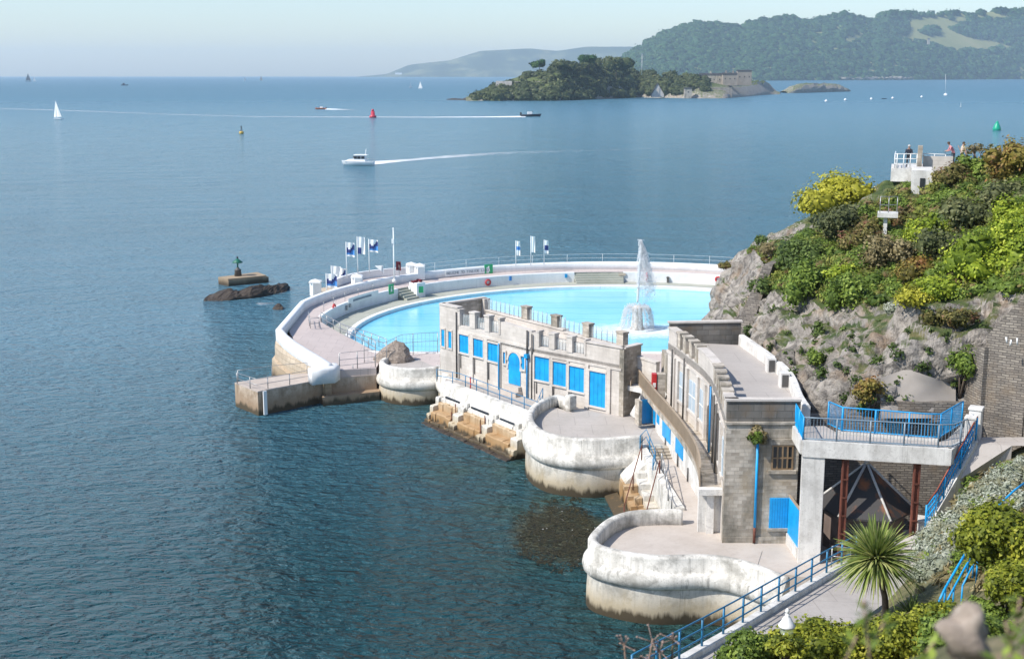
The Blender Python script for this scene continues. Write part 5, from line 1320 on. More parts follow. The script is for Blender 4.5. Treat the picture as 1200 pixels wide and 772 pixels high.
# ------------------------------------------------------------------ two-storey terrace building
tb = thing('terrace_building', 'two-storey stone building with a wide roof terrace and a curving white front', 'building', (12.5,72,2.7))
fac = smooth_path([(10.45,83.8),(10.9,81.2),(11.3,78.5),(11.65,75.8),(11.75,73),(11.6,70),(11.35,67),(11.13,64.4)], 3)
TZ = 9.4
fw = MB()
k = len(fac)
def facade(a, b, z0, z1, o0, o1, m, z1b=None):
    F_ = Fac(a, b); F_.n = -F_.n if F_.n.x > 0 else F_.n
    return F_.blk(0, F_.L, z0, z1, o0, o1, m, z1b)
m = MB().sweep(fac, [(-.0,2.2),(-.0,9.5),(-.45,9.5),(-.45,2.2)], smooth=False); 
# which side is the sea: travel is towards the camera, so the sea is on its right
m = MB().sweep(fac, [(0,2.2),(0,9.5),(-.45,9.5),(-.45,2.2)][::-1], smooth=False); obj('front_wall', m, M['ashlar'], tb)
obj('string_course', MB().sweep(fac, [(.002,8.75),(.1,8.75),(.1,8.95),(.002,8.95)], smooth=False), M['ashlar'], tb)
# parapet in solid stretches and piers
def fat(y):
    for a, b in zip(fac, fac[1:]):
        if b[1] <= y <= a[1]:
            q = (a[1]-y)/(a[1]-b[1]); return (a[0]+(b[0]-a[0])*q, y)
    return fac[-1] if y < fac[-1][1] else fac[0]
def fseg(y0, y1): 
    F_ = Fac(fat(y0), fat(y1)); F_.n = -F_.n if F_.n.x > 0 else F_.n; return F_
def fpath(y0, y1): return [fat(y0)]+[p for p in fac if y1 < p[1] < y0]+[fat(y1)]
for y0, y1 in ((83.6,81.9),(77.6,72.2),(66.0,64.25)):
    obj('parapet', MB().sweep(fpath(y0,y1), [(.02,9.502),(.02,10.42),(-.4,10.42),(-.4,9.502)][::-1], smooth=False), M['ashlar'], tb)
    obj('coping', MB().sweep(fpath(y0,y1), [(.09,10.422),(.09,10.53),(-.46,10.53),(-.46,10.422)][::-1], smooth=False), M['ashlar'], tb)
for y in (81.3,80.1,78.7,77.4,72.0,70.5,69.0,67.5,66.1):
    F_ = fseg(y+.3, y-.3); m = F_.blk(0, F_.L, 9.503, 10.5, -.42, .06); F_.blk(-.06, F_.L+.06, 10.501, 10.62, -.5, .12, m); obj('parapet_pier', m, M['ashlar_dark'], tb)
for y0, y1 in ((81.2,80.4),(79.8,79.0),(78.4,77.7),(71.7,70.8),(70.2,69.3),(68.7,67.8),(67.2,66.4)):
    F_ = fseg(y0, y1); m = MB()
    for i in range(5): m.tube([F_.p(F_.L*i/4,-.2,9.5), F_.p(F_.L*i/4,-.2,10.35)], .03, 5)
    m.tube([F_.p(0,-.2,10.35), F_.p(F_.L,-.2,10.35)], .035, 5); obj('guard_rail', m, M['brown_rail'], tb)
# windows, pilasters, pipes on the upper front
for y0, y1, z0, z1, mat in ((82.9,82.5,6.6,8.2,'window_dark'),(81.0,79.6,6.2,8.1,'window_blue'),(78.8,77.2,6.2,8.1,'window_blue'),(76.4,75.0,6.2,8.1,'window_blue'),(71.6,70.6,6.0,8.1,'blue_dk'),(69.6,68.8,6.1,8.1,'window_blue'),(67.8,67.0,6.1,8.1,'window_blue'),(65.8,65.1,6.1,8.1,'window_blue')):
    F_ = fseg(y0, y1); w__ = obj('window', F_.blk(0, F_.L, z0, z1, .002, .05), M[mat], tb)
    m = MB(); F_.blk(F_.L/2-.03, F_.L/2+.03, z0, z1, .051, .08, m); F_.blk(0, F_.L, (z0+z1)/2-.03, (z0+z1)/2+.03, .051, .075, m); obj('frame', m, M['white_paint'], w__)
    m = MB(); F_.blk(-.1, F_.L+.1, z0-.15, z0-.002, .002, .14, m); obj('sill', m, M['ashlar'], w__)
F_ = fseg(74.3,73.2); ol = [(0.05,5.35),(F_.L-.05,5.35)]+[(F_.L/2+(F_.L/2-.05)*math.cos(t_),7.2+.5*math.sin(t_)) for t_ in arc_]; k2 = len(ol)
vs_ = [F_.p(a,.003,z) for a, z in ol]+[F_.p(a,.06,z) for a, z in ol]
obj('arched_door', MB().add(vs_, [tuple(range(k2-1,-1,-1)), tuple(range(k2,2*k2))]+[(i,(i+1)%k2,k2+(i+1)%k2,k2+i) for i in range(k2)]), M['window_dark'], tb)
for y in (82.1,81.3,79.2,76.8,74.8,72.6,70.2,68.3,66.4):
    F_ = fseg(y+.22, y-.22); obj('pilaster', F_.blk(0, F_.L, 5.32, 8.748, .003, .16), M['ashlar'], tb)
for y, mat in ((82.15,'dark_pipe'),(79.45,'dark_pipe'),(72.3,'dark_pipe'),(71.9,'blue_dk'),(69.9,'dark_pipe'),(68.0,'dark_pipe')):
    F_ = fseg(y+.1, y-.1); obj('downpipe', MB().tube([F_.p(.1,.22,9.3), F_.p(.1,.22,5.35)], .06, 6), M[mat], tb)
# end wall facing the ramp
T0, T1 = (11.12,64.2), (14.95,64.2); fe2 = Fac(T0, T1); fe2.n = Vector((0,-1,0))
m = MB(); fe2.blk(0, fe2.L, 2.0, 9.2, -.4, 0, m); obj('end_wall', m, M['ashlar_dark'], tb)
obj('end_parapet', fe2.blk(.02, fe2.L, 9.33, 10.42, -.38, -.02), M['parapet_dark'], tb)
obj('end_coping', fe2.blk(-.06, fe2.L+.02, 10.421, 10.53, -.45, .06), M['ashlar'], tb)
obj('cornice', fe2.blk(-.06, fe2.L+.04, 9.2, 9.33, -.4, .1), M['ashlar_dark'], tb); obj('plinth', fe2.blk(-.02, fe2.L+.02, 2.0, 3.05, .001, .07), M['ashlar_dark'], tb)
wn = obj('window', fe2.blk(2.42,3.55,6.75,8.05,.002,.03), M['window_dark'], tb)
m = MB()
for i in range(5): fe2.blk(2.42+1.05*i/4, 2.5+1.05*i/4, 6.78, 8.05, .031, .07, m)
for z in (6.75,7.35,8.0): fe2.blk(2.42,3.55,z,z+.07,.031,.075,m)
obj('frame', m, M['wood'], wn)
obj('sill', fe2.blk(2.25,3.72,6.55,6.74,.002,.14), M['ashlar_dark'], wn); obj('lintel', fe2.blk(2.25,3.72,8.1,8.4,.002,.1), M['ashlar_dark'], wn)
sh_ = obj('shutter', fe2.blk(2.42,3.62,3.55,5.2,.002,.06), M['blue'], tb); m = MB()
for i in range(1,9): fe2.blk(2.42+1.2*i/9, 2.435+1.2*i/9, 3.57, 5.18, .061, .07, m)
obj('batten', m, M['blue_dk'], sh_); obj('sill', fe2.blk(2.32,3.72,3.4,3.548,.002,.13), M['ashlar_dark'], sh_)
obj('downpipe', MB().tube([fe2.p(1.66,.1,8.2), fe2.p(1.66,.1,3.6)], .07, 8), M['blue'], tb)
obj('downpipe', MB().tube([fe2.p(1.66,.1,3.6), fe2.p(1.66,.1,2.75)], .07, 8), M['rust'], tb)
fp_ = thing('wall_fern', 'dry fern tuft growing out of the end wall above the blue downpipe', 'fern', fe2.p(1.6,.2,8.3))
b = fe2.p(1.6,.15,8.5); V, Fq, T = leaf_cloud(lumps_for(b,.55,.3,.5,8), 700, .13, core=.5); np_obj('fronds', V, Fq, M['leaf_tan'], T, parent=fp_)
V, Fq, T = leaf_cloud(lumps_for((b[0]-.05,b[1]-.1,b[2]-.1),.45,.3,.4,5), 350, .13, core=0); np_obj('green_fronds', V, Fq, M['leaf_green'], T, parent=fp_)
# roof terrace and its far and right-hand walls
tr = [(15.2,83.0),(15.95,76.2),(16.05,71.7),(15.5,67.0),(15.35,64.6)]
obj('roof_terrace', MB().prism([p for p in fac]+[(14.95,64.25)]+[p for p in tr[::-1]]+[(11,84.0)], 8.9, TZ), M['terrace_floor'], tb)
obj('far_parapet', MB().seg((10.5,83.7), (15.3,84.1), .35, 8.9, 10.75), M['parapet_dark'], tb); obj('far_coping', MB().seg((10.4,83.7), (15.4,84.1), .5, 10.752, 10.86), M['ashlar'], tb)
trs = smooth_path(tr, 4)
obj('side_wall', MB().sweep(trs, [(-.2,8.9),(-.2,10.05),(-.14,10.12),(.14,10.12),(.2,10.05),(.2,8.9)], smooth=False), M['white_render'], tb)
# things on the terrace
for (y, lab) in ((75.2,'small vent block on the low terrace wall nearer the pool'),(71.4,'dark-fronted box set into the low terrace wall')):
    q = (16.0,y); t = thing('terrace_locker', lab, 'locker', (q[0]-.35,y,TZ)); obj('box', MB().box((q[0]-.42,y,TZ+.45), (.5,.8,.9)), M['white_render'], t); obj('door', MB().box((q[0]-.42,y-.41,TZ+.45), (.36,.03,.7)), M['dark_pipe'], t)

# ------------------------------------------------------------------ bridge, pillar and blue railings
BZ = 9.0
br = thing('bridge', 'white concrete footbridge on a square pillar leading from the roof terrace', 'bridge', (18,61.5,2.7))
dpl = [(14.75,64.3),(14.5,61.45),(21.4,59.95),(22.6,61.2),(24.2,63.6),(23.3,64.3),(21.9,62.0),(21.2,61.35),(16.7,62.75),(16.3,64.4)]
obj('deck', MB().prism(dpl, BZ-.3, BZ+.05), M['deck'], br)
be = Fac((14.5,61.45),(21.4,59.95)); be.n = -be.n if be.n.y > 0 else be.n
obj('beam', be.blk(-.02, be.L, 8.3, BZ+.14, -.18, .08), M['white_render'], br)
be2 = Fac((21.4,59.95),(24.2,63.6)); be2.n = -be2.n if be2.n.x < 0 else be2.n
obj('beam', be2.blk(.0, 2.0, 8.33, BZ+.14, -.2, .06), M['white_render'], br)
bl_ = Fac((14.62,64.3),(14.45,61.5)); bl_.n = -bl_.n if bl_.n.x > 0 else bl_.n
obj('side_beam', bl_.blk(0, bl_.L, 8.4, BZ+.14, -.2, .06), M['white_render'], br)
obj('kerb', MB().seg((16.55,62.95),(21.25,61.5), .2, BZ-.2, BZ+.2), M['white_render'], br)
obj('pillar', MB().box((15.13,61.78,5.2), (1.12,.95,6.3), -.2), M['white_render'], br, bevel=.03)
for x, y in ((16.6,61.2),(19.95,60.5)):
    m = MB(); 
    for dx_, dy_ in ((-.12,0),(.12,0)): m.box((x+dx_,y+dy_,5.6), (.07,.22,5.9))
    m.box((x,y,5.6), (.24,.05,5.9)); 
    for k_ in range(5): m.box((x,y-.12,3.4+k_*.95), (.3,.03,.08))
    obj('support', m, M['rust'], br)
def blue_rail(label, pts, h=1.15, sp=.13, mat='blue', solid=False, post=1.5):
    return railing(label, pts, h, M[mat], post, (.06,1.0), .035, .045, balusters=sp, br=.013)
blue_rail('grey-blue picket railing along the front edge of the footbridge', [(14.52,61.52,BZ+.14),(21.35,60.02,BZ+.14),(22.5,61.15,BZ+.14),(24.0,63.3,BZ+.14)], mat='steel_blue', sp=.16)
blue_rail('bright blue picket railing along the back of the footbridge', [(16.45,64.4,BZ+.1),(16.75,62.85,BZ+.2),(21.2,61.4,BZ+.2),(23.3,64.1,BZ+.2)], h=1.25, sp=.15)
blue_rail('short blue railing at the left corner where terrace meets footbridge', [(14.7,64.25,BZ+.14),(14.5,61.5,BZ+.14)], sp=.1)
def stone_pier(label, x, y, z, w_, h, name='stone_pier'):
    t = thing(name, label, 'pier', (x,y,z)); obj('shaft', MB().box((x,y,z+h/2-.2), (w_,w_,h+.4), -.5), M['white_render'], t, bevel=.04); obj('cap', MB().box((x,y,z+h+.07), (w_*1.15,w_*1.15,.14), -.5), M['white_render'], t, bevel=.03)
q = P(1136,519,BZ); stone_pier('left of the two white stone piers at the right end of the footbridge', q[0], q[1], BZ, .5, 1.25)
q = P(1145,516,BZ); stone_pier('right of the two white stone piers at the right end of the footbridge', q[0], q[1]+.4, BZ, .6, 1.5)
# blue solid gate beside the pillar
gt = thing('side_gate', 'slanting blue boarded gate panel left of the white pillar', 'gate', P(934,640,2.7))
ga, gb_ = P(929,618,2.9), P(937,640,2.7); gb_ = (gb_[0], gb_[1], 2.7)
fg = Fac((14.55,64.1),(14.62,61.95)); fg.n = -fg.n if fg.n.x > 0 else fg.n
obj('panel', fg.blk(0, fg.L, 3.3, 5.3, -.03, .03), M['blue'], gt); obj('rail', fg.blk(0, fg.L, 5.3, 5.4, -.05, .05), M['brown_rail'], gt); obj('base_wall', fg.blk(0, fg.L, 2.4, 3.3, -.1, .1), M['white_render'], gt)

# kiosk under the bridge
kc = (18.3,63.4); kr = 2.55
ki = thing('kiosk', 'dark kiosk with a rusty pyramid roof under the footbridge', 'kiosk', (*kc,2.7))
kp = [(kc[0]+kr*math.cos(math.radians(a)), kc[1]+kr*math.sin(math.radians(a))) for a in range(45,405,60)]
kw = [(kc[0]+2.0*math.cos(math.radians(a)), kc[1]+2.0*math.sin(math.radians(a))) for a in range(45,405,60)]
obj('wall', MB().prism(kw, 2.4, 5.0), paint('kiosk_brown_boards', (.2,.15,.13), .8, .3), ki)
n = NT('rust_streaked_roof'); f = n.noise(.55, 5, .65); M['kroof'] = n.set(n.mix(n.ramp(f, [(.55,0.0),(.66,1.0)]), (.045,.042,.042), (.24,.09,.035)), .65)
ap = (kc[0],kc[1],7.35); vs_ = [(p[0],p[1],4.95) for p in kp]+[(p[0],p[1],5.05) for p in kp]+[ap]
rf = obj('roof', MB().add(vs_, [(i,(i+1)%6,6+(i+1)%6,6+i) for i in range(6)]+[(6+i,6+(i+1)%6,12) for i in range(6)]+[(5,4,3,2,1,0)]), M['kroof'], ki)
for i in range(6): obj('hip', MB().tube([(kp[i][0],kp[i][1],5.08),(ap[0],ap[1],7.38)], .07, 5), M['white_render'], rf)
obj('finial', MB().lathe([(.16,7.3),(.12,7.5),(.02,7.6)], (kc[0],kc[1],0), 8), M['white_render'], rf)
obj('counter_shutter', MB().box((kc[0]-.9,kc[1]-1.95,3.9), (1.4,.1,1.1), -.26), M['window_dark'], ki)
m = MB().seg((15.2,66.9),(25.2,66.2), .6, 2.0, 9.0); obj('retaining_wall', m, M['rubble'], loc=(20,66.5,2.7), label='dark rubble retaining wall behind the kiosk under the footbridge', cat='wall')
# ------------------------------------------------------------------ the cliff
def catmull(P_, n_):
    P_ = [np.array(p, float) for p in P_]; out = []; k = len(P_)
    for i in range(k-1):
        p0, p1, p2, p3 = P_[max(i-1,0)], P_[i], P_[i+1], P_[min(i+2,k-1)]
        for j in range(n_):
            t = j/n_; out.append(.5*((2*p1)+(-p0+p2)*t+(2*p0-5*p1+4*p2-p3)*t*t+(-p0+3*p1-3*p2+p3)*t**3))
    out.append(P_[-1]); return out
ST_ = [
 [(850,372,128),(856,345,130),(866,318,132),(878,300,134),(890,292,136),(900,288,138)],
 [(824,380,117),(838,352,115),(850,324,115),(862,306,115),(876,294,116),(888,286,118)],
 [(862,404,88),(868,372,94),(878,345,101),(892,316,106),(905,291,108),(914,277,110)],
 [(882,408,83.5),(887,385,84.5),(897,355,87),(909,320,94),(927,284,101),(946,258,104)],
 [(907,430,77.5),(914,405,78.5),(928,370,81),(948,325,87),(975,272,95),(1000,236,101)],
 [(945,470,71.5),(955,445,71.5),(966,405,74),(986,350,79.5),(1015,285,88),(1040,218,99)],
 [(985,520,67.6),(992,480,67.2),(1000,430,68.5),(1020,370,75),(1050,290,86),(1080,206,98)],
 [(1060,530,67),(1062,480,66.2),(1068,410,67.5),(1080,350,74),(1110,270,84),(1130,196,95)],
 [(1150,520,66.2),(1152,450,66.2),(1155,380,67.5),(1165,322,74),(1180,250,82),(1190,186,92)],
 [(1260,520,64),(1262,430,64.5),(1266,350,66),(1272,270,72),(1280,215,80),(1290,165,90)],
 [(1400,520,60),(1402,430,61),(1406,330,63),(1412,250,68),(1420,190,78),(1430,140,88)]]
prof = []
for s_ in ST_:
    q = [D(*p) for p in s_]; q[0] = (q[0][0], q[0][1], min(q[0][2], 9.0) if s_[0][2] < 95 else 1.0); t_ = q[-1]
    b0 = (q[0][0]+.2, q[0][1]+.3, -1.0)
    q = [b0]+q+[(t_[0]*1.06, t_[1]*1.06+2, t_[2]-1.6), (t_[0]*1.2+3, t_[1]*1.2, t_[2]-8), (t_[0]*1.35+5, t_[1]*1.35, -2)]
    prof.append(q)
cols = [catmull(q, 13) for q in prof]                    # along each profile
rowsT = list(zip(*cols)); G = np.array([catmull(r, 24) for r in rowsT])    # across stations: [profile][station]
dU = np.gradient(G, axis=1); dV = np.gradient(G, axis=0); NR = np.cross(dU, dV); NR /= (np.linalg.norm(NR, axis=2)[:,:,None]+1e-9)
if NR[20, 60].dot(np.array((-.3,-1,.3))) < 0: NR = -NR
kr_, kc_ = G.shape[:2]
ctrl_t = np.linspace(0, len(prof[0])-1, kr_)
for i in range(kr_):
    t_ = ctrl_t[i]
    amp = 1.0 if 1.0 < t_ < 3.6 else .45
    if t_ > 6.2: amp = .25
    for j in range(kc_):
        p = Vector(G[i,j]); d = mn.fractal(p*.16, 1.0, 2.0, 6)*1.5; r = abs(mn.noise(Vector((p.x*.5,p.y*.5,p.z*.28))))*1.5-.45
        r2 = mn.noise(Vector((p.x*1.3,p.y*1.3,p.z*.9)))*.45
        G[i,j] += NR[i,j]*amp*(d*.8+r*.9+r2)
cm = MB().grid([[tuple(p) for p in r] for r in G], smooth=False)
cliff = obj('cliff', cm, M['cliff'], kind='structure')
# ------------------------------------------------------------------ the near hillside
HS = [
 [(1080,648,55.5),(1110,612,56.5),(1135,580,58),(1165,548,60),(1200,527,62),(1270,512,63)],
 [(1066,672,53),(1105,645,53),(1140,612,54),(1175,583,55),(1215,562,56),(1290,540,57)],
 [(1036,706,49.5),(1085,690,48),(1130,662,48),(1175,632,48),(1225,602,48),(1300,570,48)],
 [(975,752,44.5),(1040,735,43),(1110,716,42),(1170,695,41),(1230,655,40),(1310,620,40)],
 [(800,815,38),(950,785,37),(1080,772,35),(1170,748,33),(1240,710,32),(1320,680,32)],
 [(700,880,28),(900,850,26),(1050,830,25),(1170,812,22),(1260,790,20),(1340,770,20)],
 [(500,1000,14),(850,900,13),(1020,850,12),(1160,815,11),(1270,800,10),(1360,780,10)],
 [(300,1250,6),(800,1000,5.5),(1000,870,5),(1150,812,4.5),(1280,800,4),(1380,790,4)]]
HS.insert(0, [(1058,668,57),(1088,626,58.5),(1112,596,60),(1143,562,62),(1186,540,65),(1262,526,66)])
hrows = [[D(*p) for p in r] for r in HS]+[[(-3,-4,25.1),(-.5,-4,25.2),(1,-4,25.3),(2,-4,25.4),(4,-4,25.5),(7,-4,25.6)]]
for r in hrows: k_ = 1.6 if r[-1][1] > 34 else 1.0; r.append(tuple(r[-1][i]+(r[-1][i]-r[-2][i])*k_ for i in range(3)))
hc = [catmull(r, 12) for r in zip(*hrows)]; hg = [catmull(r, 10) for r in zip(*hc)]
for r in hg:
    for p in r:
        if p[1] > 12: p[2] += .35*mn.fractal(Vector(p)*.4, 1, 2, 4)
hill_o = obj('hillside', MB().grid([[tuple(p) for p in r] for r in hg]), M['soil'], kind='structure')

def bvh_of(o):
    me = o.data; return BVHTree.FromPolygons([o.matrix_world @ v.co for v in me.vertices] if False else [Vector(v.co)+Vector(o.location) for v in me.vertices], [tuple(p.vertices) for p in me.polygons])
BC, BH = bvh_of(cliff), bvh_of(hill_o)
def onto(bv, u, v, fallback=85):
    d = ray(u, v).normalized(); h = bv.ray_cast(Vector((0,0,H)), d)
    if h[0] is None: return Vector(D(u, v, fallback))
    return h[0]
def bush(label, u, v, hw, hh, mat, dens=1.0, leaf=.2, k=9, name='bush', cat='bush', bv=None, Y=None, depth=None, core=.6, lr=(.45,.7), lift=0.0, trunk=True):
    c = Vector(D(u, v, Y)) if Y else onto(bv or BC, u, v)
    s = c.y/F; rx, rz = (hw*s*1.28, hh*s*1.28) if Y is None else (hw*s, hh*s); ry = depth or (rx+rz)*.55
    c = c + Vector((0, -ry*.1, lift+(.25*rz if Y is None else 0)))
    t = thing(name, label, cat, (c.x, c.y+ry*.3, c.z-rz*.9))
    lm = lumps_for(c, rx*.95, ry, rz*.95, k, lr); n_ = int(dens*min(14000, max(300, 4.6*(rx*ry+ry*rz+rx*rz)/(leaf*leaf))))
    V, Fq, T = leaf_cloud(lm, n_, leaf, core=core); np_obj('foliage', V, Fq, mat, T, parent=t)
    if trunk:
        b = LOC[t.name]; m = MB()
        for i in range(4):
            a = i*1.6; m.tube([(b[0],b[1],b[2]-.5),(c.x+rx*.35*math.cos(a), c.y+ry*.3*math.sin(a), c.z+rz*.1)], [.07,.03], 5)
        obj('stems', m, M['trunk'], t)
    return t
LB = M
bushes = [
 ('wide yellow-green elder bush standing out against the sea on the cliff edge', 980,243,38,22,'leaf_lime',.24,14),
 ('grey-olive shrub directly below the yellow-green elder', 990,272,34,22,'leaf_olive',.22,10),
 ('dark green bush halfway up the cliff left of the grey-olive shrub', 937,308,26,20,'leaf_dark',.22,10),
 ('low dark shrub clinging to the left tip of the cliff', 853,314,8,6,'leaf_red',.18,5),
 ('tiny dark shrub on the skyline near the left tip of the cliff', 894,287,8,6,'leaf_dark',.18,5),
 ('rounded green bush overhanging the bare white rock at the left', 897,342,18,13,'leaf_dark',.2,7),
 ('tall drooping green bush hanging over the middle of the rock face', 940,348,20,26,'leaf_green',.2,10),
 ('narrow grass-green bush right of the drooping bush', 986,356,15,26,'leaf_green',.2,8),
 ('thin band of light green leaves above the narrow bush', 983,326,22,8,'leaf_bright',.2,7),
 ('red-brown bramble bush in the middle of the cliff', 1012,289,22,17,'leaf_red',.2,8),
 ('mid green bush below the dark left shrub row', 962,331,14,12,'leaf_green',.2,6),
 ('purple-brown bush hugging the white lookout wall', 1052,262,11,12,'leaf_red',.2,8),
 ('large reddish bush right beside the lookout railing', 1116,215,19,13,'leaf_red',.22,12),
 ('bright green bush right of the reddish lookout bush', 1143,205,18,14,'leaf_green',.22,9),
 ('light green patch of bush below the lookout', 1088,279,24,14,'leaf_bright',.22,8),
 ('long dark olive bush running diagonally below the skyline', 1110,300,34,18,'leaf_olive',.24,11),
 ('dark olive bush between the lookout bushes and the bright hedge', 1142,262,30,20,'leaf_olive',.24,10),
 ('orange-tinted bush on the right-hand skyline', 1184,207,26,24,'leaf_orange',.24,12),
 ('brown-olive bush under the orange skyline bush', 1172,240,28,18,'leaf_olive',.24,10),
 ('big bright green hedge dome above the stone retaining wall', 1150,320,42,26,'leaf_bright',.2,16),
 ('bright green hedge at the right edge above the stone wall', 1188,298,30,28,'leaf_bright',.2,12),
 ('upper bright green hedge tip at the right edge', 1192,262,20,18,'leaf_bright',.2,8),
 ('yellowish hedge clump trailing down at the left of the bright hedge', 1096,345,24,13,'leaf_bright',.18,9),
 ('yellow-green low hedge end nearest the rock face', 1066,353,19,11,'leaf_lime',.18,7),
 ('orange-green bush above the left end of the bright hedge', 1068,327,26,14,'leaf_orange',.2,9),
 ('reddish low bush trailing over the rock below the hedge', 1112,376,24,10,'leaf_red',.17,8),
 ('small green bush growing on the rock beside the dark stone wall', 1128,440,12,24,'leaf_green',.17,8),
 ('small bush in a rock cleft above the terrace wall', 956,424,9,12,'leaf_green',.16,5),
 ('little shrub on the rock face above the cleft bush', 957,394,7,11,'leaf_dark',.16,5),
 ('grassy clump at the foot of the rock by the footbridge', 1024,466,14,16,'leaf_orange',.16,7),
 ('tan dry grass clump in the middle of the cliff below the pillar', 1042,312,24,20,'leaf_tan',.2,9),
 ('pale dry grass tuft on the cliff shoulder at the left', 908,296,18,8,'leaf_tan',.18,6),
 ('grey-green fern tuft on the rock above the footbridge', 1042,366,10,9,'leaf_silver',.15,5),
 ('olive shrub on the slope behind the lookout pillar', 1058,302,15,13,'leaf_olive',.2,7),
 ('dark green ivy clump at the foot of the masonry slope', 876,394,7,9,'leaf_dark',.16,6),
 ('broad green hedge continuing beyond the right edge above the stone wall', 1245,262,36,30,'leaf_bright',.2,12),
 ('olive hedge on the crest beyond the right edge of the picture', 1262,205,36,26,'leaf_olive',.22,10),
 ('green bush on the skyline just left of the lookout pillar', 1012,254,10,10,'leaf_green',.2,7),
]
for lab, u, v, hw, hh, mt, lf, k in bushes: bush(lab, u, v, hw, hh, M[mt], leaf=lf*.68, k=k)
# scrub between the bushes
Lm = []
pts = []
for k in range(1250):
    u = 880+420*rng.random(); q = rng.random()
    top = interp([(880,296),(905,285),(945,268),(1000,245),(1040,228),(1080,212),(1200,200)], u); bot = interp([(880,326),(905,334),(945,350),(1000,356),(1060,352),(1200,338)], u)
    v = top+(bot-top)*q; h = onto(BC, u, v)
    if h.y > 135: continue
    r = .3+.4*rng.random(); Lm.append((h.x, h.y, h.z+r*.1, r*1.3, r*1.2, r*.8))
V, Fq, T = leaf_cloud(Lm[::2], 44000, .12, core=.65); np_obj('hillside_scrub', V, Fq, M['leaf_green'], T, kind='stuff')
V, Fq, T = leaf_cloud(Lm[1::2], 40000, .12, core=.6); np_obj('dry_scrub', V, Fq, M['leaf_mixed'], T, kind='stuff')
Lm = []
for k in range(90):
    u = 865+290*rng.random(); v = 350+140*rng.random(); h = onto(BC, u, v)
    if h.y > 120 or h.z < 9.3: continue
    r = .12+.25*rng.random()**2; Lm.append((h.x, h.y-.1, h.z, r*1.3, r, r*1.1))
V, Fq, T = leaf_cloud(Lm, 3000, .11, core=.4); np_obj('rock_plants', V, Fq, M['leaf_dark'], T, kind='stuff')
# dry stalks on the skyline
sk = thing('seeding_plant', 'pale seeding stalks rising above the skyline bushes right of the people', 'plant', D(1155,195,94))
m = MB()
for k in range(26):
    u = 1128+62*rng.random(); a = Vector(D(u, 198, 94)); b = Vector(D(u+6*rng.normal(), 170+14*rng.random(), 94)); m.tube([a, (a+b)/2+Vector((.1,0,0)), b], .03, 4)
obj('stalks', m, M['stem'], sk)
Lm = [(*D(1128+62*rng.random(), 172+16*rng.random(), 94+rng.normal()*.5), .3,.3,.35) for _ in range(30)]
V, Fq, T = leaf_cloud(Lm, 900, .12, core=0); np_obj('seed_heads', V, Fq, M['leaf_tan'], T, parent=sk)

# masonry on the cliff
q = [D(828,381,110), D(858,383,91), D(896,311,96), D(884,293,105), D(850,319,109)]; e_ = Vector((2.2,1.2,-.2)); vs_ = q+[tuple(Vector(p)+e_) for p in q]
q[0] = (q[0][0],q[0][1],1.0)
cen = sum((Vector(p) for p in q), Vector())/5; rowsb = []
for i in range(19):
    r = []
    for j in range(19):
        a = Vector(q[0]).lerp(Vector(q[1]), j/18); b = Vector(q[4]).lerp(Vector(q[3]), min(1, j/9)) if j <= 9 else Vector(q[3]).lerp(Vector(q[2]), (j-9)/9)
        p = a.lerp(b, i/18); d = mn.fractal(p*1.1, 1, 2, 4); p += Vector((-.35,-.2,.25))*d; r.append(tuple(p))
    rowsb.append(r)
bt_ = thing('rubble_buttress', 'sloping pale rubble buttress at the left tip of the cliff beside the pool', 'buttress', tuple(q[0]))
obj('slope_face', MB().grid(rowsb, smooth=False), M['cliff'], bt_)
A_ = [Vector(D(857,392,87.5)), Vector(D(895,310,92.5))]; off = Vector((1.15,.1,0))
obj('dark_edge_wall', MB().add([A_[0],A_[0]+off*1.1,A_[1]+off*.6,A_[1],A_[0]+Vector((2,4,0)),A_[0]+off*1.1+Vector((2,4,0)),A_[1]+off*.6+Vector((2,4,0)),A_[1]+Vector((2,4,0))], [(0,1,2,3),(1,5,6,2),(3,2,6,7),(4,0,3,7)]), M['rubble'], bt_)
rw = thing('stone_wall', 'tall dark rubble retaining wall at the right edge under the bright hedge', 'wall', D(1200,500,64))
c0, c1, c2 = D(1150,522,65.2), D(1200,522,63.8), D(1300,522,61.5)
zt = [D(1150,392,65.2)[2], D(1200,333,63.8)[2], D(1300,270,61.5)[2]]
m = MB().seg(c0, c1, .9, 6, zt[0], z1b=zt[1]).seg((c1[0]+.003,c1[1]), c2, .9, 6, zt[1], z1b=zt[2]).seg((c2[0]+.003,c2[1]), D(1480,522,58), .9, 6, zt[2], z1b=zt[2]+1); obj('masonry', m, M['rubble'], rw)
obj('return_wall', MB().seg((c0[0],c0[1]-.44),(c0[0]-.7,c0[1]+4), .8, 6, zt[0]-.6, z1b=zt[0]-1.5), M['rubble'], rw)
obj('drain_pipe', MB().tube([D(1185,398,63.0), D(1184,405,63.0)], .05, 5).tube([D(1179,395,63.1), D(1180,402,63.1)], .05, 5).tube([D(1192,396,62.9), D(1192,404,62.9)], .05, 5), M['white_paint'], rw)
n = NT('smooth_cement'); f_ = n.noise(.9, 6, .7); M['cement'] = n.set(n.mix(f_, (.26,.23,.2), (.4,.36,.32)), .9)
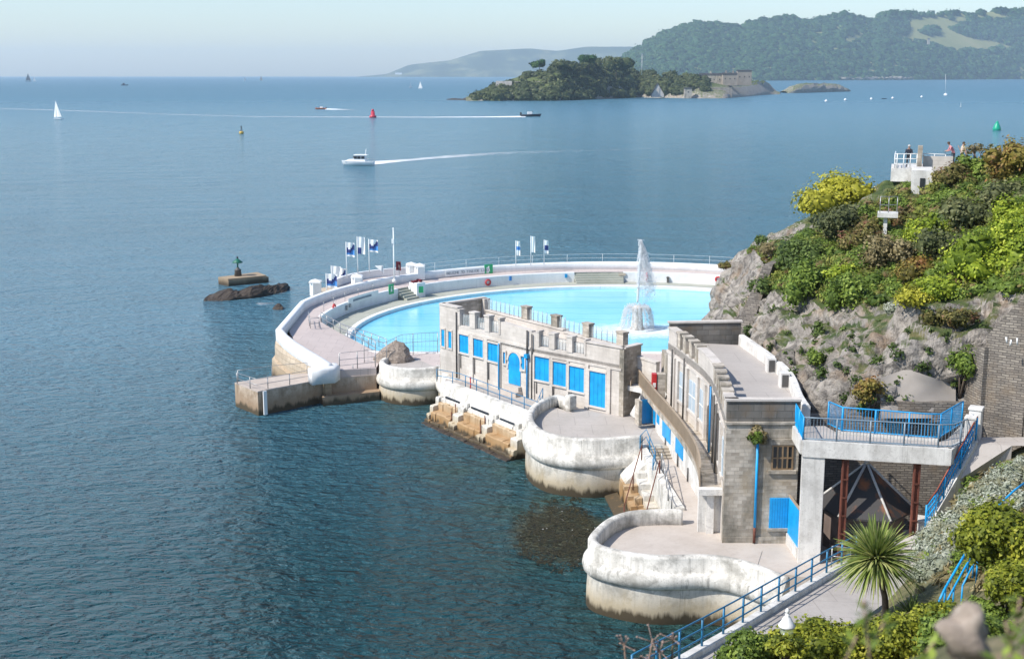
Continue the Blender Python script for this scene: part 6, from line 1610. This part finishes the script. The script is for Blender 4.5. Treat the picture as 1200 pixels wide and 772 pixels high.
# smooth cement apron on the rock above the footbridge
r_ = []
for i in range(9):
    r = []
    for j in range(11):
        u = 1032+88*j/10; v = 490-(58-30*abs(j/10-.35))*i/8; h = D(u, v, 65.5+1.0*i/8+.2*math.sin(j*.8)*i/8+.22*mn.noise(Vector((j*.5,i*.6,2)))); r.append(h)
    r_.append(r)
obj('cement_apron', MB().grid(r_), M['cement'], loc=r_[4][5], label='smooth grey cement apron covering the foot of the rock above the footbridge', cat='rock facing')
bw = MB().seg((19.6,66.05),(25,65.5), .4, 8.9, 10.0); obj('low_stone_wall', bw, M['rubble'], loc=(21,66,9), label='low dark stone wall at the back of the footbridge below the cement apron', cat='wall')

# ------------------------------------------------------------------ ramps in front of the bridge
kz = [(1003,652,3.7),(973,668,4.1),(936,690,4.55),(897,713,5.0),(855,738,5.5),(800,769,6.05),(740,803,6.7)]
kp_ = [P(*q) for q in kz]
rt = thing('ramp_wall', 'pale kerb wall of the lower ramp carrying the blue handrails', 'wall', kp_[3])
path3 = [(p[0],p[1],p[2]) for p in kp_]
obj('kerb', MB().sweep(path3[::-1], [(-.16,-.6),(-.16,.0),(.16,.0),(.2,-.05),(.2,-1.2)][::-1], smooth=False), M['white_render'], rt)
obj('sea_face', MB().sweep(path3[::-1], [(-.1,-9),(-.1,-.61),(.15,-1.21),(.3,-9)], smooth=False), M['white_wall'], rt)
dr_ = Vector((kp_[-1][0]-kp_[0][0], kp_[-1][1]-kp_[0][1], 0)).normalized(); nr_ = Vector((-dr_.y, dr_.x, 0))
if nr_.x < 0: nr_ = -nr_
inn = [(p[0]+nr_.x*.2, p[1]+nr_.y*.2, p[2]-.25) for p in kp_]; ouu = [(p[0]+nr_.x*3.4, p[1]+nr_.y*3.4, p[2]-.2) for p in kp_]
ext = lambda L_, k: [(L_[0][0]-dr_.x*k, L_[0][1]-dr_.y*k, L_[0][2]-.35)]+L_
obj('lower_ramp', MB().loft(ext(inn,3.5), ext(ouu,3.5)), M['deck'], kind='structure')
railing('long blue handrail descending along the lower ramp in the foreground', [(p[0],p[1],p[2]) for p in kp_], 1.12, M['blue_rail'], 1.95, (.28,.62,1.0), .035, .05)
up = [P(1084,622,4.9),P(1096,606,5.7),P(1118,566,7.3),P(1143,520,9.0)]
ur = [P(1104,628,4.9),P(1122,600,5.7),P(1150,560,7.3),P(1186,522,9.0)]
um = MB().loft(up, ur).loft([(p[0],p[1],1) for p in up], up).loft(ur, [(p[0],p[1],1) for p in ur])
um.add([up[-1],ur[-1],P(1290,522,9.0),P(1290,512,9.0),P(1150,512,9.0)], [(0,1,2,3,4)]); um.loft([kp_[0], up[0]], [(kp_[0][0]+2.5,kp_[0][1]-2.4,3.4), ur[0]])
obj('upper_ramp', um, M['deck'], kind='structure')
m = MB().sweep([(p[0],p[1],p[2]) for p in up], [(-.18,-2),(-.18,.22),(.12,.22),(.12,-2)], smooth=False); obj('ramp_kerb', m, M['white_render'], loc=up[1], label='pale kerb along the steep upper ramp beside the white piers', cat='kerb')
railing('steep blue railing with a red top rail on the upper ramp', [(p[0],p[1],p[2]+.2) for p in up], 1.15, M['blue'], 1.5, (.35,.65,.9), .035, .05, balusters=.16, br=.016)
obj('top_rail', MB().tube([(p[0],p[1],p[2]+1.4) for p in up], .04, 6), M['red_rail'], loc=up[1], label='dull red handrail tube above the steep blue railing', cat='handrail')
q = P(1081,622,4.5); stone_pier('rough white stone pier at the lower end of the steep blue railing', q[0], q[1], 4.3, .75, .75)
# small grey gate frame by the pillar
q = P(968,668,3.2); railing('small grey gate frame standing behind the palm', [(15.9,60.2,2.75),(17.6,59.7,2.75)], 1.3, M['steel'], .8, (.15,.6,1.0), .025, .035)

# blue hand rails half hidden in the right-hand bush
def rail_px(label, pts, r=.045):
    t = thing('handrail', label, 'handrail', D(*pts[len(pts)//2])); obj('tube', MB().tube([D(*p) for p in pts], r, 7), M['blue'], t)
    for p in pts[::2]:
        a = Vector(D(*p)); obj('post', MB().tube([a, a-Vector((0,0,1.0))], r*.9, 6), M['blue'], t)
    return t
rail_px('blue handrail curving through the silver plants above the right-hand bush', [(1204,563,50),(1188,575,49),(1170,592,48),(1155,598,47),(1146,612,46),(1140,626,45.5)])
rail_px('longest of the three slanting blue rails below the right-hand bush', [(1136,640,44),(1122,664,43),(1108,688,42),(1100,705,41.5)])
rail_px('middle of the three slanting blue rails below the right-hand bush', [(1142,646,43.5),(1130,666,42.8),(1118,688,42),(1110,703,41.6)], .035)
rail_px('right and shortest of the three slanting blue rails by the bush', [(1146,652,43.2),(1137,668,42.6),(1128,686,42)], .035)

# ------------------------------------------------------------------ plants on the near slope
Lm = []
for k in range(330):
    q = rng.random(); u = 1075+115*q+12*rng.normal(); lo = interp([(1060,690),(1110,665),(1140,640),(1200,600)], u); hi = interp([(1060,655),(1085,632),(1120,605),(1150,572),(1200,535)], u)
    v = hi+(lo-hi)*rng.random(); h = onto(BH, u, v, -1)
    if h.y < 0: continue
    r = .22+.36*rng.random(); Lm.append((h.x,h.y,h.z+r*.3,r*1.2,r*1.2,r))
V, Fq, T = leaf_cloud(Lm, 26000, .075, core=.6, long=2.6); np_obj('silver_scrub', V, Fq, M['leaf_silver'], T, kind='stuff')
Lm = []
for k in range(46):
    u = 1070+130*rng.random(); v = 550+130*rng.random(); h = onto(BH, u, v, -1)
    if h.y < 0: continue
    r = .2+.35*rng.random(); Lm.append((h.x,h.y,h.z+r*.3,r*1.3,r*1.2,r))
V, Fq, T = leaf_cloud(Lm, 9000, .08, core=.6); np_obj('bank_scrub', V, Fq, M['leaf_green'], T, kind='stuff')
Lm = []
for k in range(150):
    u = 1060+150*rng.random(); v = 545+150*rng.random(); h = onto(BH, u, v, -1)
    if h.y < 0: continue
    r = .1+.2*rng.random(); Lm.append((h.x,h.y,h.z+r*.4,r*1.2,r*1.2,r*1.3))
V, Fq, T = leaf_cloud(Lm, 4200, .11, core=0, long=3); np_obj('dry_grass', V, Fq, M['leaf_tan'], T, kind='stuff')
NB = M['leaf_bush']
bush('large glossy yellow-green bush at the right edge, lower half of the picture', 1172,638,50,54, NB, leaf=.1, k=34, Y=40, depth=1.3, core=.66, lr=(.36,.52), dens=4.5)
bush('yellow-green bush filling the right edge under the larger glossy bush', 1185,690,44,36, NB, leaf=.09, k=22, Y=37, depth=1.0, core=.66, lr=(.36,.52), dens=3.6)
bush('long glossy bush along the bottom edge in front of the ramp', 962,764,95,38, NB, leaf=.085, k=60, Y=37, depth=1.0, core=.66, lr=(.36,.5), dens=6)
bush('glossy bush at the bottom right of the palm trunk', 1068,756,60,38, NB, leaf=.085, k=34, Y=36, depth=1.0, core=.66, lr=(.36,.5), dens=4.5)
bush('low left end of the bottom-edge foliage beside the blue handrail', 872,772,44,30, M['leaf_green'], leaf=.085, k=18, Y=36, depth=.8, core=.66, lr=(.4,.55), dens=3.6)
bush('darker green bush behind the blurred stone at the bottom right', 1140,755,70,42, M['leaf_green'], leaf=.085, k=30, Y=33, depth=.9, core=.66, lr=(.38,.52), dens=4)
bush('yellow-green bush filling the slope left of the slanting blue rails', 1100,722,30,20, NB, leaf=.085, k=16, Y=39, depth=.9, core=.66, lr=(.36,.52), dens=3)
bush('small green bush under the slanting blue rails beside the blurred stone', 1150,712,24,20, M['leaf_green'], leaf=.08, k=12, Y=37, depth=.8, core=.66, lr=(.36,.52), dens=3)
bush('leafy sprig in front of the white lamp post in the bottom bushes', 920,757,26,15, NB, leaf=.08, k=10, Y=34.2, depth=.45, core=.6, lr=(.4,.55), dens=4)
# cabbage palm
pb = Vector(D(1040,722,46)); pc = Vector(D(1027,656,46)); pm_ = thing('cabbage_palm', 'spiky cabbage palm with a round head of sword leaves beside the ramp', 'palm tree', tuple(pb-Vector((0,0,.5))))
obj('trunk', MB().tube([pb-Vector((0,0,.6)), pb.lerp(pc,.35)+Vector((.05,0,0)), pb.lerp(pc,.7)+Vector((.02,0,0)), pc], [.15,.12,.11,.13], 9), M['trunk'], pm_)
def blades(c, n_, L0, L1, w0, zmin, droop, name, mat, parent, spread=1.0):
    V, T = [], []; Fq = []
    for k in range(n_):
        a = rng.random()*6.283; z = zmin+(1-zmin)*rng.random(); h = math.sqrt(max(0,1-z*z))*spread; d = Vector((math.cos(a)*h, math.sin(a)*h, z)).normalized()
        l = L0+(L1-L0)*rng.random(); sd_ = d.cross(Vector((0,0,1))); sd_ = (sd_ if sd_.length > .05 else Vector((1,0,0))).normalized(); tl = .4*rng.normal(); up_ = sd_.cross(d); sd_ = (sd_*math.cos(tl)+up_*math.sin(tl)).normalized()
        o = len(V); tn = rng.random()
        for i in range(6):
            q = i/5; p = Vector(c)+d*(l*q)+Vector((0,0,-droop*l*q**2.4*(1.15-z))); ww = w0*(.45+1.6*q if q < .3 else 1.0)*(1-q**3)+.004
            V += [tuple(p-sd_*ww), tuple(p+sd_*ww)]; T += [tn, tn]
        Fq += [(o+2*i, o+2*i+1, o+2*i+3, o+2*i+2) for i in range(5)]
    return np_obj(name, V, Fq, mat, T, parent=parent)
blades(pc, 720, 1.2, 2.0, .038, -.3, .3, 'leaves', M['leaf_palm'], pm_)
blades(pc-Vector((0,0,.1)), 50, .9, 1.3, .03, -.9, .3, 'dead_leaves', M['leaf_tan'], pm_, .8)
fx = thing('flax_plant', 'low clump of dark sword leaves at the foot of the palm', 'plant', D(1068,722,45)); blades(D(1068,722,45), 130, .6, 1.1, .028, .1, .4, 'leaves', M['leaf_dark'], fx); obj('root_crown', MB().lathe([(.05,-.3),(.16,-.1),(.12,.12)], LOC[fx.name], 8), M['trunk'], fx)
# street lamp top poking out of the bushes
lp_ = D(922,733,35.3); lm_ = thing('lamp_post', 'white lamp post with a pointed cap rising out of the bottom bushes', 'street lamp', (lp_[0],lp_[1],lp_[2]-3.2))
obj('pole', MB().lathe([(.09,-3.2),(.07,-2.6),(.055,-.32),(.1,-.3),(.1,-.26)], lp_, 10), M['white_paint'], lm_)
obj('lantern', MB().lathe([(.1,-.26),(.2,-.22),(.2,-.02)], lp_, 14), M['glass'], lm_); obj('cap', MB().lathe([(.25,-.02),(.25,.03),(.2,.1),(.11,.27),(.06,.33),(.06,.38)], lp_, 16), M['white_paint'], lm_); obj('finial', MB().lathe([(.03,.38),(.07,.45),(.05,.52),(.01,.56)], lp_, 8), M['white_paint'], lm_)
# stone and plants close to the camera
c = Vector(D(1130,745,4.4)); rows = []
for i in range(17):
    r = []; th_ = math.pi*i/16
    for j in range(25):
        a = 2*math.pi*j/24; pt = Vector((.085*math.sin(th_)*math.cos(a), .07*math.sin(th_)*math.sin(a), .125*math.cos(th_)-.02)); pt += Vector((.04 if pt.z < 0 else 0,0,0))*abs(pt.z)*8
        d = mn.fractal(pt*12+Vector((3,1,0)), 1, 2, 4); r.append(tuple(c+pt*(1+.5*d)))
    rows.append(r)
obj('stone', MB().grid(rows), M['boulder'], loc=tuple(c-Vector((0,0,.12))), label='out-of-focus grey-brown stone at the bottom right corner', cat='stone')
def near_plant(label, stems, mat, smat, leafsize, name='plant', heads=None):
    t = thing(name, label, 'plant', D(*stems[0][0])); m = MB(); V, Fq, T = [], [], []
    hm = MB()
    for st in stems:
        p = [Vector(D(*q)) for q in st]; m.tube(p, .0016*p[0].y**.7, 4)
        if leafsize:
            for i in range(len(p)*4):
                q = rng.random()*(len(p)-1); i0 = int(q); c_ = p[i0].lerp(p[min(i0+1,len(p)-1)], q-i0); d = Vector(rng.normal(size=3)).normalized(); s_ = d.cross(Vector((0,0,1))).normalized(); o = len(V); l = leafsize*(.6+.8*rng.random()); tn = rng.random()
                V += [tuple(c_), tuple(c_+d*l*.5+s_*l*.25), tuple(c_+d*l), tuple(c_+d*l*.5-s_*l*.25)]; Fq.append((o,o+1,o+2,o+3)); T += [tn]*4
        if heads:
            for k in range(heads):
                e = p[-1]+Vector(rng.normal(size=3))*.018*p[0].y**.5; hm.tube([p[-1].lerp(p[-2],.2), e], .0012*p[0].y**.6, 3); hm.lathe([(.001,-.01),(.0075*p[0].y**.35,0),(.001,.01)], tuple(e), 6)
    obj('stems', m, smat, t)
    if V: np_obj('leaves', V, Fq, mat, T, parent=t)
    if heads: obj('seed_heads', hm, M['flower'], t)
    return t
near_plant('blurred leafy twig crossing the bottom bushes right of the lamp', [[(1022,800,4.2),(1018,760,4.2),(1014,725,4.2),(1012,702,4.2)],[(1018,760,4.2),(1030,742,4.2),(1036,728,4.2)],[(985,800,4.3),(992,770,4.3),(1004,745,4.3)]], M['leaf_green'], M['stem'], .05, 'leafy_twig')
near_plant('blurred reddish stems and leaves filling the bottom right corner', [[(1175,820,4.2),(1182,770,4.2),(1190,730,4.2),(1196,700,4.2)],[(1060,810,4.4),(1080,770,4.4),(1095,752,4.4)],[(1190,830,4.0),(1198,780,4.0),(1204,740,4.0)],[(1155,830,3.9),(1165,790,3.9),(1172,765,3.9)],[(1200,800,4.0),(1185,755,4.0),(1178,728,4.0)],[(1045,830,4.2),(1062,792,4.2),(1085,775,4.2)]], M['leaf_green'], M['stem'], .06, 'stemmy_plant')
near_plant('dried flower stems with pinkish seed heads at the bottom edge over the water', [[(735,880,12),(737,800,12),(733,772,12),(731,752,12)],[(750,880,12),(754,800,12),(762,765,12),(765,748,12)],[(775,880,12),(784,800,12),(788,764,12),(789,745,12)],[(742,880,12.1),(748,800,12.1),(752,776,12.1),(751,768,12.1)],[(770,880,12),(772,800,12),(774,775,12),(773,760,12)]], M['leaf_tan'], M['stem'], .03, 'dried_flower', 7)

# floating weed by the sea steps
pts = []
poly = [(612,598),(640,588),(680,590),(700,600),(704,625),(698,655),(680,668),(650,664),(622,650),(606,625)]
def weed(n_, s, name, mat, zz):
    V, Fq, T = [], [], []
    while len(Fq) < n_:
        u = 600+110*rng.random(); v = 582+90*rng.random()
        ex = math.hypot((u-655)/52, (v-626)/42)+.55*mn.noise(Vector((u*.045,v*.07,3)))+.25*mn.noise(Vector((u*.16,v*.2,5)))
        if ex > 1 or rng.random() < max(0,(ex-.45)*1.5) or rng.random() < .35+.9*mn.noise(Vector((u*.1,v*.16,1))): continue
        p = Vector(P(u, v, zz)); a = rng.random()*6.28; o = len(V); l = s*(.4+rng.random()); d = Vector((math.cos(a),math.sin(a),.1*rng.normal()))*l; e = Vector((-math.sin(a),math.cos(a),.1))*l*.4
        V += [tuple(p-d),tuple(p+e),tuple(p+d),tuple(p-e)]; Fq.append((o,o+1,o+2,o+3)); T += [rng.random()]*4
    return np_obj(name, V, Fq, mat, T, kind='stuff')
M['weed'] = leaf_mat('floating_weed_fronds', (.01,.01,.005), (.025,.024,.01), (.055,.045,.018), trans=.0)
weed(3600, .11, 'floating_weed', M['weed'], .03); weed(20, .05, 'floating_debris', M['white_paint'], .06)

# ------------------------------------------------------------------ lookout on the cliff top
LY = 99.0
def bx(u0, u1, vt, vb, y0, dep):
    a, c = D(u0, vb, y0), D(u1, vt, y0); k_ = -.29; cx_ = (a[0]+c[0])/2-math.sin(k_)*dep/2; return MB().box((cx_, y0+math.cos(k_)*dep/2, (a[2]+c[2])/2), (abs(c[0]-a[0]), dep, c[2]-a[2]), k_)
lo = thing('lookout', 'concrete lookout platform with white walls on the cliff top', 'lookout', D(1060,215,LY))
obj('platform', bx(1044,1074,197.5,213,LY-1,5), M['white_render'], lo)
obj('stone_pier', bx(1074.5,1081.5,171,198,LY-1.2,.7), M['ashlar_dark'], lo)
obj('parapet_wall', bx(1081.7,1116,183.5,204,LY-.9,.5), M['ashlar'], lo)
obj('deck', bx(1074,1150,197.5,203,LY-.3,5), M['deck'], lo)
wl_ = obj('white_wall', bx(1067,1093,200,240,LY-5.5,4), M['white_render'], lo); obj('doorway', bx(1077,1084,209,232,LY-5.56,.1), M['window_dark'], wl_)
a, b = D(1048,197.5,LY-.8), D(1074,197.5,LY-.8)
railing('white railing with a person leaning on it at the lookout', [(a[0]+1.0,a[1]+3.2,a[2]), a, b], 1.1, M['white_paint'], .5, (.33,.66,1.0), .035, .04)
a, b = D(1082,183.5,LY-.6), D(1108,184.5,LY-.6)
railing('low white railing on the lookout parapet beside the bicycle', [a, b], .22, M['white_paint'], .9, (1.0,), .035, .035)
lc = thing('lookout_column', 'white column with a flat slab cap below the lookout', 'column', D(1036,286,88))
obj('shaft', bx(1033,1040,255,300,88,.5), M['white_render'], lc); obj('cap', bx(1028.5,1052,250,255.2,87.7,1.4), M['white_render'], lc)
a, b = D(1031,250,88), D(1051,250,88.3)
railing('thin pale railing on the slab above the white column', [a, b], 1.15, M['steel'], .75, (.5,1.0), .025, .03)

def skin_person(joints, edges, radii, name, mats, regions, parent_label, loc, extra=None):
    me = bpy.data.meshes.new('body'); me.from_pydata([tuple(Vector(j)+Vector(loc)) for j in joints], edges, []); o = bpy.data.objects.new('tmp', me); COL.objects.link(o)
    md = o.modifiers.new('skin', 'SKIN'); o.modifiers.new('sub', 'SUBSURF').levels = 1
    for i, r in enumerate(radii): me.skin_vertices[0].data[i].radius = (r, r)
    me.skin_vertices[0].data[0].use_root = True
    dg = bpy.context.evaluated_depsgraph_get(); ne = bpy.data.meshes.new_from_object(o.evaluated_get(dg)); bpy.data.objects.remove(o)
    t = thing('person', parent_label, 'person', loc)
    ne.materials.clear()
    for m_ in mats: ne.materials.append(m_)
    for p in ne.polygons: p.material_index = regions(Vector(p.center)-Vector(loc)); p.use_smooth = True
    ne.transform(Matrix.Translation(-Vector(loc))); finish(ne)
    b = bpy.data.objects.new('body', ne); COL.objects.link(b); b.parent = t; LOC[b.name] = tuple(loc); return t
def person(label, loc, face, lean, top, legs, hair, arms='rail', h=1.74, bare=False):
    """face: heading; lean: forward lean in metres at the head"""
    f_ = Vector((math.cos(face), math.sin(face), 0)); s_ = Vector((-f_.y, f_.x, 0)); k = h/1.74
    def q(a, b, z): return tuple((f_*a+s_*b)*k+Vector((0,0,z*k)))
    J = [q(0,0,.92), q(lean*.3,0,1.15), q(lean*.75,0,1.4), q(lean*.9,0,1.5), q(lean*1.05+.03,0,1.66),
         q(0,.1,.88), q(.04,.11,.48), q(-.02,.12,.07), q(.16,.13,.03), q(0,-.1,.88), q(.04,-.11,.48), q(-.02,-.12,.07), q(.16,-.13,.03),
         q(lean*.72,.2,1.4), q(lean*.7+.1,.26,1.13), q(lean*.7+.38,.16,1.06), q(lean*.72,-.2,1.4), q(lean*.7+.1,-.26,1.13), q(lean*.7+.38,-.16,1.06), q(lean*1.08+.05,0,1.74)]
    E_ = [(0,1),(1,2),(2,3),(3,4),(4,19),(0,5),(5,6),(6,7),(7,8),(0,9),(9,10),(10,11),(11,12),(2,13),(13,14),(14,15),(2,16),(16,17),(17,18)]
    Rr = [.15,.145,.15,.055,.095,.09,.065,.045,.045,.09,.065,.045,.045,.065,.05,.04,.065,.05,.04,.06]
    def reg(p):
        z = p.z/k; a = p.dot(f_)/k
        if z > 1.47: return 2 if z < 1.68 else 3
        if z < .9: return 1
        if a > lean*.7+.22 and z < 1.2: return 2
        return 0
    t = skin_person(J, E_, [r*k for r in Rr], 'person', [top, legs, M['skin'], hair], reg, label, loc)
    hd = Vector(loc)+Vector(q(lean*1.06+.04,0,1.64)); 
    obj('hair', MB().lathe([(.105,.0),(.118,.06),(.085,.13),(.02,.155)], tuple(hd-f_*.02), 10), hair, t)
    return t
fz = D(1060,197.5,LY)[2]+.0
x1 = D(1064.5,197,LY+.3); person('person in a dark jacket leaning on the white lookout railing', (x1[0],LY+.35,x1[2]), math.radians(-110), .22, M['jacket'], M['black'], M['greyhair'])
x2 = D(1117,197,LY+1.2); person('person in a pink shirt bending forward over a bicycle', (x2[0],LY+1.2,D(1100,197,LY)[2]+.15), math.radians(175), .42, M['pinkshirt'], M['jacket'], M['hair'])
x3 = D(1126,197,LY+2.2); person('person in a beige top behind the one in the pink shirt', (x3[0],LY+2.2,D(1100,197,LY)[2]+.1), math.radians(10), .08, M['beige'], M['jacket'], M['hair'])
bk = thing('bicycle', 'dark bicycle held by the person in the pink shirt', 'bicycle', (x2[0]-.45,LY+.8,D(1100,197,LY)[2]+.1)); b = Vector(LOC[bk.name])
for dx_ in (-.52,.52):
    wh = obj('wheel', MB().tube([(b.x+dx_+.33*math.cos(i*math.pi/8), b.y, b.z+.34+.33*math.sin(i*math.pi/8)) for i in range(17)], .022, 5), M['black'], bk); m = MB()
    for i in range(8): m.tube([(b.x+dx_,b.y,b.z+.34),(b.x+dx_+.32*math.cos(i*math.pi/4),b.y,b.z+.34+.32*math.sin(i*math.pi/4))], .004, 3)
    obj('spokes', m, M['steel'], wh)
fr_ = lambda x, z: (b.x+x, b.y, b.z+z)
obj('frame', MB().tube([fr_(-.52,.34),fr_(-.36,.95)], .02, 5).tube([fr_(-.38,.85),fr_(.12,.88)], .02, 5).tube([fr_(-.4,.8),fr_(.0,.32)], .02, 5).tube([fr_(.0,.32),fr_(.16,.95)], .02, 5).tube([fr_(.0,.32),fr_(.52,.34),fr_(.12,.88)], .015, 5), M['hull_dark'], bk)
obj('handlebar', MB().tube([(b.x-.42,b.y-.28,b.z+1.08),(b.x-.38,b.y,b.z+1.02),(b.x-.42,b.y+.28,b.z+1.08)], .018, 5), M['black'], bk); obj('saddle', MB().box(fr_(.18,.98), (.26,.14,.06)), M['black'], bk, bevel=.02)
